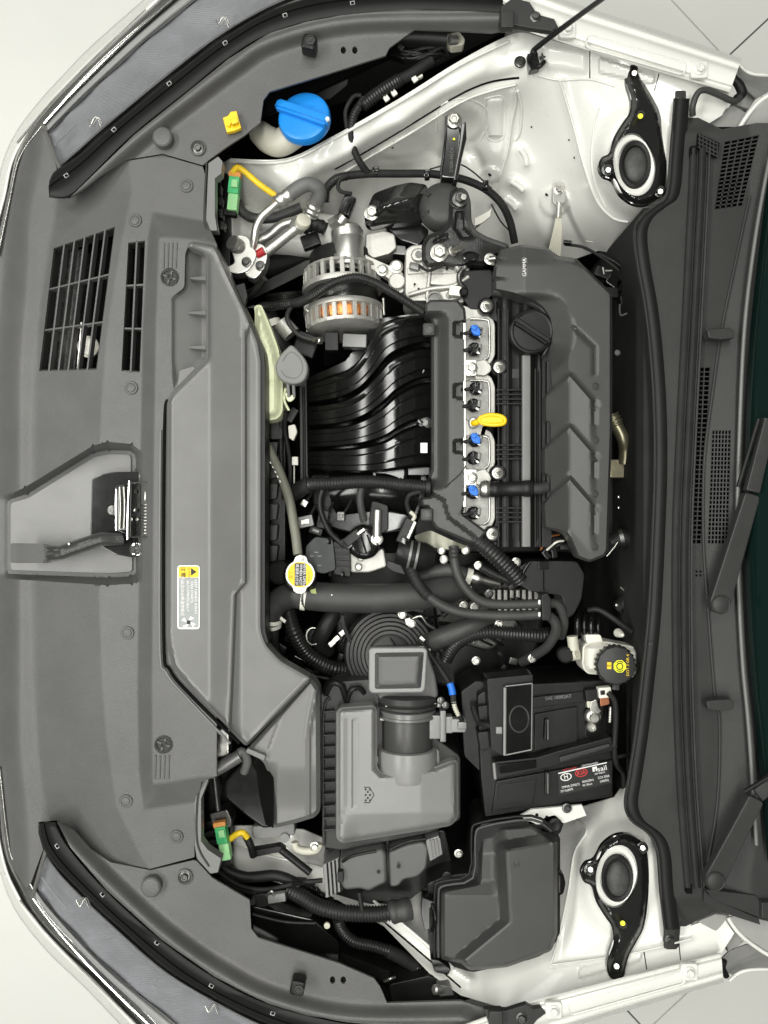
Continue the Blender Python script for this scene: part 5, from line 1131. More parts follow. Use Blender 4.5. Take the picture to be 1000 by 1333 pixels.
# ================================================================ intake manifold
im = thing('intake_manifold', 'glossy black intake manifold with four curved runners', 'intake manifold', (475, 540, -.2))
CUR = [[(398, 500), (430, 487), (455, 478), (475, 455), (493, 424), (515, 413), (545, 409), (563, 411)],
       [(398, 527), (440, 521), (468, 508), (490, 486), (508, 466), (530, 455), (548, 450), (563, 450)],
       [(398, 557), (440, 554), (470, 546), (496, 530), (516, 512), (535, 501), (550, 496), (563, 495)],
       [(398, 585), (440, 583), (470, 580), (500, 572), (520, 560), (538, 552), (552, 549), (563, 548)],
       [(398, 613), (440, 616), (470, 617), (500, 616), (520, 614), (538, 612), (552, 611), (563, 611)]]
CR_ = [crv(c, 5) for c in CUR]; nC = len(CR_[0])
def mz(x): return -.150 + .075*math.sin(max(0, min(1, (x-392)/112))*math.pi/2)**.9 - .030*max(0, (x-515)/48)**1.6
for i in range(4):
    a, b = CR_[i], CR_[i+1]; rows = []
    for t, dz in [(.03, -.05), (.04, -.022), (.08, -.006), (.11, -.0015), (.13, 0), (.16, 0), (.30, 0), (.315, .0008), (.33, .0038), (.345, .0045), (.38, .0045), (.62, .0045), (.66, .0045), (.675, .0038), (.69, .0008), (.705, 0), (.84, 0), (.87, 0), (.89, -.0015), (.92, -.006), (.96, -.022), (.97, -.05)]:
        rows.append([(p[0]+(q[0]-p[0])*t, p[1]+(q[1]-p[1])*t, mz(p[0]+(q[0]-p[0])*t)+dz) for p, q in zip(a, b)])
    rn = loft('runner', rows, GLOSSB, im, sharp=40)
def zpl(X, Y): return -.178 + .012*ss(0, 10, sdist(X, Y, [(396, 494), (566, 405), (566, 618), (396, 618)])) + 0*X
sheet('plenum', [(396, 494), (450, 470), (490, 415), (566, 405), (566, 618), (396, 618)], lambda X, Y: -.145 + .045*np.sin(np.clip((X-392)/112, 0, 1)*math.pi/2) - .03, GLOSSB, im, step=6, th=.02)
plate('flange', rnd([(390, 502), (399, 496), (401, 640), (391, 644)], 2), -.125, .03, G_DARK, im, bev=1.5)
tube('flange_bead', [(395, 504, -.122), (396, 560, -.122), (396, 640, -.122)], 2, BLACK, im, seg=8)
plate('lower_shell', rnd([(400, 612), (560, 606), (560, 640), (540, 690), (470, 700), (430, 690), (405, 660)], 8), -.19, .08, GLOSSB, im, bev=6)
tube('dome', [(440, 640, -.18), (490, 634, -.16), (540, 640, -.17)], 32, GLOSSB, im, seg=28)
for x, y in [(548, 483), (553, 551)]:
    lathe('boss', (x, y, -.105), [(10, -10), (10, 2), (8, 4), (0, 4)], BLACK, im, n=20); bolt(x, y, -.100, 5, DKST, im); box('boss_clip', (x-6, y-2, -.092), (8, 5, 6), GLOSSB, im, rot=30, bev=1)
box('part_tag', (552, 583, -.070), (9, 13, 1.2), INKW, im, bev=0)
lathe('cap_ring', (508, 616, -.125), [(22, -6), (24, 0), (22, 4), (19, 5), (18, 2), (0, 2)], GLOSSB, im, n=36)
# ================================================================ engine mass below everything
eb = thing('engine_block', 'dark engine block and gearbox castings deep in the bay', 'engine block', (600, 600, -.45))
ALUD = mat('oily_aluminium', (.16, .16, .15), .5, .7, grain=300, gs=.5, var=.3, vs=20)
plate('block', rnd([(540, 395), (800, 395), (800, 720), (540, 720)], 6), -.20, .25, BLACK, eb, bev=4)
plate('block', rnd([(400, 500), (560, 480), (560, 720), (400, 720)], 6), -.27, .18, SHADEB, eb, bev=4)
plate('gearbox', rnd([(420, 700), (640, 705), (720, 760), (700, 860), (600, 900), (440, 870)], 20), -.28, .2, BLACK, eb, bev=10)
plate('gearbox_top', rnd([(560, 740), (660, 735), (690, 800), (640, 850), (570, 830)], 12), -.22, .08, ALUD, eb, bev=8)
plate('bearer', rnd([(420, 320), (560, 320), (560, 420), (420, 480)], 10), -.30, .15, SHADEB, eb, bev=6)
for k in range(9): plate('cooling_fin', [(640+k*8, 768), (645+k*8, 768), (645+k*8, 800), (640+k*8, 800)], -.16, .04, ALU, eb, bev=1)
# ================================================================ cylinder head band with injectors and coils
chd = thing('cylinder_head', 'bare aluminium cylinder head edge with injector plugs and bolts', 'cylinder head', (620, 540, -.15))
scal = []
for (y0, y1) in [(408, 476), (488, 552), (560, 618), (630, 690)]:
    scal += [(628, y0-4), (640, y0+2), (645, y0+14), (645, y1-14), (640, y1-3), (628, y1+4)]
HD = crv([(596, 398), (610, 396)], 2)[:2] + [(614, 400)] + [tuple(p) for p in scal] + [(622, 700), (596, 690)]
plate('head', rnd(HD, 4), -.062, .10, ALU, chd, bev=2)
for (y0, y1) in [(414, 470), (494, 548), (566, 612), (636, 684)]:
    plate('coil_well', rnd(rect(606, y0, 637, y1), 6), -.058, .02, mat('dull_aluminium', (.24, .24, .225), .45, .6, var=.3, vs=60), chd, bev=1.5)
    tube('well_edge', [(612, y0+1, -.056), (632, y0+2, -.056), (637, y0+9, -.056), (637, y1-9, -.056), (630, y1-2, -.056)], 1.6, ALUP, chd, seg=8, n=4)
plate('rail_edge', [(603, 420), (607, 420), (607, 660), (603, 660)], -.035, .02, ALUP, chd, bev=.6)
for y in (479, 622):
    o = plate('bolt_plate', rnd(rect(606, y-11, 621, y+10), 2), -.035, .012, ALUP, chd, bev=1); bolt(614, y, -.034, 5.6, STEEL, o)
    plate('web', rnd([(620, y-9), (632, y-12), (640, y-3), (640, y+4), (632, y+10), (620, y+9)], 3), -.05, .02, ALU, chd, bev=2)
def plug(x, y, blue, s=1.0):
    t = thing('injector_plug', LABP[len(PL)], 'connector', (x, y, -.07), 'injector and coil plugs along the cylinder head'); PL.append(t)
    lathe('body', (x, y, -.046), [(9*s, -10), (9*s, -2), (7*s, 0), (6*s, 3), (0, 3)], BLACK, t, n=10, spin=random.uniform(0, 40))
    for k in range(5):
        a = random.uniform(0, 6.28); box('catch', (x+5*math.cos(a), y+5*math.sin(a), -.040+random.uniform(0, .004)), (random.uniform(4, 8), 3, 5), random.choice([BLACK, GLOSSB, GLOSSB]), t, rot=math.degrees(a), bev=.8)
    box('catch', (x+7, y-2, -.042), (5, 9, 6), DULLA, t, rot=8, bev=1); box('spring_clip', (x+5, y+5, -.038), (5, 3, 3), STEEL, t, rot=30, bev=.6)
    tube('wire', [(x-4, y, -.036), (x-12, y+2, -.034), (x-18, y+2, -.045)], 2.6, TAPE, t, seg=8)
    if blue: plate('blue_latch', [(x-6, y-8), (x+2, y-10), (x+7, y-2), (x+6, y+5), (x-2, y+3), (x-5, y-1)], -.028, .008, BLUET, t, bev=1.5); box('blue_latch', (x-2, y-6, -.024), (7, 5, 4), BLUET, t, rot=35, bev=1)
PL = []
LABP = ['black injector plug with blue latch nearest the oil filler cap', 'black coil plug between the first blue latch and a plated bolt', 'black injector plug just past the plated bolt near the oil cap', 'black coil plug beside the yellow dipstick towards the oil cap', 'black injector plug with blue latch just past the yellow dipstick', 'black coil plug between a blue latch and a plated bolt past the dipstick', 'black injector plug with big blue latch beside the breather hose', 'round black coil plug at the far end near the fat loom']
for x, y, b in [(619, 432, 1), (618, 454, 0), (620, 505, 0), (617, 527, 0), (619, 573, 1), (617, 596, 0), (616, 641, 1), (617, 668, 0)]: plug(x, y, b)
# ================================================================ loom cover
lc = thing('loom_cover', 'dark grey plastic loom cover frame between manifold and cylinder head', 'plastic cover', (590, 540, -.06))
LCP = [(553, 396), (560, 390), (596, 390), (606, 402), (607, 416), (607, 652), (602, 668), (634, 692), (620, 710), (568, 688), (560, 676), (558, 660), (546, 660), (546, 648), (562, 646), (562, 632), (558, 622), (562, 612), (562, 416), (554, 412)]
def zlc(X, Y):
    z = -.034 + 0*X
    z = z - .022*ss(588, 566, X)*ss(404, 416, Y)*ss(640, 622, Y)
    for y0, y1 in [(416, 441), (497, 521), (570, 592)]:
        z = z - .020*ss(0, 3, sdist(X, Y, [(590, y0+3), (612, y0-2), (612, y1+2), (590, y1-3)]))
    z = z - .020*ss(0, 5, sdist(X, Y, [(545, 628), (580, 650), (586, 672), (640, 712), (560, 712), (545, 680)]))
    return z - .006*ss(3, 0, dline(X, Y, LCP, True))
sheet('frame', rnd(LCP, 3), zlc, G_COVER, lc, step=2.6, th=.03)
for x, y in [(559, 428), (556, 670)]:
    o = box('fixing', (x, y, -.044), (17, 17, 12), G_DARK, lc, bev=3); lathe('fixing_nut', (x, y, -.0435), [(6, 0), (6, 1.4), (4.4, 1.6), (4, .4), (0, .4)], G_COVER, o, n=16)
tube('crease', [(579, 634, -.033), (598, 618, -.033), (607, 606, -.033)], .9, G_DARK, lc, seg=6)
# ================================================================ valve cover
vc = thing('valve_cover', 'black valve cover with ribs and a grey strip beside the engine cover', 'valve cover', (675, 560, -.12))
VCP = rnd([(628, 396), (640, 384), (716, 380), (718, 712), (640, 712), (636, 694), (646, 682), (646, 640), (640, 622), (652, 608), (652, 560), (650, 490), (640, 480), (650, 466), (650, 420), (636, 412)], 5)
def zvc(X, Y):
    z = -.058 + .012*ss(646, 656, X) - .006*ss(662, 668, X)*ss(682, 676, X) - .010*ss(694, 698, X)*ss(706, 702, X)
    return z + .006*ss(676, 682, X)*ss(694, 689, X)
sheet('cover', VCP, zvc, BLACK, vc, step=3, th=.05)
plate('strip', [(680, 462), (691, 462), (691, 712), (680, 712)], -.036, .01, G_DUCT, vc, bev=1.5)
for y0 in (506, 578, 660):
    for k in range(4): plate('fin', [(648, y0+k*6), (680, y0+k*6), (680, y0+2.4+k*6), (648, y0+2.4+k*6)], -.040, .012, BLACK, vc, bev=.8)
for x in (649, 655, 661): tube('rib', [(x, 402, -.044), (x, 712, -.044)], 1.1, G_DARK, vc, seg=6)
for x in (697, 703): tube('rib', [(x, 480, -.046), (x, 712, -.046)], 1.0, G_DARK, vc, seg=6)
for x, y in [(633, 399), (650, 478), (648, 616), (641, 695)]:
    o = lathe('bolt_boss', (x, y, -.050), [(11, -10), (11, 3), (9, 5), (0, 5)], BLACK, vc, n=24); bolt(x, y, -.042, 5.2, STEEL, o)
    tube('spigot', [(x, y, -.04), (x+4, y, -.03)], 3.4, STEEL, o, seg=10)
hole(644, 345+20, -.04, 3, vc)
plate('cast_mark', rect(664, 480, 676, 492), -.0515, .002, G_DARK, vc, bev=.4)
# oil cap
oc = thing('oil_cap', 'black round oil filler cap with a bar grip in the engine cover cut-out', 'oil cap', (690, 440, -.05))
axo = Vector((.0, -.05, 1)).normalized()
lathe('neck', (691, 437, -.055), [(27, 0), (27, 12), (22, 14)], BLACK, oc, n=40)
capn = lathe('cap', (690, 434, -.04), [(26, 0), (29, 3), (29, 12), (27.5, 15), (25.5, 16), (23.5, 15), (0, 15.6)], BLACK, oc, axis=axo, n=44, sharp=28)
hb = bmesh.new(); bmesh.ops.create_cube(hb, size=1); kk = L(1, -.04)
for v in hb.verts: v.co = Vector((v.co.x*52*kk, v.co.y*(13 if v.co.z < 0 else 9)*kk, v.co.z*10*kk + 19*kk))
bmesh.ops.bevel(hb, geom=list(hb.edges), offset=2.5*kk, segments=3, affect='EDGES')
obj('grip', finish(hb, 'grip'), BLACK, capn, WORLD[capn.name] @ Matrix.Rotation(R(-33), 4, 'Z'))
# ================================================================ dipstick
ds = thing('dipstick', 'bright yellow oil dipstick handle lying over the cylinder head', 'dipstick', (630, 550, -.06))
lathe('tube', (617, 550, -.050), [(7, -8), (7, 3), (5.5, 4), (0, 4)], ALUP, ds, n=20)
tube('stem', [(616, 551, -.042), (620, 550, -.034), (628, 547, -.028)], 4, YEL, ds, seg=12)
tube('handle', crv([(624, 544, -.022), (636, 540, -.020), (650, 541, -.020), (657, 545, -.020), (656, 551, -.020), (646, 553, -.020), (632, 552, -.022), (625, 549, -.022), (624, 544, -.022)], 5), 2.6, YEL, ds, seg=10, n=1)
plate('handle_web', rnd([(625, 544), (640, 541), (655, 543), (655, 551), (640, 551), (626, 550)], 3), -.0195, .006, YEL, ds, bev=1.5)
# ================================================================ breather hose
bh = thing('breather_hose', 'black breather valve and hose crossing the valve cover', 'hose', (665, 636, -.05))
tube('valve', [(636, 637, -.034, 9), (640, 637, -.034, 10.5), (648, 637, -.032, 10.5), (649, 637, -.032, 9.4), (680, 636, -.030, 9.6), (682, 636, -.030, 11), (692, 636, -.030, 11), (696, 636, -.030, 7)], 10, BLACK, bh, seg=24, n=1)
tube('collar', [(626, 637, -.036, 10), (630, 637, -.036, 12), (634, 637, -.036, 12), (638, 637, -.036, 10)], 10, STEEL, bh, seg=24, n=1)
tube('hose', [(690, 636, -.028), (702, 636, -.028), (712, 634, -.03)], 7.5, G_DARK, bh, seg=16)
# ================================================================ engine cover
ec = thing('engine_cover', 'dark grey moulded engine cover with stepped lobes and a small name badge', 'engine cover', (750, 530, -.05))
ECP = [(643, 352), (650, 326), (679, 318), (712, 322), (727, 333), (750, 336), (797, 382), (797, 560), (792, 716), (788, 724), (768, 732), (752, 726), (740, 698), (728, 692), (708, 688), (706, 656), (714, 645), (714, 621), (706, 617), (706, 584), (714, 573), (714, 551), (708, 549), (708, 517), (716, 503), (714, 479), (708, 476), (708, 461), (714, 450), (717, 432), (714, 415), (706, 402), (694, 393), (670, 384), (643, 378)]
RID = [[(706, 480-4), (742, 486), (774, 522)]]
def zec(X, Y):
    z = .006 - .040*ramp(740, 708, X)*ss(440, 470, Y)                                    # slope down to the left
    z = z - .024*ramp(682, 640, X)*ss(470, 440, Y)
    z = z - .012*ramp(345, 316, Y)*ss(760, 700, X) - .014*ramp(770, 800, X)*0
    for ya in (487, 554, 622):                                                          # stepped shoulders
        yl = np.where(X < 742, ya + (742-X)*.86, ya + (X-742)*1.15)
        on = (X < 775)
        z = z + np.where(on, .010*(ss(ya-46, ya-6, Y + 0*X)*0), 0)
        z = z + np.where(on, .009*ramp(-3, 3, Y-yl)*ramp(66, 3, Y-yl)*ss(777, 768, X), 0)
    z = z - bump(X, Y, [(774, 522), (774, 552)], .004, 2) - bump(X, Y, [(774, 592), (774, 622)], .004, 2) - bump(X, Y, [(774, 660), (774, 694)], .004, 2)
    z = z - bump(X, Y, [(746, 425), (774, 452), (774, 486)], .004, 2)
    ring = np.hypot((X-690), (Y-432)*.95)
    z = z - .030*ramp(58, 24, ring)*ss(378, 392, Y)
    z = z - .008*ss(0, 4, sdist(X, Y, [(640, 334), (660, 337), (662, 339), (640, 343)])) - .008*ss(0, 4, sdist(X, Y, [(640, 358), (660, 361), (663, 363), (640, 367)]))
    z = z - .010*ss(0, 8, sdist(X, Y, [(716, 330), (728, 336), (752, 338), (770, 355), (745, 343), (722, 338)]))
    z = z - .010*ss(3, 0, dline(X, Y, ECP, True))
    return z
ecp = sheet('shell', rnd(ECP, 4), zec, G_COVER, ec, step=2.4, th=.03, feat=[[(742-34, y+29), (742, y), (775, y+38)] for y in (487, 554, 622)] + [crv([(690+58*math.cos(R(q)), 432+58*math.sin(R(q))) for q in range(-60, 31, 10)], 2)], fo=(-7, -4, -1, 2, 5, 8))
# under-skirts of the shell
loft('skirt', [[(x+dx, y+dy, z) for x, y in crv([(643, 378), (670, 384), (694, 393), (706, 402), (714, 415), (717, 432), (714, 450), (708, 461)], 4)] for dx, dy, z in [(0, 0, -.026), (-3, 5, -.045), (-4, 8, -.065)]], G_COVER, ec, th=.003, sharp=70)
plate('under_skirt', [(712, 470), (745, 470), (792, 480), (792, 716), (752, 720), (730, 690), (712, 684)], -.03, .05, BLACK, ec, bev=2)
for x, y in [(775, 503), (775, 573), (774, 643), (774, 712)]: lathe('fastener', (x, y, hz(zec, x, y)), [(5, 0), (5, .8), (4, 1), (3.6, .2), (0, .2)], G_DARK, ec, n=18)
bd = plate('badge', rnd(rect(679.5, 335, 686.5, 360.5), 3), lambda x, y: hz(zec, x, y)+.0016, .0016, DULLA, ecp, bev=.3)
zb_ = hz(zec, 683, 348)+.0016
plate('badge_field', rnd(rect(680.4, 336, 685.6, 359.5), 2.4), zb_+.0003, .001, INKN, bd, bev=0)
text('lettering', 'GAMMA', 683, 348, zb_+.0006, 6.6, INKW, bd, rot=-90, sx=.98)
# ================================================================ radiator cap and hoses
rn = thing('radiator_neck', 'black radiator neck with a yellow and black pressure cap and pale clamp', 'radiator neck', (375, 770, -.1))
rc = None
zc = -.026
disc = crv([(391+19*math.cos(a), 748+19*math.sin(a)) for a in [R(q) for q in range(-150, -29, 20)]], 1)[:0]
def tabring(s=1.0):
    o = []
    for k in range(36):
        a = 2*math.pi*k/36 + R(3); r = 19.5
        dv = abs(math.cos(a - R(92)));
        if dv > .93: r = 26 - (1-dv)*40
        o.append((391 + s*r*math.cos(a), 748 + s*r*math.sin(a)))
    return crv(o, 2, True)
rc = plate('cap', tabring(), zc, .008, ALUP, rn, bev=2)
lathe('skirt', (391, 748, zc-.006), [(17, -10), (18, 0), (0, 0)], STEEL, rc, n=32)
lathe('yellow_disc', (391, 748, zc), [(16.8, 0), (16.8, .5), (0, .6)], INKY, rc, n=40)
plate('black_band', [(383.5, 733.4), (398.5, 733.4), (398.5, 762.6), (383.5, 762.6)], zc+.0014, .001, INKN, rc, bev=0)
zt = zc+.0018
for i, s in enumerate(['NEVER OPEN', 'WHEN HOT']): text('lettering', s, 396.2-i*4.6, 748, zt, 5.0, INKW, rc, rot=92)
text('lettering', '高温禁止打开', 386.4, 748, zt, 4.6, INKW, rc, rot=92)
text('lettering', '108', 394, 726, zc+.0006, 6, INKN, rc, rot=92); text('lettering', 'kPa', 389.5, 771, zc+.0006, 5, INKN, rc, rot=92)
text('lettering', '注意', 378.6, 748, zc+.0009, 6, mat('orange_print', (.75, .25, .01), .5), rc, rot=92); text('lettering', 'CAUTION', 402, 750, zc+.0009, 3, INKN, rc, rot=92)
lathe('filler', (391, 750, -.055), [(18, -30), (20, -10), (22, 6), (20, 10), (17, 16)], BLACK, rn, n=36)
tube('elbow', [(400, 775, -.075, 19), (380, 775, -.08, 17), (366, 780, -.085, 16), (356, 792, -.09, 15), (350, 810, -.10, 15), (348, 830, -.12, 15), (352, 850, -.16, 14)], 16, RUB, rn, seg=24)
lathe('boss', (362, 745, -.075), [(15, -20), (16, 0), (12, 4), (0, 5)], BLACK, rn, n=28, axis=(-.3, 0, 1))
tube('clamp', [(351, 803, -.098, 17), (350.4, 808, -.1, 17)], 17, TANK, rn, seg=26, n=1); tube('clamp', [(350.2, 810, -.1, 16.6), (350, 814, -.102, 16.6)], 17, TANK, rn, seg=26, n=1)
box('clamp_tail', (367, 806, -.085), (12, 4, 4), TANK, rn, rot=40, bev=.6)
rh = thing('radiator_hose', 'fat black upper radiator hose running across the bay from the cap', 'hose', (500, 777, -.1))
tube('hose', [(388, 773, -.078), (420, 777, -.078), (480, 779, -.08), (540, 776, -.085), (580, 768, -.10), (615, 756, -.13), (640, 745, -.17)], 19, RUB, rh, seg=28)
tube('clamp', [(394, 774, -.078, 20.2), (400, 775, -.078, 20.2)], 20, TANK, rh, seg=30, n=1)
plate('paint_mark', [(404, 768), (411, 766), (412, 773), (406, 775)], -.0538, .0006, mat('green_mark', (.35, .42, .15), .6), rh, bev=0)
box('dot', (432, 774.5, -.0535), (1.6, 1.6, 1), INKW, rh, bev=0)
# ================================================================ big loom over the throttle and small branches
th = thing('throttle_harness', 'fat corrugated loom below the intake manifold with thin branches', 'wiring harness', (470, 632, -.1))
tube('loom', [(380, 644, -.10), (392, 634, -.09), (410, 630, -.08), (435, 629, -.075), (480, 627, -.07), (525, 631, -.06), (556, 634, -.05)], 9, LOOM, th, seg=16, corr=4.2, depth=.14)
tube('tape', [(376, 648, -.104), (384, 641, -.098), (398, 633, -.087), (404, 631, -.083)], 10.5, TAPE, th, seg=14)
tube('branch', [(421, 636, -.075), (417, 648, -.085), (418, 666, -.095), (428, 690, -.10), (440, 703, -.10), (449, 711, -.105)], 4, LOOM, th, seg=10, corr=2.6)
tube('branch', [(472, 630, -.08), (469, 645, -.085), (470, 660, -.09), (474, 678, -.10)], 5, RUB, th, seg=12)
tube('branch', [(548, 640, -.05), (534, 644, -.05), (530, 654, -.055), (533, 666, -.06), (538, 676, -.06)], 3.4, TAPE, th, seg=10)
lathe('grommet', (558, 634, -.048), [(12, -3), (12, 3), (0, 3)], BLACK, th, axis=(1, 0, .1), n=24)
tb = thing('throttle_motor', 'black throttle motor with silver flange beside the radiator cap', 'throttle motor', (440, 710, -.15))
plate('motor_case', rnd([(397, 712), (410, 698), (434, 702), (438, 742), (420, 748), (398, 740)], 5), -.095, .06, mat('sooty_plastic', (.012, .017, .015), .4, grain=500, gs=.3, var=.3, vs=40), tb, bev=2)
plate('flange', rnd([(433, 704), (456, 708), (457, 752), (434, 748)], 3), -.105, .05, BLACK, tb, bev=2)
for y in (712, 720, 728, 736): tube('rib', [(434, y, -.104), (456, y+1, -.104)], 1.2, G_DARK, tb, seg=6)
plate('casting', rnd([(455, 716), (500, 714), (504, 738), (480, 746), (456, 746)], 4), -.125, .05, ALU, tb, bev=4)
for x, y in [(467, 738), (470, 726)]: lathe('casting_boss', (x, y, -.118), [(5, -6), (5, 2), (3.4, 4), (0, 4)], ALU, tb, n=16)
for x, y in [(428, 705), (430, 748), (446, 748)]: lathe('screw', (x, y, -.092), [(3.6, 0), (3.4, 2), (0, 2.4)], DKST, tb, n=14, axis=(.8, 0, .4))
for k, (x, y) in enumerate([(412, 719), (416, 724), (406, 724), (416, 736)]): box('stamp', (x, y, -.0945), (5, 1.2, .6), mat('grey_print', .3, .6) if k == 0 else bpy.data.materials['grey_print'], tb, bev=0)
lathe('actuator', (474, 706, -.105), [(22, -14), (23, -6), (22, 0), (18, 3), (12, 4), (0, 4)], GLOSSB, tb, n=36)
for k in range(4): tube('actuator_rib', [(460+k*9, 692+k*2, -.098), (468+k*9, 722-k*2, -.098)], 1.3, BLACK, tb, seg=6)
box('plug', (459, 700, -.085), (24, 13, 14), BLACK, tb, rot=-38, bev=2); box('plug', (470, 692, -.082), (12, 4, 6), STEEL, tb, rot=-38, bev=.8); box('plug', (452, 707, -.09), (10, 16, 10), GLOSSB, tb, rot=-38, bev=1.5)
tube('silver_tube', [(492, 664, -.10), (491, 698, -.10)], 6, ALUP, tb, seg=18); bolt(491, 702, -.10, 5.5, STEEL, tb)
plate('tube_stay', rnd([(484, 650), (506, 658), (506, 690), (488, 700), (480, 680)], 3), -.125, .03, BLACK, tb, bev=2)
def splug(lab, x, y, z, size, m, rot, top=None):
    t = thing('sensor_plug', lab, 'connector', (x, y, z-.03)); box('body', (x, y, z), size, m, t, rot=rot, bev=1.5)
    if top: box('latch', (x, y, z+.005), (size[0]*.55, size[1]*.42, 4), top, t, rot=rot, bev=1)
    tube('lead', [(x, y, z-.004), (x+8, y-10, z-.01), (x+14, y-22, z-.02)], 2, TAPE, t, seg=8)
splug('grey plug with a bright metal latch beside the olive hose', 397, 679, -.095, (22, 15, 12), DULLA, -12, STEEL)
splug('upright black plug beside the thin corrugated branch loom', 420, 676, -.105, (14, 24, 12), BLACK, 10, GLOSSB)
splug('tiny metal fitting under the taped end of the fat loom', 396, 655, -.10, (9, 9, 8), STEEL, 30)
splug('dark steel sensor between the thin loom and the throttle motor', 444, 672, -.108, (10, 12, 10), DKST, 0, DKST)
splug('flat black plug right against the throttle motor case', 411, 691, -.11, (18, 10, 10), BLACK, 20, DULLA)
# ================================================================ purge valve with hoses
pv = thing('purge_valve', 'black purge control valve with an open grey wire clip', 'valve', (535, 715, -.08))
tube('can', [(517, 716, -.06, 14), (524, 718, -.06, 17), (534, 721, -.06, 18), (552, 724, -.065, 18), (560, 725, -.07, 15)], 17, BLACK, pv, seg=26, n=1)
for t in (532, 541): tube('band', [(t, 718+(t-517)*.2, -.06), (t+3, 718.6+(t-517)*.2, -.06)], 18.8, DULLA, pv, seg=26)
box('plug', (530, 692, -.05), (17, 34, 16), BLACK, pv, rot=24, bev=2); box('plug_latch', (536, 690, -.038), (4, 24, 5), STEEL, pv, rot=24, bev=.8); box('plug_latch', (526, 704, -.042), (8, 8, 5), GLOSSB, pv, rot=24, bev=1)
tube('wire', [(537, 678, -.05), (540, 672, -.05), (534, 666, -.05)], 2.6, BEIGE, pv, seg=8)
plate('bracket', rnd([(506, 730), (522, 736), (528, 748), (512, 744), (504, 738)], 2), -.06, .02, BLACK, pv, bev=1.5)
sheet('heat_shield', rnd([(538, 698), (560, 690), (590, 704), (610, 712), (588, 716), (560, 712), (545, 706)], 5), lambda X, Y: -.075+.0*X+.004*np.sin(X*.12), mat('olive_shield', (.22, .22, .17), .4, .3, var=.25, vs=40), pv, step=4)
h1 = thing('vacuum_hose', 'thin rubber hose from the purge valve round to the hose clip', 'hose', (620, 800, -.1))
tube('hose', [(533, 734, -.065), (540, 752, -.058), (552, 770, -.055), (572, 786, -.055), (600, 797, -.055), (640, 801, -.055), (680, 801, -.055), (706, 800, -.055), (720, 806, -.058), (724, 820, -.065), (714, 840, -.085), (698, 852, -.11), (680, 862, -.14)], 6.6, RUB, h1, seg=16)
tube('sleeve', [(534, 738, -.064), (541, 754, -.057), (551, 769, -.054), (558, 776, -.054)], 7.8, TAPE, h1, seg=14, corr=5, depth=.06)
h2 = thing('vacuum_hose', 'thin rubber hose from the loom cover foot round to the hose clip', 'hose', (640, 785, -.1))
tube('hose', [(591, 714, -.06), (592, 732, -.052), (598, 752, -.05), (610, 770, -.05), (630, 784, -.052), (660, 787, -.053), (706, 786, -.053), (724, 786, -.056), (732, 796, -.062), (734, 812, -.075), (730, 828, -.10)], 6.2, RUB, h2, seg=16)
tube('ferrule', [(591, 712, -.06), (591.5, 728, -.053)], 7, G_DARK, h2, seg=14, corr=5, depth=.12)
hc = thing('hose_clip', 'black plastic double clip holding the two thin hoses', 'clip', (711, 792, -.07))
plate('clip', rnd([(705, 774), (713, 772), (718, 780), (718, 808), (706, 808)], 2), -.036, .03, BLACK, hc, bev=1.5)
for y in (784, 800): box('mark', (702.5, y, -.040), (3, 6, 3), INKW, hc, bev=1)
h3 = thing('heater_hose', 'short thick black hose clamped to a bare metal pipe', 'hose', (580, 746, -.12))
tube('hose', [(548, 752, -.10), (566, 744, -.095), (590, 742, -.09), (606, 748, -.09)], 9, RUB, h3, seg=18); tube('clamp', [(607, 749, -.088, 10.4), (614, 751, -.088, 10.4)], 10, TANK, h3, seg=20, n=1)
tube('pipe', [(612, 750, -.09, 7), (622, 753, -.09, 8), (626, 754, -.09, 6), (650, 760, -.095, 4.5)], 6, STEEL, h3, seg=16); plate('clamp_ear', rnd([(606, 758), (614, 764), (618, 772), (612, 776), (606, 768)], 2), -.085, .006, BEIGE, h3, bev=1)
h4 = thing('intake_hose', 'thick grey hose slanting beside the ribbed intake bellows', 'hose', (600, 822, -.12))
tube('hose', [(552, 842, -.13, 13), (566, 834, -.11, 13), (590, 824, -.10, 13), (620, 812, -.10, 12), (644, 802, -.12, 11)], 12, RUB, h4, seg=22)
l5 = thing('gearbox_loom', 'corrugated black loom arching below the thin hoses', 'wiring harness', (640, 826, -.12))
tube('loom', [(580, 858, -.12), (590, 842, -.11), (606, 830, -.10), (634, 823, -.095), (668, 825, -.095), (704, 827, -.10), (724, 824, -.12)], 9.5, LOOM, l5, seg=16, corr=4)
tube('tail', [(584, 852, -.12), (570, 842, -.12), (556, 838, -.13)], 6, TAPE, l5, seg=10)
l6 = thing('engine_loom', 'fat corrugated loom dropping from the loom cover into a black box', 'wiring harness', (648, 732, -.08))
tube('loom', [(619, 702, -.055), (632, 712, -.05), (650, 728, -.05), (668, 746, -.055), (676, 756, -.06)], 11.5, LOOM, l6, seg=18, corr=5, depth=.13)
tube('side_loom', [(626, 738, -.08), (645, 748, -.075), (668, 758, -.07)], 6, LOOM, l6, seg=12, corr=3.4)
plate('box', rnd([(676, 738), (690, 730), (752, 730), (762, 748), (758, 780), (748, 800), (736, 808), (732, 776), (690, 770), (678, 762)], 5), -.060, .07, BLACK, l6, bev=4)
tube('box_edge', [(676, 758, -.058), (684, 740, -.056), (690, 732, -.056)], 2.4, GLOSSB, l6, seg=8); box('box_tab', (708, 736, -.05), (14, 10, 6), GLOSSB, l6, bev=1); box('box_tab', (668, 763, -.058), (12, 7, 6), BLACK, l6, rot=-30, bev=1.5)
tube('box_seam', [(708, 742, -.059), (708, 768, -.059)], 1, GLOSSB, l6, seg=6)
bolt(672, 732, -.066, 4.4, STEEL, l6)
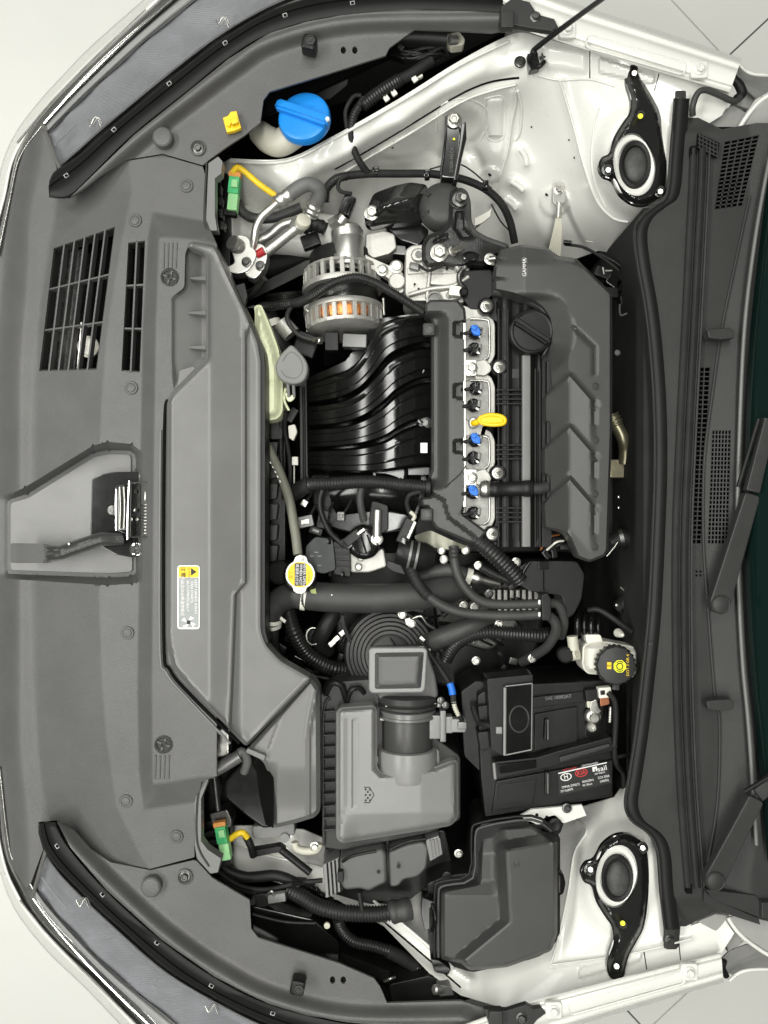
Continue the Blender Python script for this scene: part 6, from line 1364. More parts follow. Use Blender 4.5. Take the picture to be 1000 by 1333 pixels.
for x, y, r in [(716, 712, 20), (726, 704, -30), (712, 722, 50), (736, 712, 0), (722, 720, 80)]: box('plug', (x, y, -.06), (13, 8, 8), random.choice([BLACK, GLOSSB]), l6, rot=r, bev=1.5)
for k in range(4): tube('wire', [(704+k*4, 716, -.06), (714+k*5, 700+k*3, -.05), (728+k*3, 696+k*4, -.055)], 1.4, [COPPER, BLACK, TANK, BLACK][k], l6, seg=6)
# odds and ends between hoses
mc = thing('gearbox_wiring', 'dark gearbox wiring with small bolts and clips below the hoses', 'wiring', (600, 790, -.2))
for x, y, z, m in [(575, 716, -.08, STEEL), (578, 728, -.09, STEEL), (606, 716, -.08, STEEL), (623, 736, -.08, STEEL), (604, 788, -.11, STEEL), (618, 790, -.11, STEEL), (637, 773, -.10, DKST), (536, 812, -.10, STEEL), (620, 860, -.14, STEEL), (650, 812, -.10, STEEL), (693, 857, -.11, STEEL), (524, 800, -.10, STEEL)]:
    bolt(x, y, z, 4, m, mc)
for i in range(26):
    x = random.uniform(520, 690); y = random.uniform(715, 870); box('clip', (x, y, random.uniform(-.17, -.11)), (random.uniform(6, 16), random.uniform(5, 10), 8), random.choice([BLACK, BLACK, GLOSSB, DKST, ALUD]), mc, rot=random.uniform(0, 90), bev=1.5)
for i in range(16):
    x = random.uniform(510, 700); y = random.uniform(720, 860); a = random.uniform(-.6, .9); l = random.uniform(25, 60)
    tube('wire', [(x, y, -.17), (x+l*.5*math.cos(a), y+l*.5*math.sin(a)+random.uniform(-9, 9), -.13), (x+l*math.cos(a), y+l*math.sin(a), -.17)], random.uniform(1.5, 3.5), random.choice([TAPE, BLACK, LOOM]), mc, seg=7)
plate('white_clip', rnd([(527, 806), (534, 804), (536, 812), (529, 814)], 1), -.09, .006, TANK, mc, bev=.8); plate('white_clip', [(598, 732+30), (606, 760), (608, 770), (600, 772)], -.1, .006, BEIGE, mc, bev=.8)
tube('bracket', [(536, 806, -.10), (548, 802, -.095), (556, 812, -.10), (566, 818, -.11)], 2, STEEL, mc, seg=8)
# lower hoses by the snorkel
dt = thing('drain_tube', 'corrugated black tube curving down from the radiator neck', 'hose', (400, 840, -.15))
tube('tube', [(375, 790, -.12), (378, 806, -.12), (383, 822, -.12), (391, 838, -.13), (402, 853, -.14), (418, 864, -.15), (436, 871, -.16), (456, 872, -.18)], 10.5, LOOM, dt, seg=16, corr=5, depth=.16)
lh = thing('lower_hose', 'dark rubber hose with ring clamp under the fat radiator hose', 'hose', (420, 815, -.16))
tube('hose', [(436, 796, -.13), (430, 806, -.125), (422, 820, -.125), (416, 834, -.14), (426, 846, -.17)], 11, RUBD, lh, seg=18)
tube('ring', crv([(408+9*math.cos(a), 828+11*math.sin(a), -.125) for a in [R(q) for q in range(0, 361, 30)]], 2), 1.2, STEEL, lh, seg=6, n=1)
lathe('ring_boss', (409, 829, -.14), [(12, -10), (12, 2), (9, 4), (0, 4)], BLACK, lh, n=24)
for x, y, r in [(438, 832, -40), (432, 838, -40), (446, 824, -40)]: box('buckle', (x, y, -.12), (10, 7, 6), STEEL, lh, rot=r, bev=1.5)
for i in range(14):
    x = random.uniform(360, 470); y = random.uniform(800, 890); box('clip', (x, y, random.uniform(-.22, -.16)), (random.uniform(8, 24), random.uniform(6, 16), 10), random.choice([BLACK, BLACK, GLOSSB]), lh, rot=random.uniform(0, 90), bev=2)
tube('line', [(446, 800, -.10), (448, 815, -.11), (456, 834, -.13)], 3, RUB, lh, seg=10); tube('line', [(360, 820, -.15), (364, 850, -.16), (390, 874, -.17), (430, 884, -.17)], 3, RUBD, lh, seg=10)
# ================================================================ intake bellows, resonator, air flow meter
ib = thing('intake_bellows', 'ribbed black rubber bellows with a grey boxed resonator lid', 'intake bellows', (515, 860, -.15))
prof = [(62, -30)]
for k in range(6):
    r = 58-k*5.2; prof += [(r+1, -14+k*3.0), (r, -11+k*3.0), (r-3.4, -10.4+k*3.0), (r-4.4, -14+k*3.0+1)]
prof += [(24, 6), (0, 7)]
lathe('bellows', (508, 853, -.115), prof, RUB, ib, n=60, sharp=60)
tube('bellows_seam', [(508, 830, -.10), (514, 838, -.099), (519, 848, -.099)], 1, RUBD, ib, seg=6)
plate('body', rnd([(486, 846), (556, 844), (568, 880), (572, 908), (552, 916), (496, 914), (488, 902)], 6), -.062, .06, G_COVER, ib, bev=4)
plate('lid_frame', rnd([(480, 846), (484, 843), (553, 843), (557, 847), (554, 898), (550, 902), (484, 903), (480, 899)], 5), -.046, .016, G_BOX, ib, bev=2.5, seg=3)
PAN = [(488, 850), (552, 849), (548, 896), (488, 897)]
sheet('lid_panel', rnd(PAN, 3), lambda X, Y: -.045 + .010*ramp(0, 6, sdist(X, Y, PAN)), mat('resonator_grey', .085, .4, grain=900, gs=.15, var=.1), ib, step=2.5, th=.004)
am = thing('air_flow_meter', 'black air flow meter tube with sensor plug between bellows and airbox', 'air flow meter', (530, 955, -.1))
def mcyl(name, y0, y1, r, m, prof=None, cx=530.5, z=-.085, par=None):
    a, b = P(cx, y0, z), P(cx, y1, z); k = L(1, z); ln = (b-a).length
    prof = prof or [(r-1.5, 0), (r, .06), (r, .94), (r-1.5, 1)]
    return obj(name, lathe_me(name, [(q*k, h*ln) for q, h in prof], 48), m, par or am, orient(a, b-a))
mcyl('collar', 902, 919, 39, G_DARK, [(34, 0), (38, .1), (38.5, .5), (36, .7), (39, .75), (39, .95), (36, 1)]); mcyl('clamp', 921, 933, 36, DULLA, [(35, 0), (37, .1), (37, .3), (35.5, .35), (35.5, .6), (37, .65), (37, .9), (35, 1)])
mcyl('tube', 932, 976, 33, G_COVER); mcyl('socket', 972, 1010, 39, G_BOX, [(34, 0), (38, .02), (39, .1), (39, .9), (38, 1)])
for x, y, m in [(497, 920, DKST), (504, 922, DULLA), (547, 924, TANK), (498, 935, TANK), (566, 918, DKST), (572, 918, DKST)]: box('clamp_screw', (x, y, -.052 if 500 < x < 560 else -.07), (6, 7, 6), m, am, rot=10, bev=1.2)
box('sensor_block', (566, 947, -.062), (16, 31, 22), DULLA, am, bev=1.5); box('sensor_flange', (577, 946, -.060), (8, 41, 24), DULLA, am, bev=1.5); box('sensor_neck', (584, 944, -.064), (12, 22, 18), G_BOX, am, bev=2); box('sensor_plug', (597, 945, -.062), (20, 18, 16), G_BOX, am, bev=2.5); box('sensor_plug', (602, 945, -.056), (12, 10, 6), DULLA, am, bev=1.5)
text('lettering', 'AIR FLOW', 533, 955, -.0485, 5, G_DARK, am, rot=-88); plate('arrow', rect(526, 937, 541, 942), -.0465, .002, G_DARK, am, bev=.5)
wr = thing('sensor_wire', 'taped black wire with a bright blue band leading to the flow meter', 'wire', (580, 880, -.1))
tube('wire', [(546, 832, -.09), (556, 846, -.085), (570, 866, -.08), (582, 884, -.07), (588, 897, -.06), (590, 908, -.055), (592, 920, -.055), (598, 932, -.056), (602, 938, -.06)], 3.2, TAPE, wr, seg=10)
tube('blue_band', [(586, 890, -.064), (588.5, 898, -.060), (589.5, 905, -.057)], 4.6, BLUET, wr, seg=14); tube('pigtail', [(590, 907, -.056), (592, 920, -.054), (597, 931, -.055)], 3.4, BEIGE, wr, seg=8, corr=3)
for x, y in [(580, 918), (574, 912)]: lathe('clip', (x, y, -.07), [(5, -4), (5, 2), (3, 3), (0, 3)], DKST, wr, n=14)
box('clip', (550, 832, -.085), (8, 5, 5), ALUP, wr, rot=40, bev=1); box('clip', (558, 846, -.083), (6, 4, 4), STEEL, wr, rot=30, bev=1)
# ================================================================ air filter box and snorkel
ab = thing('air_filter_box', 'light grey air filter box lid with two grooves on a dark base', 'air filter box', (510, 1010, -.15))
ABP = [(438, 926), (444, 921), (487, 918), (491, 924), (491, 1000), (498, 1007), (566, 999), (588, 990), (596, 990), (597, 1064), (588, 1075), (446, 1098), (438, 1092)]
def zab(X, Y):
    z = -.038 + 0*X
    z = z - .030*ramp(0, 46, Y - (1060 - (X-460)*.02))*ss(440, 470, X+Y*0) - .016*ramp(548, 600, X)
    z = z - bump(X, Y, [(449, 938), (449, 1050), (444, 1070)], .0035, 2.2) - bump(X, Y, [(461, 938), (461, 1050)], .0035, 2.2)
    d = dline(X, Y, ABP, True)
    return z - .016*ss(7, 0, d)
abl = sheet('lid', rnd(ABP, 6), zab, G_BOX, ab, step=2.6, th=.05)
plate('seat', rnd([(488, 985), (572, 975), (574, 1004), (498, 1012), (490, 1004)], 4), -.075, .03, G_BOX, ab, bev=3)
plate('base', rnd([(416, 905), (432, 888), (484, 884), (494, 905), (600, 985), (600, 1068), (560, 1085), (446, 1108), (420, 1104)], 6), -.085, .12, G_DARK, ab, bev=3)
tube('base_rim', [(422, 1100, -.082), (421, 1000, -.082), (422, 924, -.082), (430, 908, -.082)], 2.2, G_DARK, ab, seg=8, n=4)
for k in range(11): plate('fin', [(421, 926+k*15.4), (436, 925+k*15.4), (436, 927.4+k*15.4), (421, 928.4+k*15.4)], -.070, .02, G_DARK, ab, bev=.6)
tube('base_loop', [(424, 904, -.08), (432, 890, -.07), (444, 892, -.07), (450, 908, -.08), (452, 916, -.09)], 4, BLACK, ab, seg=10); tube('base_loop', [(452, 912, -.08), (458, 898, -.07), (468, 896, -.075), (474, 902, -.085)], 3.4, BLACK, ab, seg=10)
for dx, dy in [(0, 0), (3.2, -5), (3.2, 5), (6.4, 0), (6.4, -9), (6.4, 9), (0, -9), (0, 9)]:
    lathe('logo_dot', (476+dx*.9, 1035+dy*.8, hz(zab, 478, 1035)+.0006), [(1.5, 0), (1.4, .4), (0, .5)], INKN, abl, n=6)
tube('logo_outline', [(x, y, hz(zab, 478, 1035)+.0004) for x, y in [(474, 1025), (481, 1025), (487, 1035), (481, 1045), (474, 1045)]], .6, G_DARK, abl, seg=6, n=1)
sn = thing('intake_snorkel', 'grey intake snorkel with a deep black mouth beside the airbox', 'snorkel', (360, 1010, -.12))
SNP = [(404, 882), (410, 888), (416, 898), (417, 1056), (410, 1064), (384, 1072), (358, 1078), (352, 1074), (353, 1014), (343, 992), (322, 976)]
def zsn(X, Y):
    z = -.010 - .0*X - .028*ss(990, 1060, Y) - .010*ss(0, 6, sdist(X, Y, [(404, 884), (320, 976), (300, 960), (390, 870)]))
    z = z + bump(X, Y, [(412, 900), (404, 940), (402, 960), (402, 1062)], .005, 2.4) - .020*ss(362, 353, X)*ss(990, 1010, Y)
    z = z - bump(X, Y, [(376, 904), (350, 975)], .002, 1.4)
    return z - .014*ss(5, 0, dline(X, Y, SNP, True))
sheet('shell', rnd(SNP, 4), zsn, G_DUCT, sn, step=2.6, th=.04)
plate('mouth', rnd([(290, 1018), (318, 988), (344, 990), (355, 1012), (356, 1078), (342, 1080), (318, 1062), (287, 1036)], 5), -.085, .08, GLOSSB, sn, bev=6)
sheet('mouth_wall', [(320, 978), (345, 992), (356, 1014), (356, 1078), (346, 1074), (338, 1040), (334, 1006)], lambda X, Y: -.03-.0011*(358-X), GLOSSB, sn, step=4, th=.003)
plate('shelf', rnd([(328, 1076), (384, 1072), (384, 1088), (336, 1094), (328, 1090)], 4), -.100, .03, G_DUCT, sn, bev=3)
plate('tongue', rnd([(322, 974), (346, 984), (344, 991), (320, 980)], 2), .002, .01, G_DUCT, sn, bev=1.5)
# struts and brackets by the lower corner of the radiator
ls = thing('lamp_support', 'grey tube support and pale bracket beside the snorkel mouth', 'support', (290, 1000, -.1))
tube('tube', [(274, 1006, -.04), (292, 996, -.04), (312, 984, -.045)], 8.5, DULLA, ls, seg=18); tube('rod', [(279, 1008, -.05), (284, 1054, -.06)], 4, DKST, ls, seg=12); tube('collar', [(306, 992, -.05), (314, 978, -.05), (322, 990, -.06), (318, 1004, -.08)], 6, G_DUCT, ls, seg=10)
plate('bracket', rnd([(274, 952), (298, 952), (298, 984), (276, 988)], 3), -.05, .03, STEEL, ls, bev=2); plate('bracket_top', rect(274, 950, 298, 957), -.045, .008, INKW, ls, bev=1)
plate('foot', rnd([(272, 1060), (296, 1054), (302, 1068), (300, 1078), (278, 1080)], 3), -.075, .04, DKST, ls, bev=2)
for k in range(4): box('connector', (270+k*2, 1075+k*12, -.09), (22, 9, 16), BLACK, ls, rot=-15, bev=2)
for k in range(5): box('connector', (276+k*1.5, 228+k*16, -.07), (20, 12, 16), BLACK, ls if False else hl, rot=8, bev=2)
pc = thing('spring_clamp', 'pale band clamp below the corner of the airbox', 'clamp', (398, 1102, -.15))
tube('band', crv([(384, 1096, -.10), (386, 1104, -.10), (398, 1108, -.10), (412, 1106, -.10), (416, 1098, -.10)], 3), 5, BEIGE, pc, seg=10, flat=1, n=1); bolt(410, 1102, -.095, 4.5, STEEL, pc); lathe('post', (371, 1090, -.10), [(6, -10), (6, 3), (0, 3)], DULLA, pc, n=18)
# ================================================================ control unit connectors
cu_ = thing('control_unit', 'control unit with two grey lever connectors below the airbox', 'control unit', (500, 1130, -.12))
plate('housing', rnd([(420, 1126), (442, 1116), (446, 1160), (424, 1170)], 2), -.085, .06, DULLA, cu_, bev=1.5)
for k in range(4): tube('housing_rib', [(426+k*5, 1124-k*2, -.084), (429+k*5, 1166-k*2, -.084)], 1.2, BLACK, cu_, seg=6)
plate('plug', rnd([(442, 1120), (470, 1110), (498, 1106), (503, 1112), (504, 1150), (490, 1156), (480, 1162), (470, 1158), (448, 1160), (443, 1150)], 5), -.065, .06, mat('plug_grey', .085, .4, grain=800, gs=.15, var=.12), cu_, bev=5, seg=3)
plate('plug', rnd([(506, 1110), (530, 1100), (552, 1096), (558, 1104), (556, 1130), (545, 1142), (525, 1146), (520, 1154), (508, 1156)], 5), -.070, .06, bpy.data.materials['plug_grey'], cu_, bev=5, seg=3)
plate('lever', rnd([(439, 1136), (447, 1134), (448, 1148), (440, 1150)], 2), -.055, .02, BLACK, cu_, bev=1.5); tube('lever', [(446, 1122, -.066), (460, 1114, -.060), (490, 1108, -.060)], 2, BLACK, cu_, seg=8); tube('lever', [(508, 1106, -.066), (530, 1096, -.062), (556, 1092, -.064)], 2, BLACK, cu_, seg=8)
plate('housing', rnd([(554, 1094), (572, 1088), (577, 1112), (560, 1122)], 2), -.07, .06, DULLA, cu_, bev=1.5)
for k in range(4): tube('housing_rib', [(560+k*4, 1094-k*1, -.068), (563+k*4, 1118-k*2, -.068)], 1.1, G_BOX, cu_, seg=6)
for x, y in [(493, 1135), (519, 1128)]: lathe('dot', (x, y, -.064), [(2.6, 0), (2.4, .6), (0, .7)], BLACK, cu_, n=12)
plate('box', rnd([(420, 1112), (580, 1080), (590, 1130), (530, 1175), (440, 1185)], 6), -.13, .08, BLACK, cu_, bev=3)
# ================================================================ lower harnesses
lw = thing('lower_harness', 'thick corrugated loom passing below the control unit connectors', 'wiring harness', (450, 1190, -.12))
tube('loom', [(376, 1158, -.10), (394, 1168, -.09), (414, 1180, -.085), (446, 1188, -.08), (488, 1190, -.075), (512, 1187, -.075), (534, 1182, -.08)], 10.5, LOOM, lw, seg=18, corr=4.4, depth=.14)
tube('boot', [(508, 1188, -.075, 13), (512, 1187, -.075, 15), (520, 1186, -.075, 13.6), (526, 1185, -.075, 15), (534, 1183, -.078, 14)], 14, RUB, lw, seg=24, n=3)
tube('branch', [(440, 1196, -.08), (446, 1212, -.085), (462, 1226, -.085), (488, 1232, -.085), (512, 1240, -.085), (532, 1252, -.09), (556, 1268, -.10)], 7.5, LOOM, lw, seg=14, corr=3.6)
tube('branch', [(505, 1238, -.083), (520, 1245, -.086), (540, 1257, -.092)], 8.6, TAPE, lw, seg=12)
tube('wire', [(278, 1130, -.08), (310, 1152, -.08), (345, 1158, -.08), (385, 1150, -.085), (420, 1146, -.09)], 3, TAPE, lw, seg=10); tube('wire', [(282, 1110, -.10), (292, 1130, -.10), (320, 1142, -.10), (360, 1140, -.10), (390, 1152, -.10)], 7, RUBD, lw, seg=12); tube('wire', [(284, 1140, -.09), (320, 1160, -.09), (376, 1164, -.095)], 3.6, TAPE, lw, seg=10)
tube('wire', [(468, 1162, -.08), (470, 1176, -.075), (472, 1186, -.07)], 3, TAPE, lw, seg=8); tube('wire', [(380, 1150, -.08), (410, 1150, -.09)], 3, GLOSSB, lw, seg=8)
plate('bar', rnd([(328, 1108), (364, 1102), (372, 1108), (332, 1116)], 2), -.10, .02, BLACK, lw, bev=1.5); tube('bar', [(366, 1106, -.10), (404, 1136, -.10)], 5, BLACK, lw, seg=10, n=1); tube('bar', [(320, 1088, -.09), (326, 1100, -.09), (330, 1114, -.10)], 5, RUBD, lw, seg=10)
box('clip', (360, 1170, -.075), (24, 12, 10), G_BOX, lw, rot=-8, bev=2); box('clip', (345, 1172, -.08), (26, 18, 12), BLACK, lw, rot=-10, bev=2); tube('clip', [(346, 1166, -.07), (354, 1160, -.068), (356, 1166, -.07)], 1.4, STEEL, lw, seg=6)
for k in range(7): box('clutter', (392+k*7, 1150+k*5, -.11), (14, 9, 10), random.choice([BLACK, GLOSSB]), lw, rot=random.uniform(0, 60), bev=2)
hb2 = thing('lamp_housing', 'black lamp housing back showing in the gap by the wing panel', 'lamp housing', (390, 1220, -.15))
plate('shell', rnd([(322, 1178), (410, 1198), (442, 1228), (442, 1256), (330, 1222)], 6), -.075, .06, GLOSSB, hb2, bev=5); tube('edge', [(328, 1190, -.068), (370, 1200, -.066), (410, 1202, -.068)], 2.4, BLACK, hb2, seg=8)
plate('shell', rnd([(440, 1240), (500, 1262), (540, 1276), (540, 1300), (490, 1290)], 5), -.10, .06, BLACK, hb2, bev=4)
plate('can', rnd([(506, 1282), (560, 1270), (590, 1290), (598, 1302), (510, 1306)], 5), -.06, .05, BLACK, hb2, bev=4); lathe('plug', (566, 1288, -.045), [(6, -10), (6, 0), (4, 2), (0, 2)], ALUP, hb2, axis=(-.8, .3, .5), n=16); plate('sleeve', rnd([(568, 1282), (586, 1284), (592, 1296), (572, 1298)], 3), -.048, .02, DULLA, hb2, bev=3)
tube('clip', [(500, 1277, -.06), (508, 1274, -.055), (514, 1272, -.06)], 2, STEEL, hb2, seg=8); lathe('clip', (426, 1204, -.06), [(4, 0), (4, 3), (0, 3)], BEIGE, hb2, n=12)
# ================================================================ fuse box
fb = thing('fuse_box', 'dark grey fuse box with a faceted lid and side latches', 'fuse box', (650, 1170, -.15))
FBP = [(574, 1160), (580, 1156), (622, 1148), (624, 1092), (630, 1082), (646, 1076), (692, 1073), (726, 1095), (726, 1216), (718, 1238), (661, 1259), (612, 1264), (600, 1254), (574, 1249)]
def zfb(X, Y):
    hi = [(655, 1104), (726, 1092), (740, 1092), (740, 1240), (660, 1262), (606, 1262), (602, 1248), (660, 1200)]
    a = sdist(X, Y, hi)
    z = -.045 + .024*ramp(-9, 4, a)
    z = z - .020*ramp(-2, 26, 1106-(Y + (X-655)*.17))*ss(612, 632, X) - .016*ramp(1166, 1146, Y)*ss(660, 640, X)
    return z - .012*ss(5, 0, dline(X, Y, FBP, True))
sheet('lid', rnd(FBP, 5), zfb, G_COVER, fb, step=2.6, th=.04, feat=[[(655, 1104), (726, 1092)], [(655, 1104), (660, 1200), (602, 1248)], [(580, 1158), (650, 1148)]], fo=(-10, -6, -3, 0, 3, 6))
plate('base', rnd([(556, 1150), (580, 1140), (614, 1136), (618, 1086), (626, 1072), (692, 1066), (730, 1090), (730, 1216), (720, 1244), (612, 1268), (590, 1262), (560, 1246)], 5), -.075, .12, BLACK, fb, bev=3)
for off in (0, 5): tube('rim', [(571-off, 1246, -.052), (571-off, 1168-off, -.052), (578-off, 1153-off, -.052), (616-off, 1143-off, -.052), (619-off, 1090-off, -.052), (630-off, 1076-off, -.052), (692, 1067-off, -.052), (718, 1082-off, -.052)], 1.8, BLACK if off else G_COVER, fb, seg=8, n=3)
plate('latch', rnd([(550, 1168), (566, 1174), (567, 1178), (560, 1182), (560, 1210), (553, 1212), (548, 1190)], 2), -.05, .03, GLOSSB, fb, bev=1.5); tube('latch_hook', [(563, 1178, -.048), (567, 1196, -.046), (562, 1212, -.05)], 2.4, GLOSSB, fb, seg=8)
plate('latch', rnd([(724, 1134), (734, 1138), (737, 1150), (734, 1164), (725, 1168)], 3), -.06, .02, GLOSSB, fb, bev=2); tube('latch_slot', [(728, 1140, -.058), (728, 1162, -.058)], 1.4, STEEL, fb, seg=6)
plate('foot', rnd([(560, 1248), (572, 1250), (588, 1262), (584, 1270), (566, 1266)], 3), -.06, .03, GLOSSB, fb, bev=2)
text('moulded_mark', 'H', 673, 1127, hz(zfb, 673, 1127)+.0005, 12, G_DARK, fb, rot=-10)
bolt(597, 1111, -.07, 4, STEEL, fb); lathe('dimple', (582, 1140, -.07), [(6, 0), (6, 2), (0, 3)], BLACK, fb, n=16)
plate('cable_inlet', rnd([(706, 1062), (724, 1058), (736, 1070), (730, 1086), (716, 1094), (700, 1082)], 4), -.075, .05, BLACK, fb, bev=3); lathe('inlet', (722, 1074, -.07), [(9, 0), (9, 3), (6, 4), (0, 2)], RUBD, fb, n=20)
# ================================================================ battery
bt = thing('battery', 'black car battery with terminal cover box, clamp bar and printed label', 'battery', (712, 975, -.25))
ux, uy = math.cos(R(-9)), math.sin(R(-9))
def bp(u, v): return (632+u*ux - v*uy*.9, 1064 + u*uy - v*.99)      # u along the front edge, v upwards in the picture
plate('case', rnd([bp(0, 0), bp(168, 0), bp(160, 62), (800, 905), (796, 888), (640, 895), (622, 905), (626, 1010)], 3), -.085, .17, BLACK, bt, bev=2)
plate('front_step', [bp(8, 3), bp(166, 3), bp(161, 50), bp(8, 46)], -.078, .02, BLACK, bt, bev=1.5)
plate('front_panel', rnd([bp(14, 6), bp(62, 6), bp(62, 40), bp(14, 40)], 2), -.0765, .004, BLACK, bt, bev=1)
plate('top_panel', rnd([(696, 930), (752, 920), (752, 966), (696, 978)], 2), -.078, .01, BLACK, bt, bev=1.2)
plate('top_strip', rnd([(694, 908), (760, 900), (760, 914), (694, 922)], 2), -.078, .01, BLACK, bt, bev=1.2); text('print', 'SAE 100R2AT', 727, 908, -.0778, 6, G_BOX, bt, rot=-6)
plate('rear_panel', [(640, 893), (796, 886), (796, 899), (690, 905), (640, 900)], -.082, .01, BLACK, bt, bev=1)
for x, y in [(712, 1020), (711, 950)]: box('handle_rib', (x, y, -.070), (5, 30 if y > 1000 else 28, 7), BLACK, bt, rot=2, bev=2); 
for x, y in [(711, 1020), (711, 950)]: tube('rib_edge', [(x+2.4, y-13, -.0695), (x+2.4, y+13, -.0695)], .7, G_BOX, bt, seg=6)
plate('clamp_bar', rnd([(643, 992), (700, 986), (726, 978), (797, 959), (799, 978), (702, 1003), (646, 1015)], 3), -.055, .03, BLACK, bt, bev=2)
plate('clamp_step', rnd([(728, 986), (794, 968), (795, 973), (730, 993)], 2), -.049, .01, G_DARK, bt, bev=2); plate('clamp_pad', rnd([(648, 996), (699, 990), (699, 1000), (650, 1008)], 2), -.050, .01, GLOSSB, bt, bev=1.5); tube('clamp_edge', [(643, 993, -.053), (645, 1014, -.053)], 2.2, G_BOX, bt, seg=8)
tb2 = plate('terminal_cover', rnd([(656, 893), (694, 888), (693, 977), (656, 985)], 2), -.028, .05, GLOSSB, bt, bev=1.2)
plate('cover_side', rnd([(634, 884), (694, 878), (694, 889), (656, 895), (654, 984), (640, 976)], 2), -.036, .05, BLACK, bt, bev=1)
tube('painted_lit_edge', [(657.5, 895, -.0275), (657, 983, -.0275)], 2.2, G_BOX, tb2, seg=8); tube('painted_lit_edge', [(658, 893.5, -.0275), (693, 889.5, -.0275)], .9, G_BOX, tb2, seg=6); tube('painted_lit_edge', [(658, 983, -.0275), (692, 976, -.0275)], .9, G_BOX, tb2, seg=6); tube('painted_lit_edge', [(693, 890, -.0275), (692, 976, -.0275)], .8, G_BOX, tb2, seg=6)  # pale beads paint the light catching the black cover's edges
tube('cover_circle', [(676+12.5*math.cos(a), 936+17*math.sin(a), -.0275) for a in [R(q) for q in range(0, 361, 15)]], 1.3, G_DARK, tb2, seg=6, n=1)
box('cover_catch', (650, 951, -.030), (8, 9, 8), G_BOX, bt, bev=1)
tube('positive_cable', [(652, 948, -.04), (636, 944, -.05), (624, 940, -.07), (616, 920, -.09)], 4, TAPE, bt, seg=10)
plate('side_guard', rnd([(600, 900), (620, 886), (634, 888), (640, 978), (642, 1012), (630, 1010), (604, 985)], 4), -.11, .12, BLACK, bt, bev=3)
for k in range(2): plate('side_rib', rnd([(622, 920+k*34), (636, 918+k*34), (638, 940+k*34), (626, 944+k*34)], 2), -.07, .04, BLACK, bt, bev=2)
# negative terminal
plate('terminal_tray', rnd([(762, 898), (798, 892), (799, 958), (762, 962)], 2), -.080, .01, GLOSSB, bt, bev=1)
ng = thing('negative_terminal', 'zinc plated negative battery clamp with sensor and copper lug', 'terminal clamp', (775, 930, -.09))
box('sensor', (772, 906, -.062), (18, 16, 12), BLACK, ng, rot=-6, bev=1.5); box('sensor_plug', (788, 902, -.055), (17, 14, 12), TANK, ng, rot=-6, bev=1.5); box('sensor_plug', (785, 902, -.053), (6, 6, 5), BLACK, ng, rot=-6, bev=1)
plate('lug', rnd([(764, 912), (777, 909), (778, 921), (765, 922)], 2), -.062, .006, BEIGE, ng, bev=1); plate('copper_lug', rnd([(781, 909), (793, 906), (794, 917), (782, 920)], 2), -.064, .006, mat('copper_lug_metal', (.40, .16, .08), .35, .7), ng, bev=1)
plate('arm', rnd([(769, 914), (777, 910), (780, 922), (784, 926), (776, 932), (768, 924)], 2), -.058, .008, STEEL, ng, bev=1.2); lathe('post', (772, 933, -.066), [(10, -6), (10.5, 2), (9, 4), (6, 5), (5.4, 9), (0, 9)], STEEL, ng, n=26); lathe('screw', (771, 947, -.062), [(7, -6), (7, 0), (5, 2), (3.5, 2), (3, -2), (0, -2)], STEEL, ng, n=20); tube('bolt', [(795, 920, -.06), (794, 940, -.06)], 2.6, STEEL, ng, seg=10, corr=3)
nc = thing('ground_cable', 'black ground cable running down beside the battery end', 'cable', (805, 960, -.1))
tube('cable', [(792, 902, -.05), (800, 912, -.05), (802, 930, -.055), (801, 955, -.06), (800, 975, -.06), (803, 995, -.07), (812, 1008, -.09), (810, 1030, -.14)], 3.6, TAPE, nc, seg=10); tube('tail', [(800, 986, -.065), (812, 984, -.07), (820, 982, -.08)], 2.6, TAPE, nc, seg=8); box('tie', (800, 972, -.055), (9, 6, 8), BLACK, nc, rot=-15, bev=1.5)
# printed label on the front step of the battery
lab = plate('label', [(727, 1007), (790, 993), (797, 1019), (728, 1036)], -.0768, .0006, INKN, bt, bev=0)
zl = -.0762; RL = -12
plate('label_line', [(727, 1006.2), (790, 992.2), (790.2, 993.4), (727, 1007.6)], zl, .0003, INKW, lab, bev=0)
def oval(cx, cy, rx, ry, m, z, nm='logo'): return plate(nm, ell(cx, cy, rx, ry, 32, RL), z, .0003, m, lab, bev=0)
oval(737, 1011.5, 7.4, 5, INKW, zl); oval(737, 1011.5, 6.2, 3.9, INKN, zl+.0003)
text('logo', 'H', 737, 1011.5, zl+.0004, 9.5, INKW, lab, rot=RL-0, sx=.85)
oval(757, 1006, 8.2, 5.2, INKR, zl); oval(757, 1006, 7.2, 4.3, INKN, zl+.0003); text('logo', 'KIA', 757, 1006, zl+.0004, 8, INKR, lab, rot=RL, sx=.95)
text('print', 'sail', 784, 1000.5, zl+.0002, 9, INKW, lab, rot=RL, sx=1.15); plate('logo_mark', [(771, 999), (777, 997.6), (778, 1003.5), (776, 1004), (775.4, 1000.5), (774, 1000.8), (774.6, 1004.3), (772, 1004.8)], zl, .0003, INKW, lab, bev=0)
text('print', 'SAE 1020212', 781, 1006.5, zl+.0002, 3.2, INKW, lab, rot=RL, sx=.8)
text('print', 'CMF60L-DIN(LY)', 743, 1023, zl+.0002, 4.2, INKW, lab, rot=RL, sx=.78); text('print', '37110-J4670', 738, 1029, zl+.0002, 4.2, INKW, lab, rot=RL, sx=.78); text('print', '60Ah(20hr)', 765.5, 1016.5, zl+.0002, 4.2, INKW, lab, rot=RL, sx=.78); text('print', 'RC 92min', 765, 1021.5, zl+.0002, 4.0, INKW, lab, rot=RL, sx=.78)
text('print', 'CCA 550A', 786, 1011.5, zl+.0002, 4.4, INKW, lab, rot=RL, sx=.78); text('print', '(SAE/EN)', 787, 1016.5, zl+.0002, 4.0, INKW, lab, rot=RL, sx=.78)
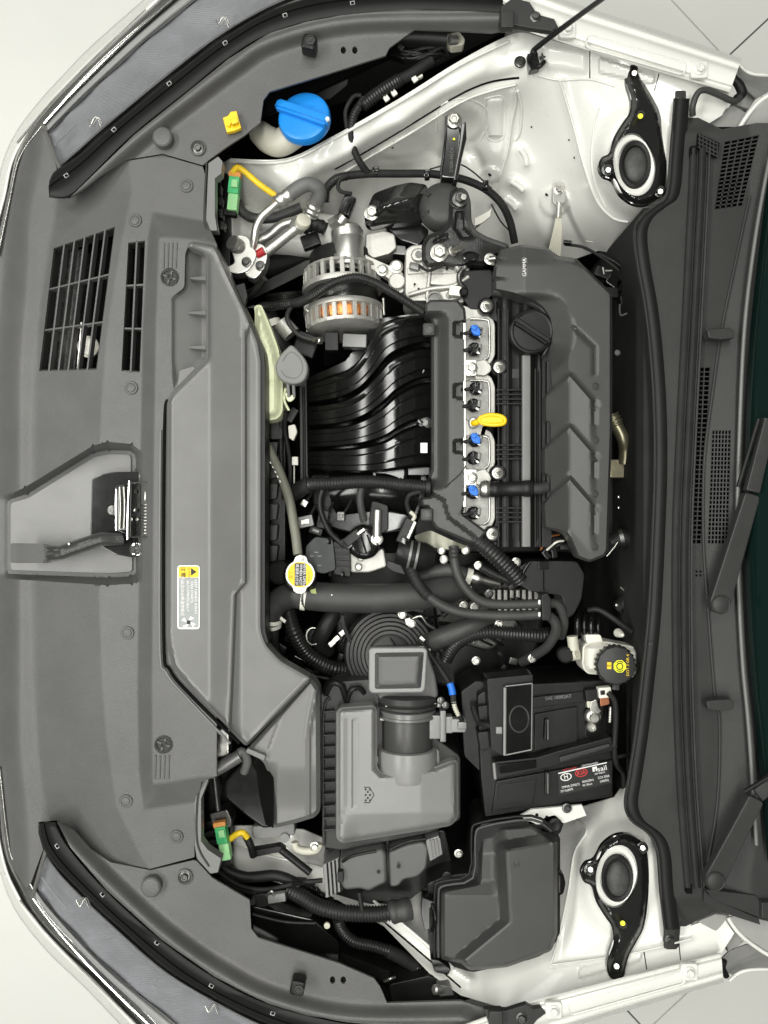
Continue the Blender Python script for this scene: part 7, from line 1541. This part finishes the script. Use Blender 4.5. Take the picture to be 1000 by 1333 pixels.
text('print', 'BATT CHECK', 742, 1001, -.0762, 3.0, INKR, bt, rot=RL); text('print', 'CAUTION READ', 768, 995, -.0762, 3.0, INKW, bt, rot=RL)
# ================================================================ brake fluid reservoir
br = thing('brake_fluid_reservoir', 'milky brake fluid reservoir with black cap and yellow symbol', 'brake fluid tank', (795, 860, -.1))
BRP = rnd([(759, 842), (764, 837), (790, 835), (830, 843), (836, 850), (834, 880), (822, 882), (764, 877), (758, 868)], 5)
sheet('tank', BRP, lambda X, Y: -.085 + .018*ss(0, 8, sdist(X, Y, BRP)), TANK, br, step=2.6, th=.05)
plate('tank_neck', rnd([(762, 826), (782, 826), (786, 836), (764, 838)], 3), -.08, .03, TANK, br, bev=3); lathe('nipple', (809, 826, -.06), [(6, -14), (4, 0), (2, 6), (0, 7)], TANK, br, n=16); tube('fitting', [(745, 828, -.08), (747, 846, -.08)], 7, BEIGE, br, seg=16); tube('fitting', [(740, 852, -.09), (752, 850, -.08)], 9, BEIGE, br, seg=16); lathe('valve', (737, 853, -.075), [(10, -14), (10.5, 0), (8, 2), (0, 2)], BLACK, br, n=28)
for k in range(4): tube('line', [(752+k*9, 826, -.09), (752+k*9, 806+k*2, -.09), (754+k*9, 794, -.12)], 3 if k % 2 else 4.5, GLOSSB, br, seg=10)
capb = lathe('cap', (802, 866, -.035), [(24, -12), (25.5, -10), (25.5, 0), (24, 3), (21, 4), (0, 4.4)], G_DARK, br, n=12, sharp=25, axis=(-.06, 0, 1))
for k in range(24): box('cap_rib', (802+25.4*math.cos(R(15*k)), 866+25.4*math.sin(R(15*k)), -.036), (2.2, 2.6, 10), BLACK, capb, rot=15*k, bev=.5)
zz = -.0283
plate('symbol', ell(807, 867.5, 8.6, 8.6, 8, 22), zz, .0006, LIME, capb, bev=0)
tube('symbol_ring', [(807+4.0*math.cos(R(q)), 867.5+4.0*math.sin(R(q)), zz+.0003) for q in range(0, 361, 24)], .7, INKN, capb, seg=6, n=1)
for s in (1, -1): tube('symbol_arc', [(807+6.4*math.cos(R(q)), 867.5+s*6.4*math.sin(R(q)), zz+.0003) for q in range(50, 131, 16)], .6, INKN, capb, seg=6, n=1)
text('lettering', 'DOT 3 OR 4', 817.5, 866, zz, 5.2, INKY, capb, rot=-90); plate('book_mark', rect(790.5, 862, 796, 871), zz, .0003, INKY, capb, bev=0); text('lettering', 'E', 793.2, 866.5, zz+.0003, 6, INKN, capb, rot=-90)
box('cap_tab', (803, 894, -.04), (8, 10, 8), G_DARK, br, bev=1.5)
# ================================================================ things deep against the firewall
fw = thing('heater_pipe', 'brassy metal pipe with crimped end against the firewall', 'pipe', (808, 580, -.2))
BRASS = mat('brassy_pipe', (.26, .24, .16), .35, .8, var=.2, vs=40)
tube('pipe', [(799, 548, -.12), (804, 556, -.12), (811, 570, -.12), (814, 584, -.13), (813, 602, -.14)], 8, BRASS, fw, seg=16); tube('crimp', [(796, 540, -.12), (803, 554, -.12)], 10, BRASS, fw, seg=16, corr=5); plate('flange', rnd([(794, 598), (818, 598), (818, 622), (794, 622)], 3), -.14, .03, BRASS, fw, bev=2); lathe('end_plug', (824, 612, -.14), [(12, -8), (12, 2), (8, 3), (0, 0)], RUBD, fw, n=24)
bl_ = thing('brake_line_set', 'three thin black brake lines with white clip studs on the firewall', 'brake lines', (825, 540, -.2))
for k in range(3): tube('line', [(824+k*6, 430+k*8, -.13), (825+k*6, 470, -.13), (825+k*5.5, 510, -.135), (830+k*4, 560, -.14), (829+k*4, 640, -.15)], 1.6, DKST, bl_, seg=7)
tube('line', [(807, 396, -.12), (808, 410, -.12), (818, 408, -.12), (828, 416, -.12), (832, 426, -.13)], 1.1, DULLA, bl_, seg=6)
for x, y in [(821, 475), (828, 474), (834, 472), (821, 486), (828, 486), (829, 541), (836, 541), (828, 553), (836, 553), (839, 578), (832, 395)]: lathe('stud', (x, y, -.120), [(1.7, 0), (1.5, 1), (0, 1.4)], ALUP, bl_, n=10)
for y in (480, 547): plate('clip', rnd(rect(817, y-7, 839, y+7), 2), -.125, .01, BLACK, bl_, bev=1)
lathe('cap', (804, 459, -.13), [(4, 0), (3, 1), (0, 1.2)], DULLA, bl_, n=14); plate('pad', rnd([(814, 490), (820, 486), (826, 510), (832, 520), (828, 524), (818, 512)], 3), -.145, .01, BEIGE, bl_, bev=1)
for x, y in [(806, 647), (816, 646), (806, 661), (816, 660), (811, 670), (817, 670)]: lathe('stud', (x, y, -.17), [(1.8, 0), (1.6, 1), (0, 1.4)], ALUP, bl_, n=10)
hh = thing('heater_return_hose', 'large dark hose bending down beside the firewall', 'hose', (830, 740, -.2))
tube('hose', [(796, 706, -.12), (812, 700, -.115), (828, 708, -.12), (837, 730, -.13), (832, 758, -.14), (818, 780, -.15), (806, 792, -.16)], 11, RUBD, hh, seg=20); tube('clamp', [(806, 701, -.116), (811, 700, -.115)], 12.4, DKST, hh, seg=20); tube('clamp_wire', [(790, 724, -.10), (800, 712, -.098), (804, 706, -.098)], 1.6, STEEL, hh, seg=8); tube('clamp_wire', [(822, 716, -.105), (830, 718, -.106), (836, 714, -.11)], 1.6, STEEL, hh, seg=8)
lathe('end_ring', (822, 792, -.14), [(12, 0), (12, 3), (10, 4), (9, 0), (0, 0)], GLOSSB, hh, n=24, axis=(-.5, 0, 1)); tube('lead', [(766, 794, -.10), (780, 794, -.09), (800, 806, -.08), (822, 822, -.08)], 4, RUBD, hh, seg=12); tube('pin', [(808, 764, -.14), (816, 772, -.14)], 1, STEEL, hh, seg=6)
for x, y in [(803, 788), (828, 788), (838, 794)]: lathe('stud', (x, y, -.13), [(2, 0), (1.8, 1), (0, 1.4)], ALUP, hh, n=10)
wg = thing('firewall_wiring', 'dark wires and plugs behind the engine cover near the ground strap', 'wiring', (790, 370, -.2))
tube('wire', [(735, 318, -.15), (760, 322, -.14), (785, 336, -.14), (806, 352, -.14)], 2, TAPE, wg, seg=8); tube('wire', [(780, 330, -.16), (812, 350, -.16), (816, 380, -.16)], 3, BLACK, wg, seg=8)
for x, y, a in [(786, 354, 20), (800, 366, 35), (812, 372, 10), (796, 380, 0), (818, 390, -10)]: box('plug', (x, y, -.15), (20, 14, 14), random.choice([BLACK, GLOSSB]), wg, rot=a, bev=2)
for x, y, a in [(786, 352, 80), (793, 352, 0), (768, 314, 10), (830, 393, 0)]: box('tag', (x, y, -.12), (9, 1.6, 2), ALUP, wg, rot=a, bev=.4)
tube('cable', [(734, 315, -.14), (744, 316, -.135)], 3, GLOSSB, wg, seg=8)
# wires in the headlight gaps
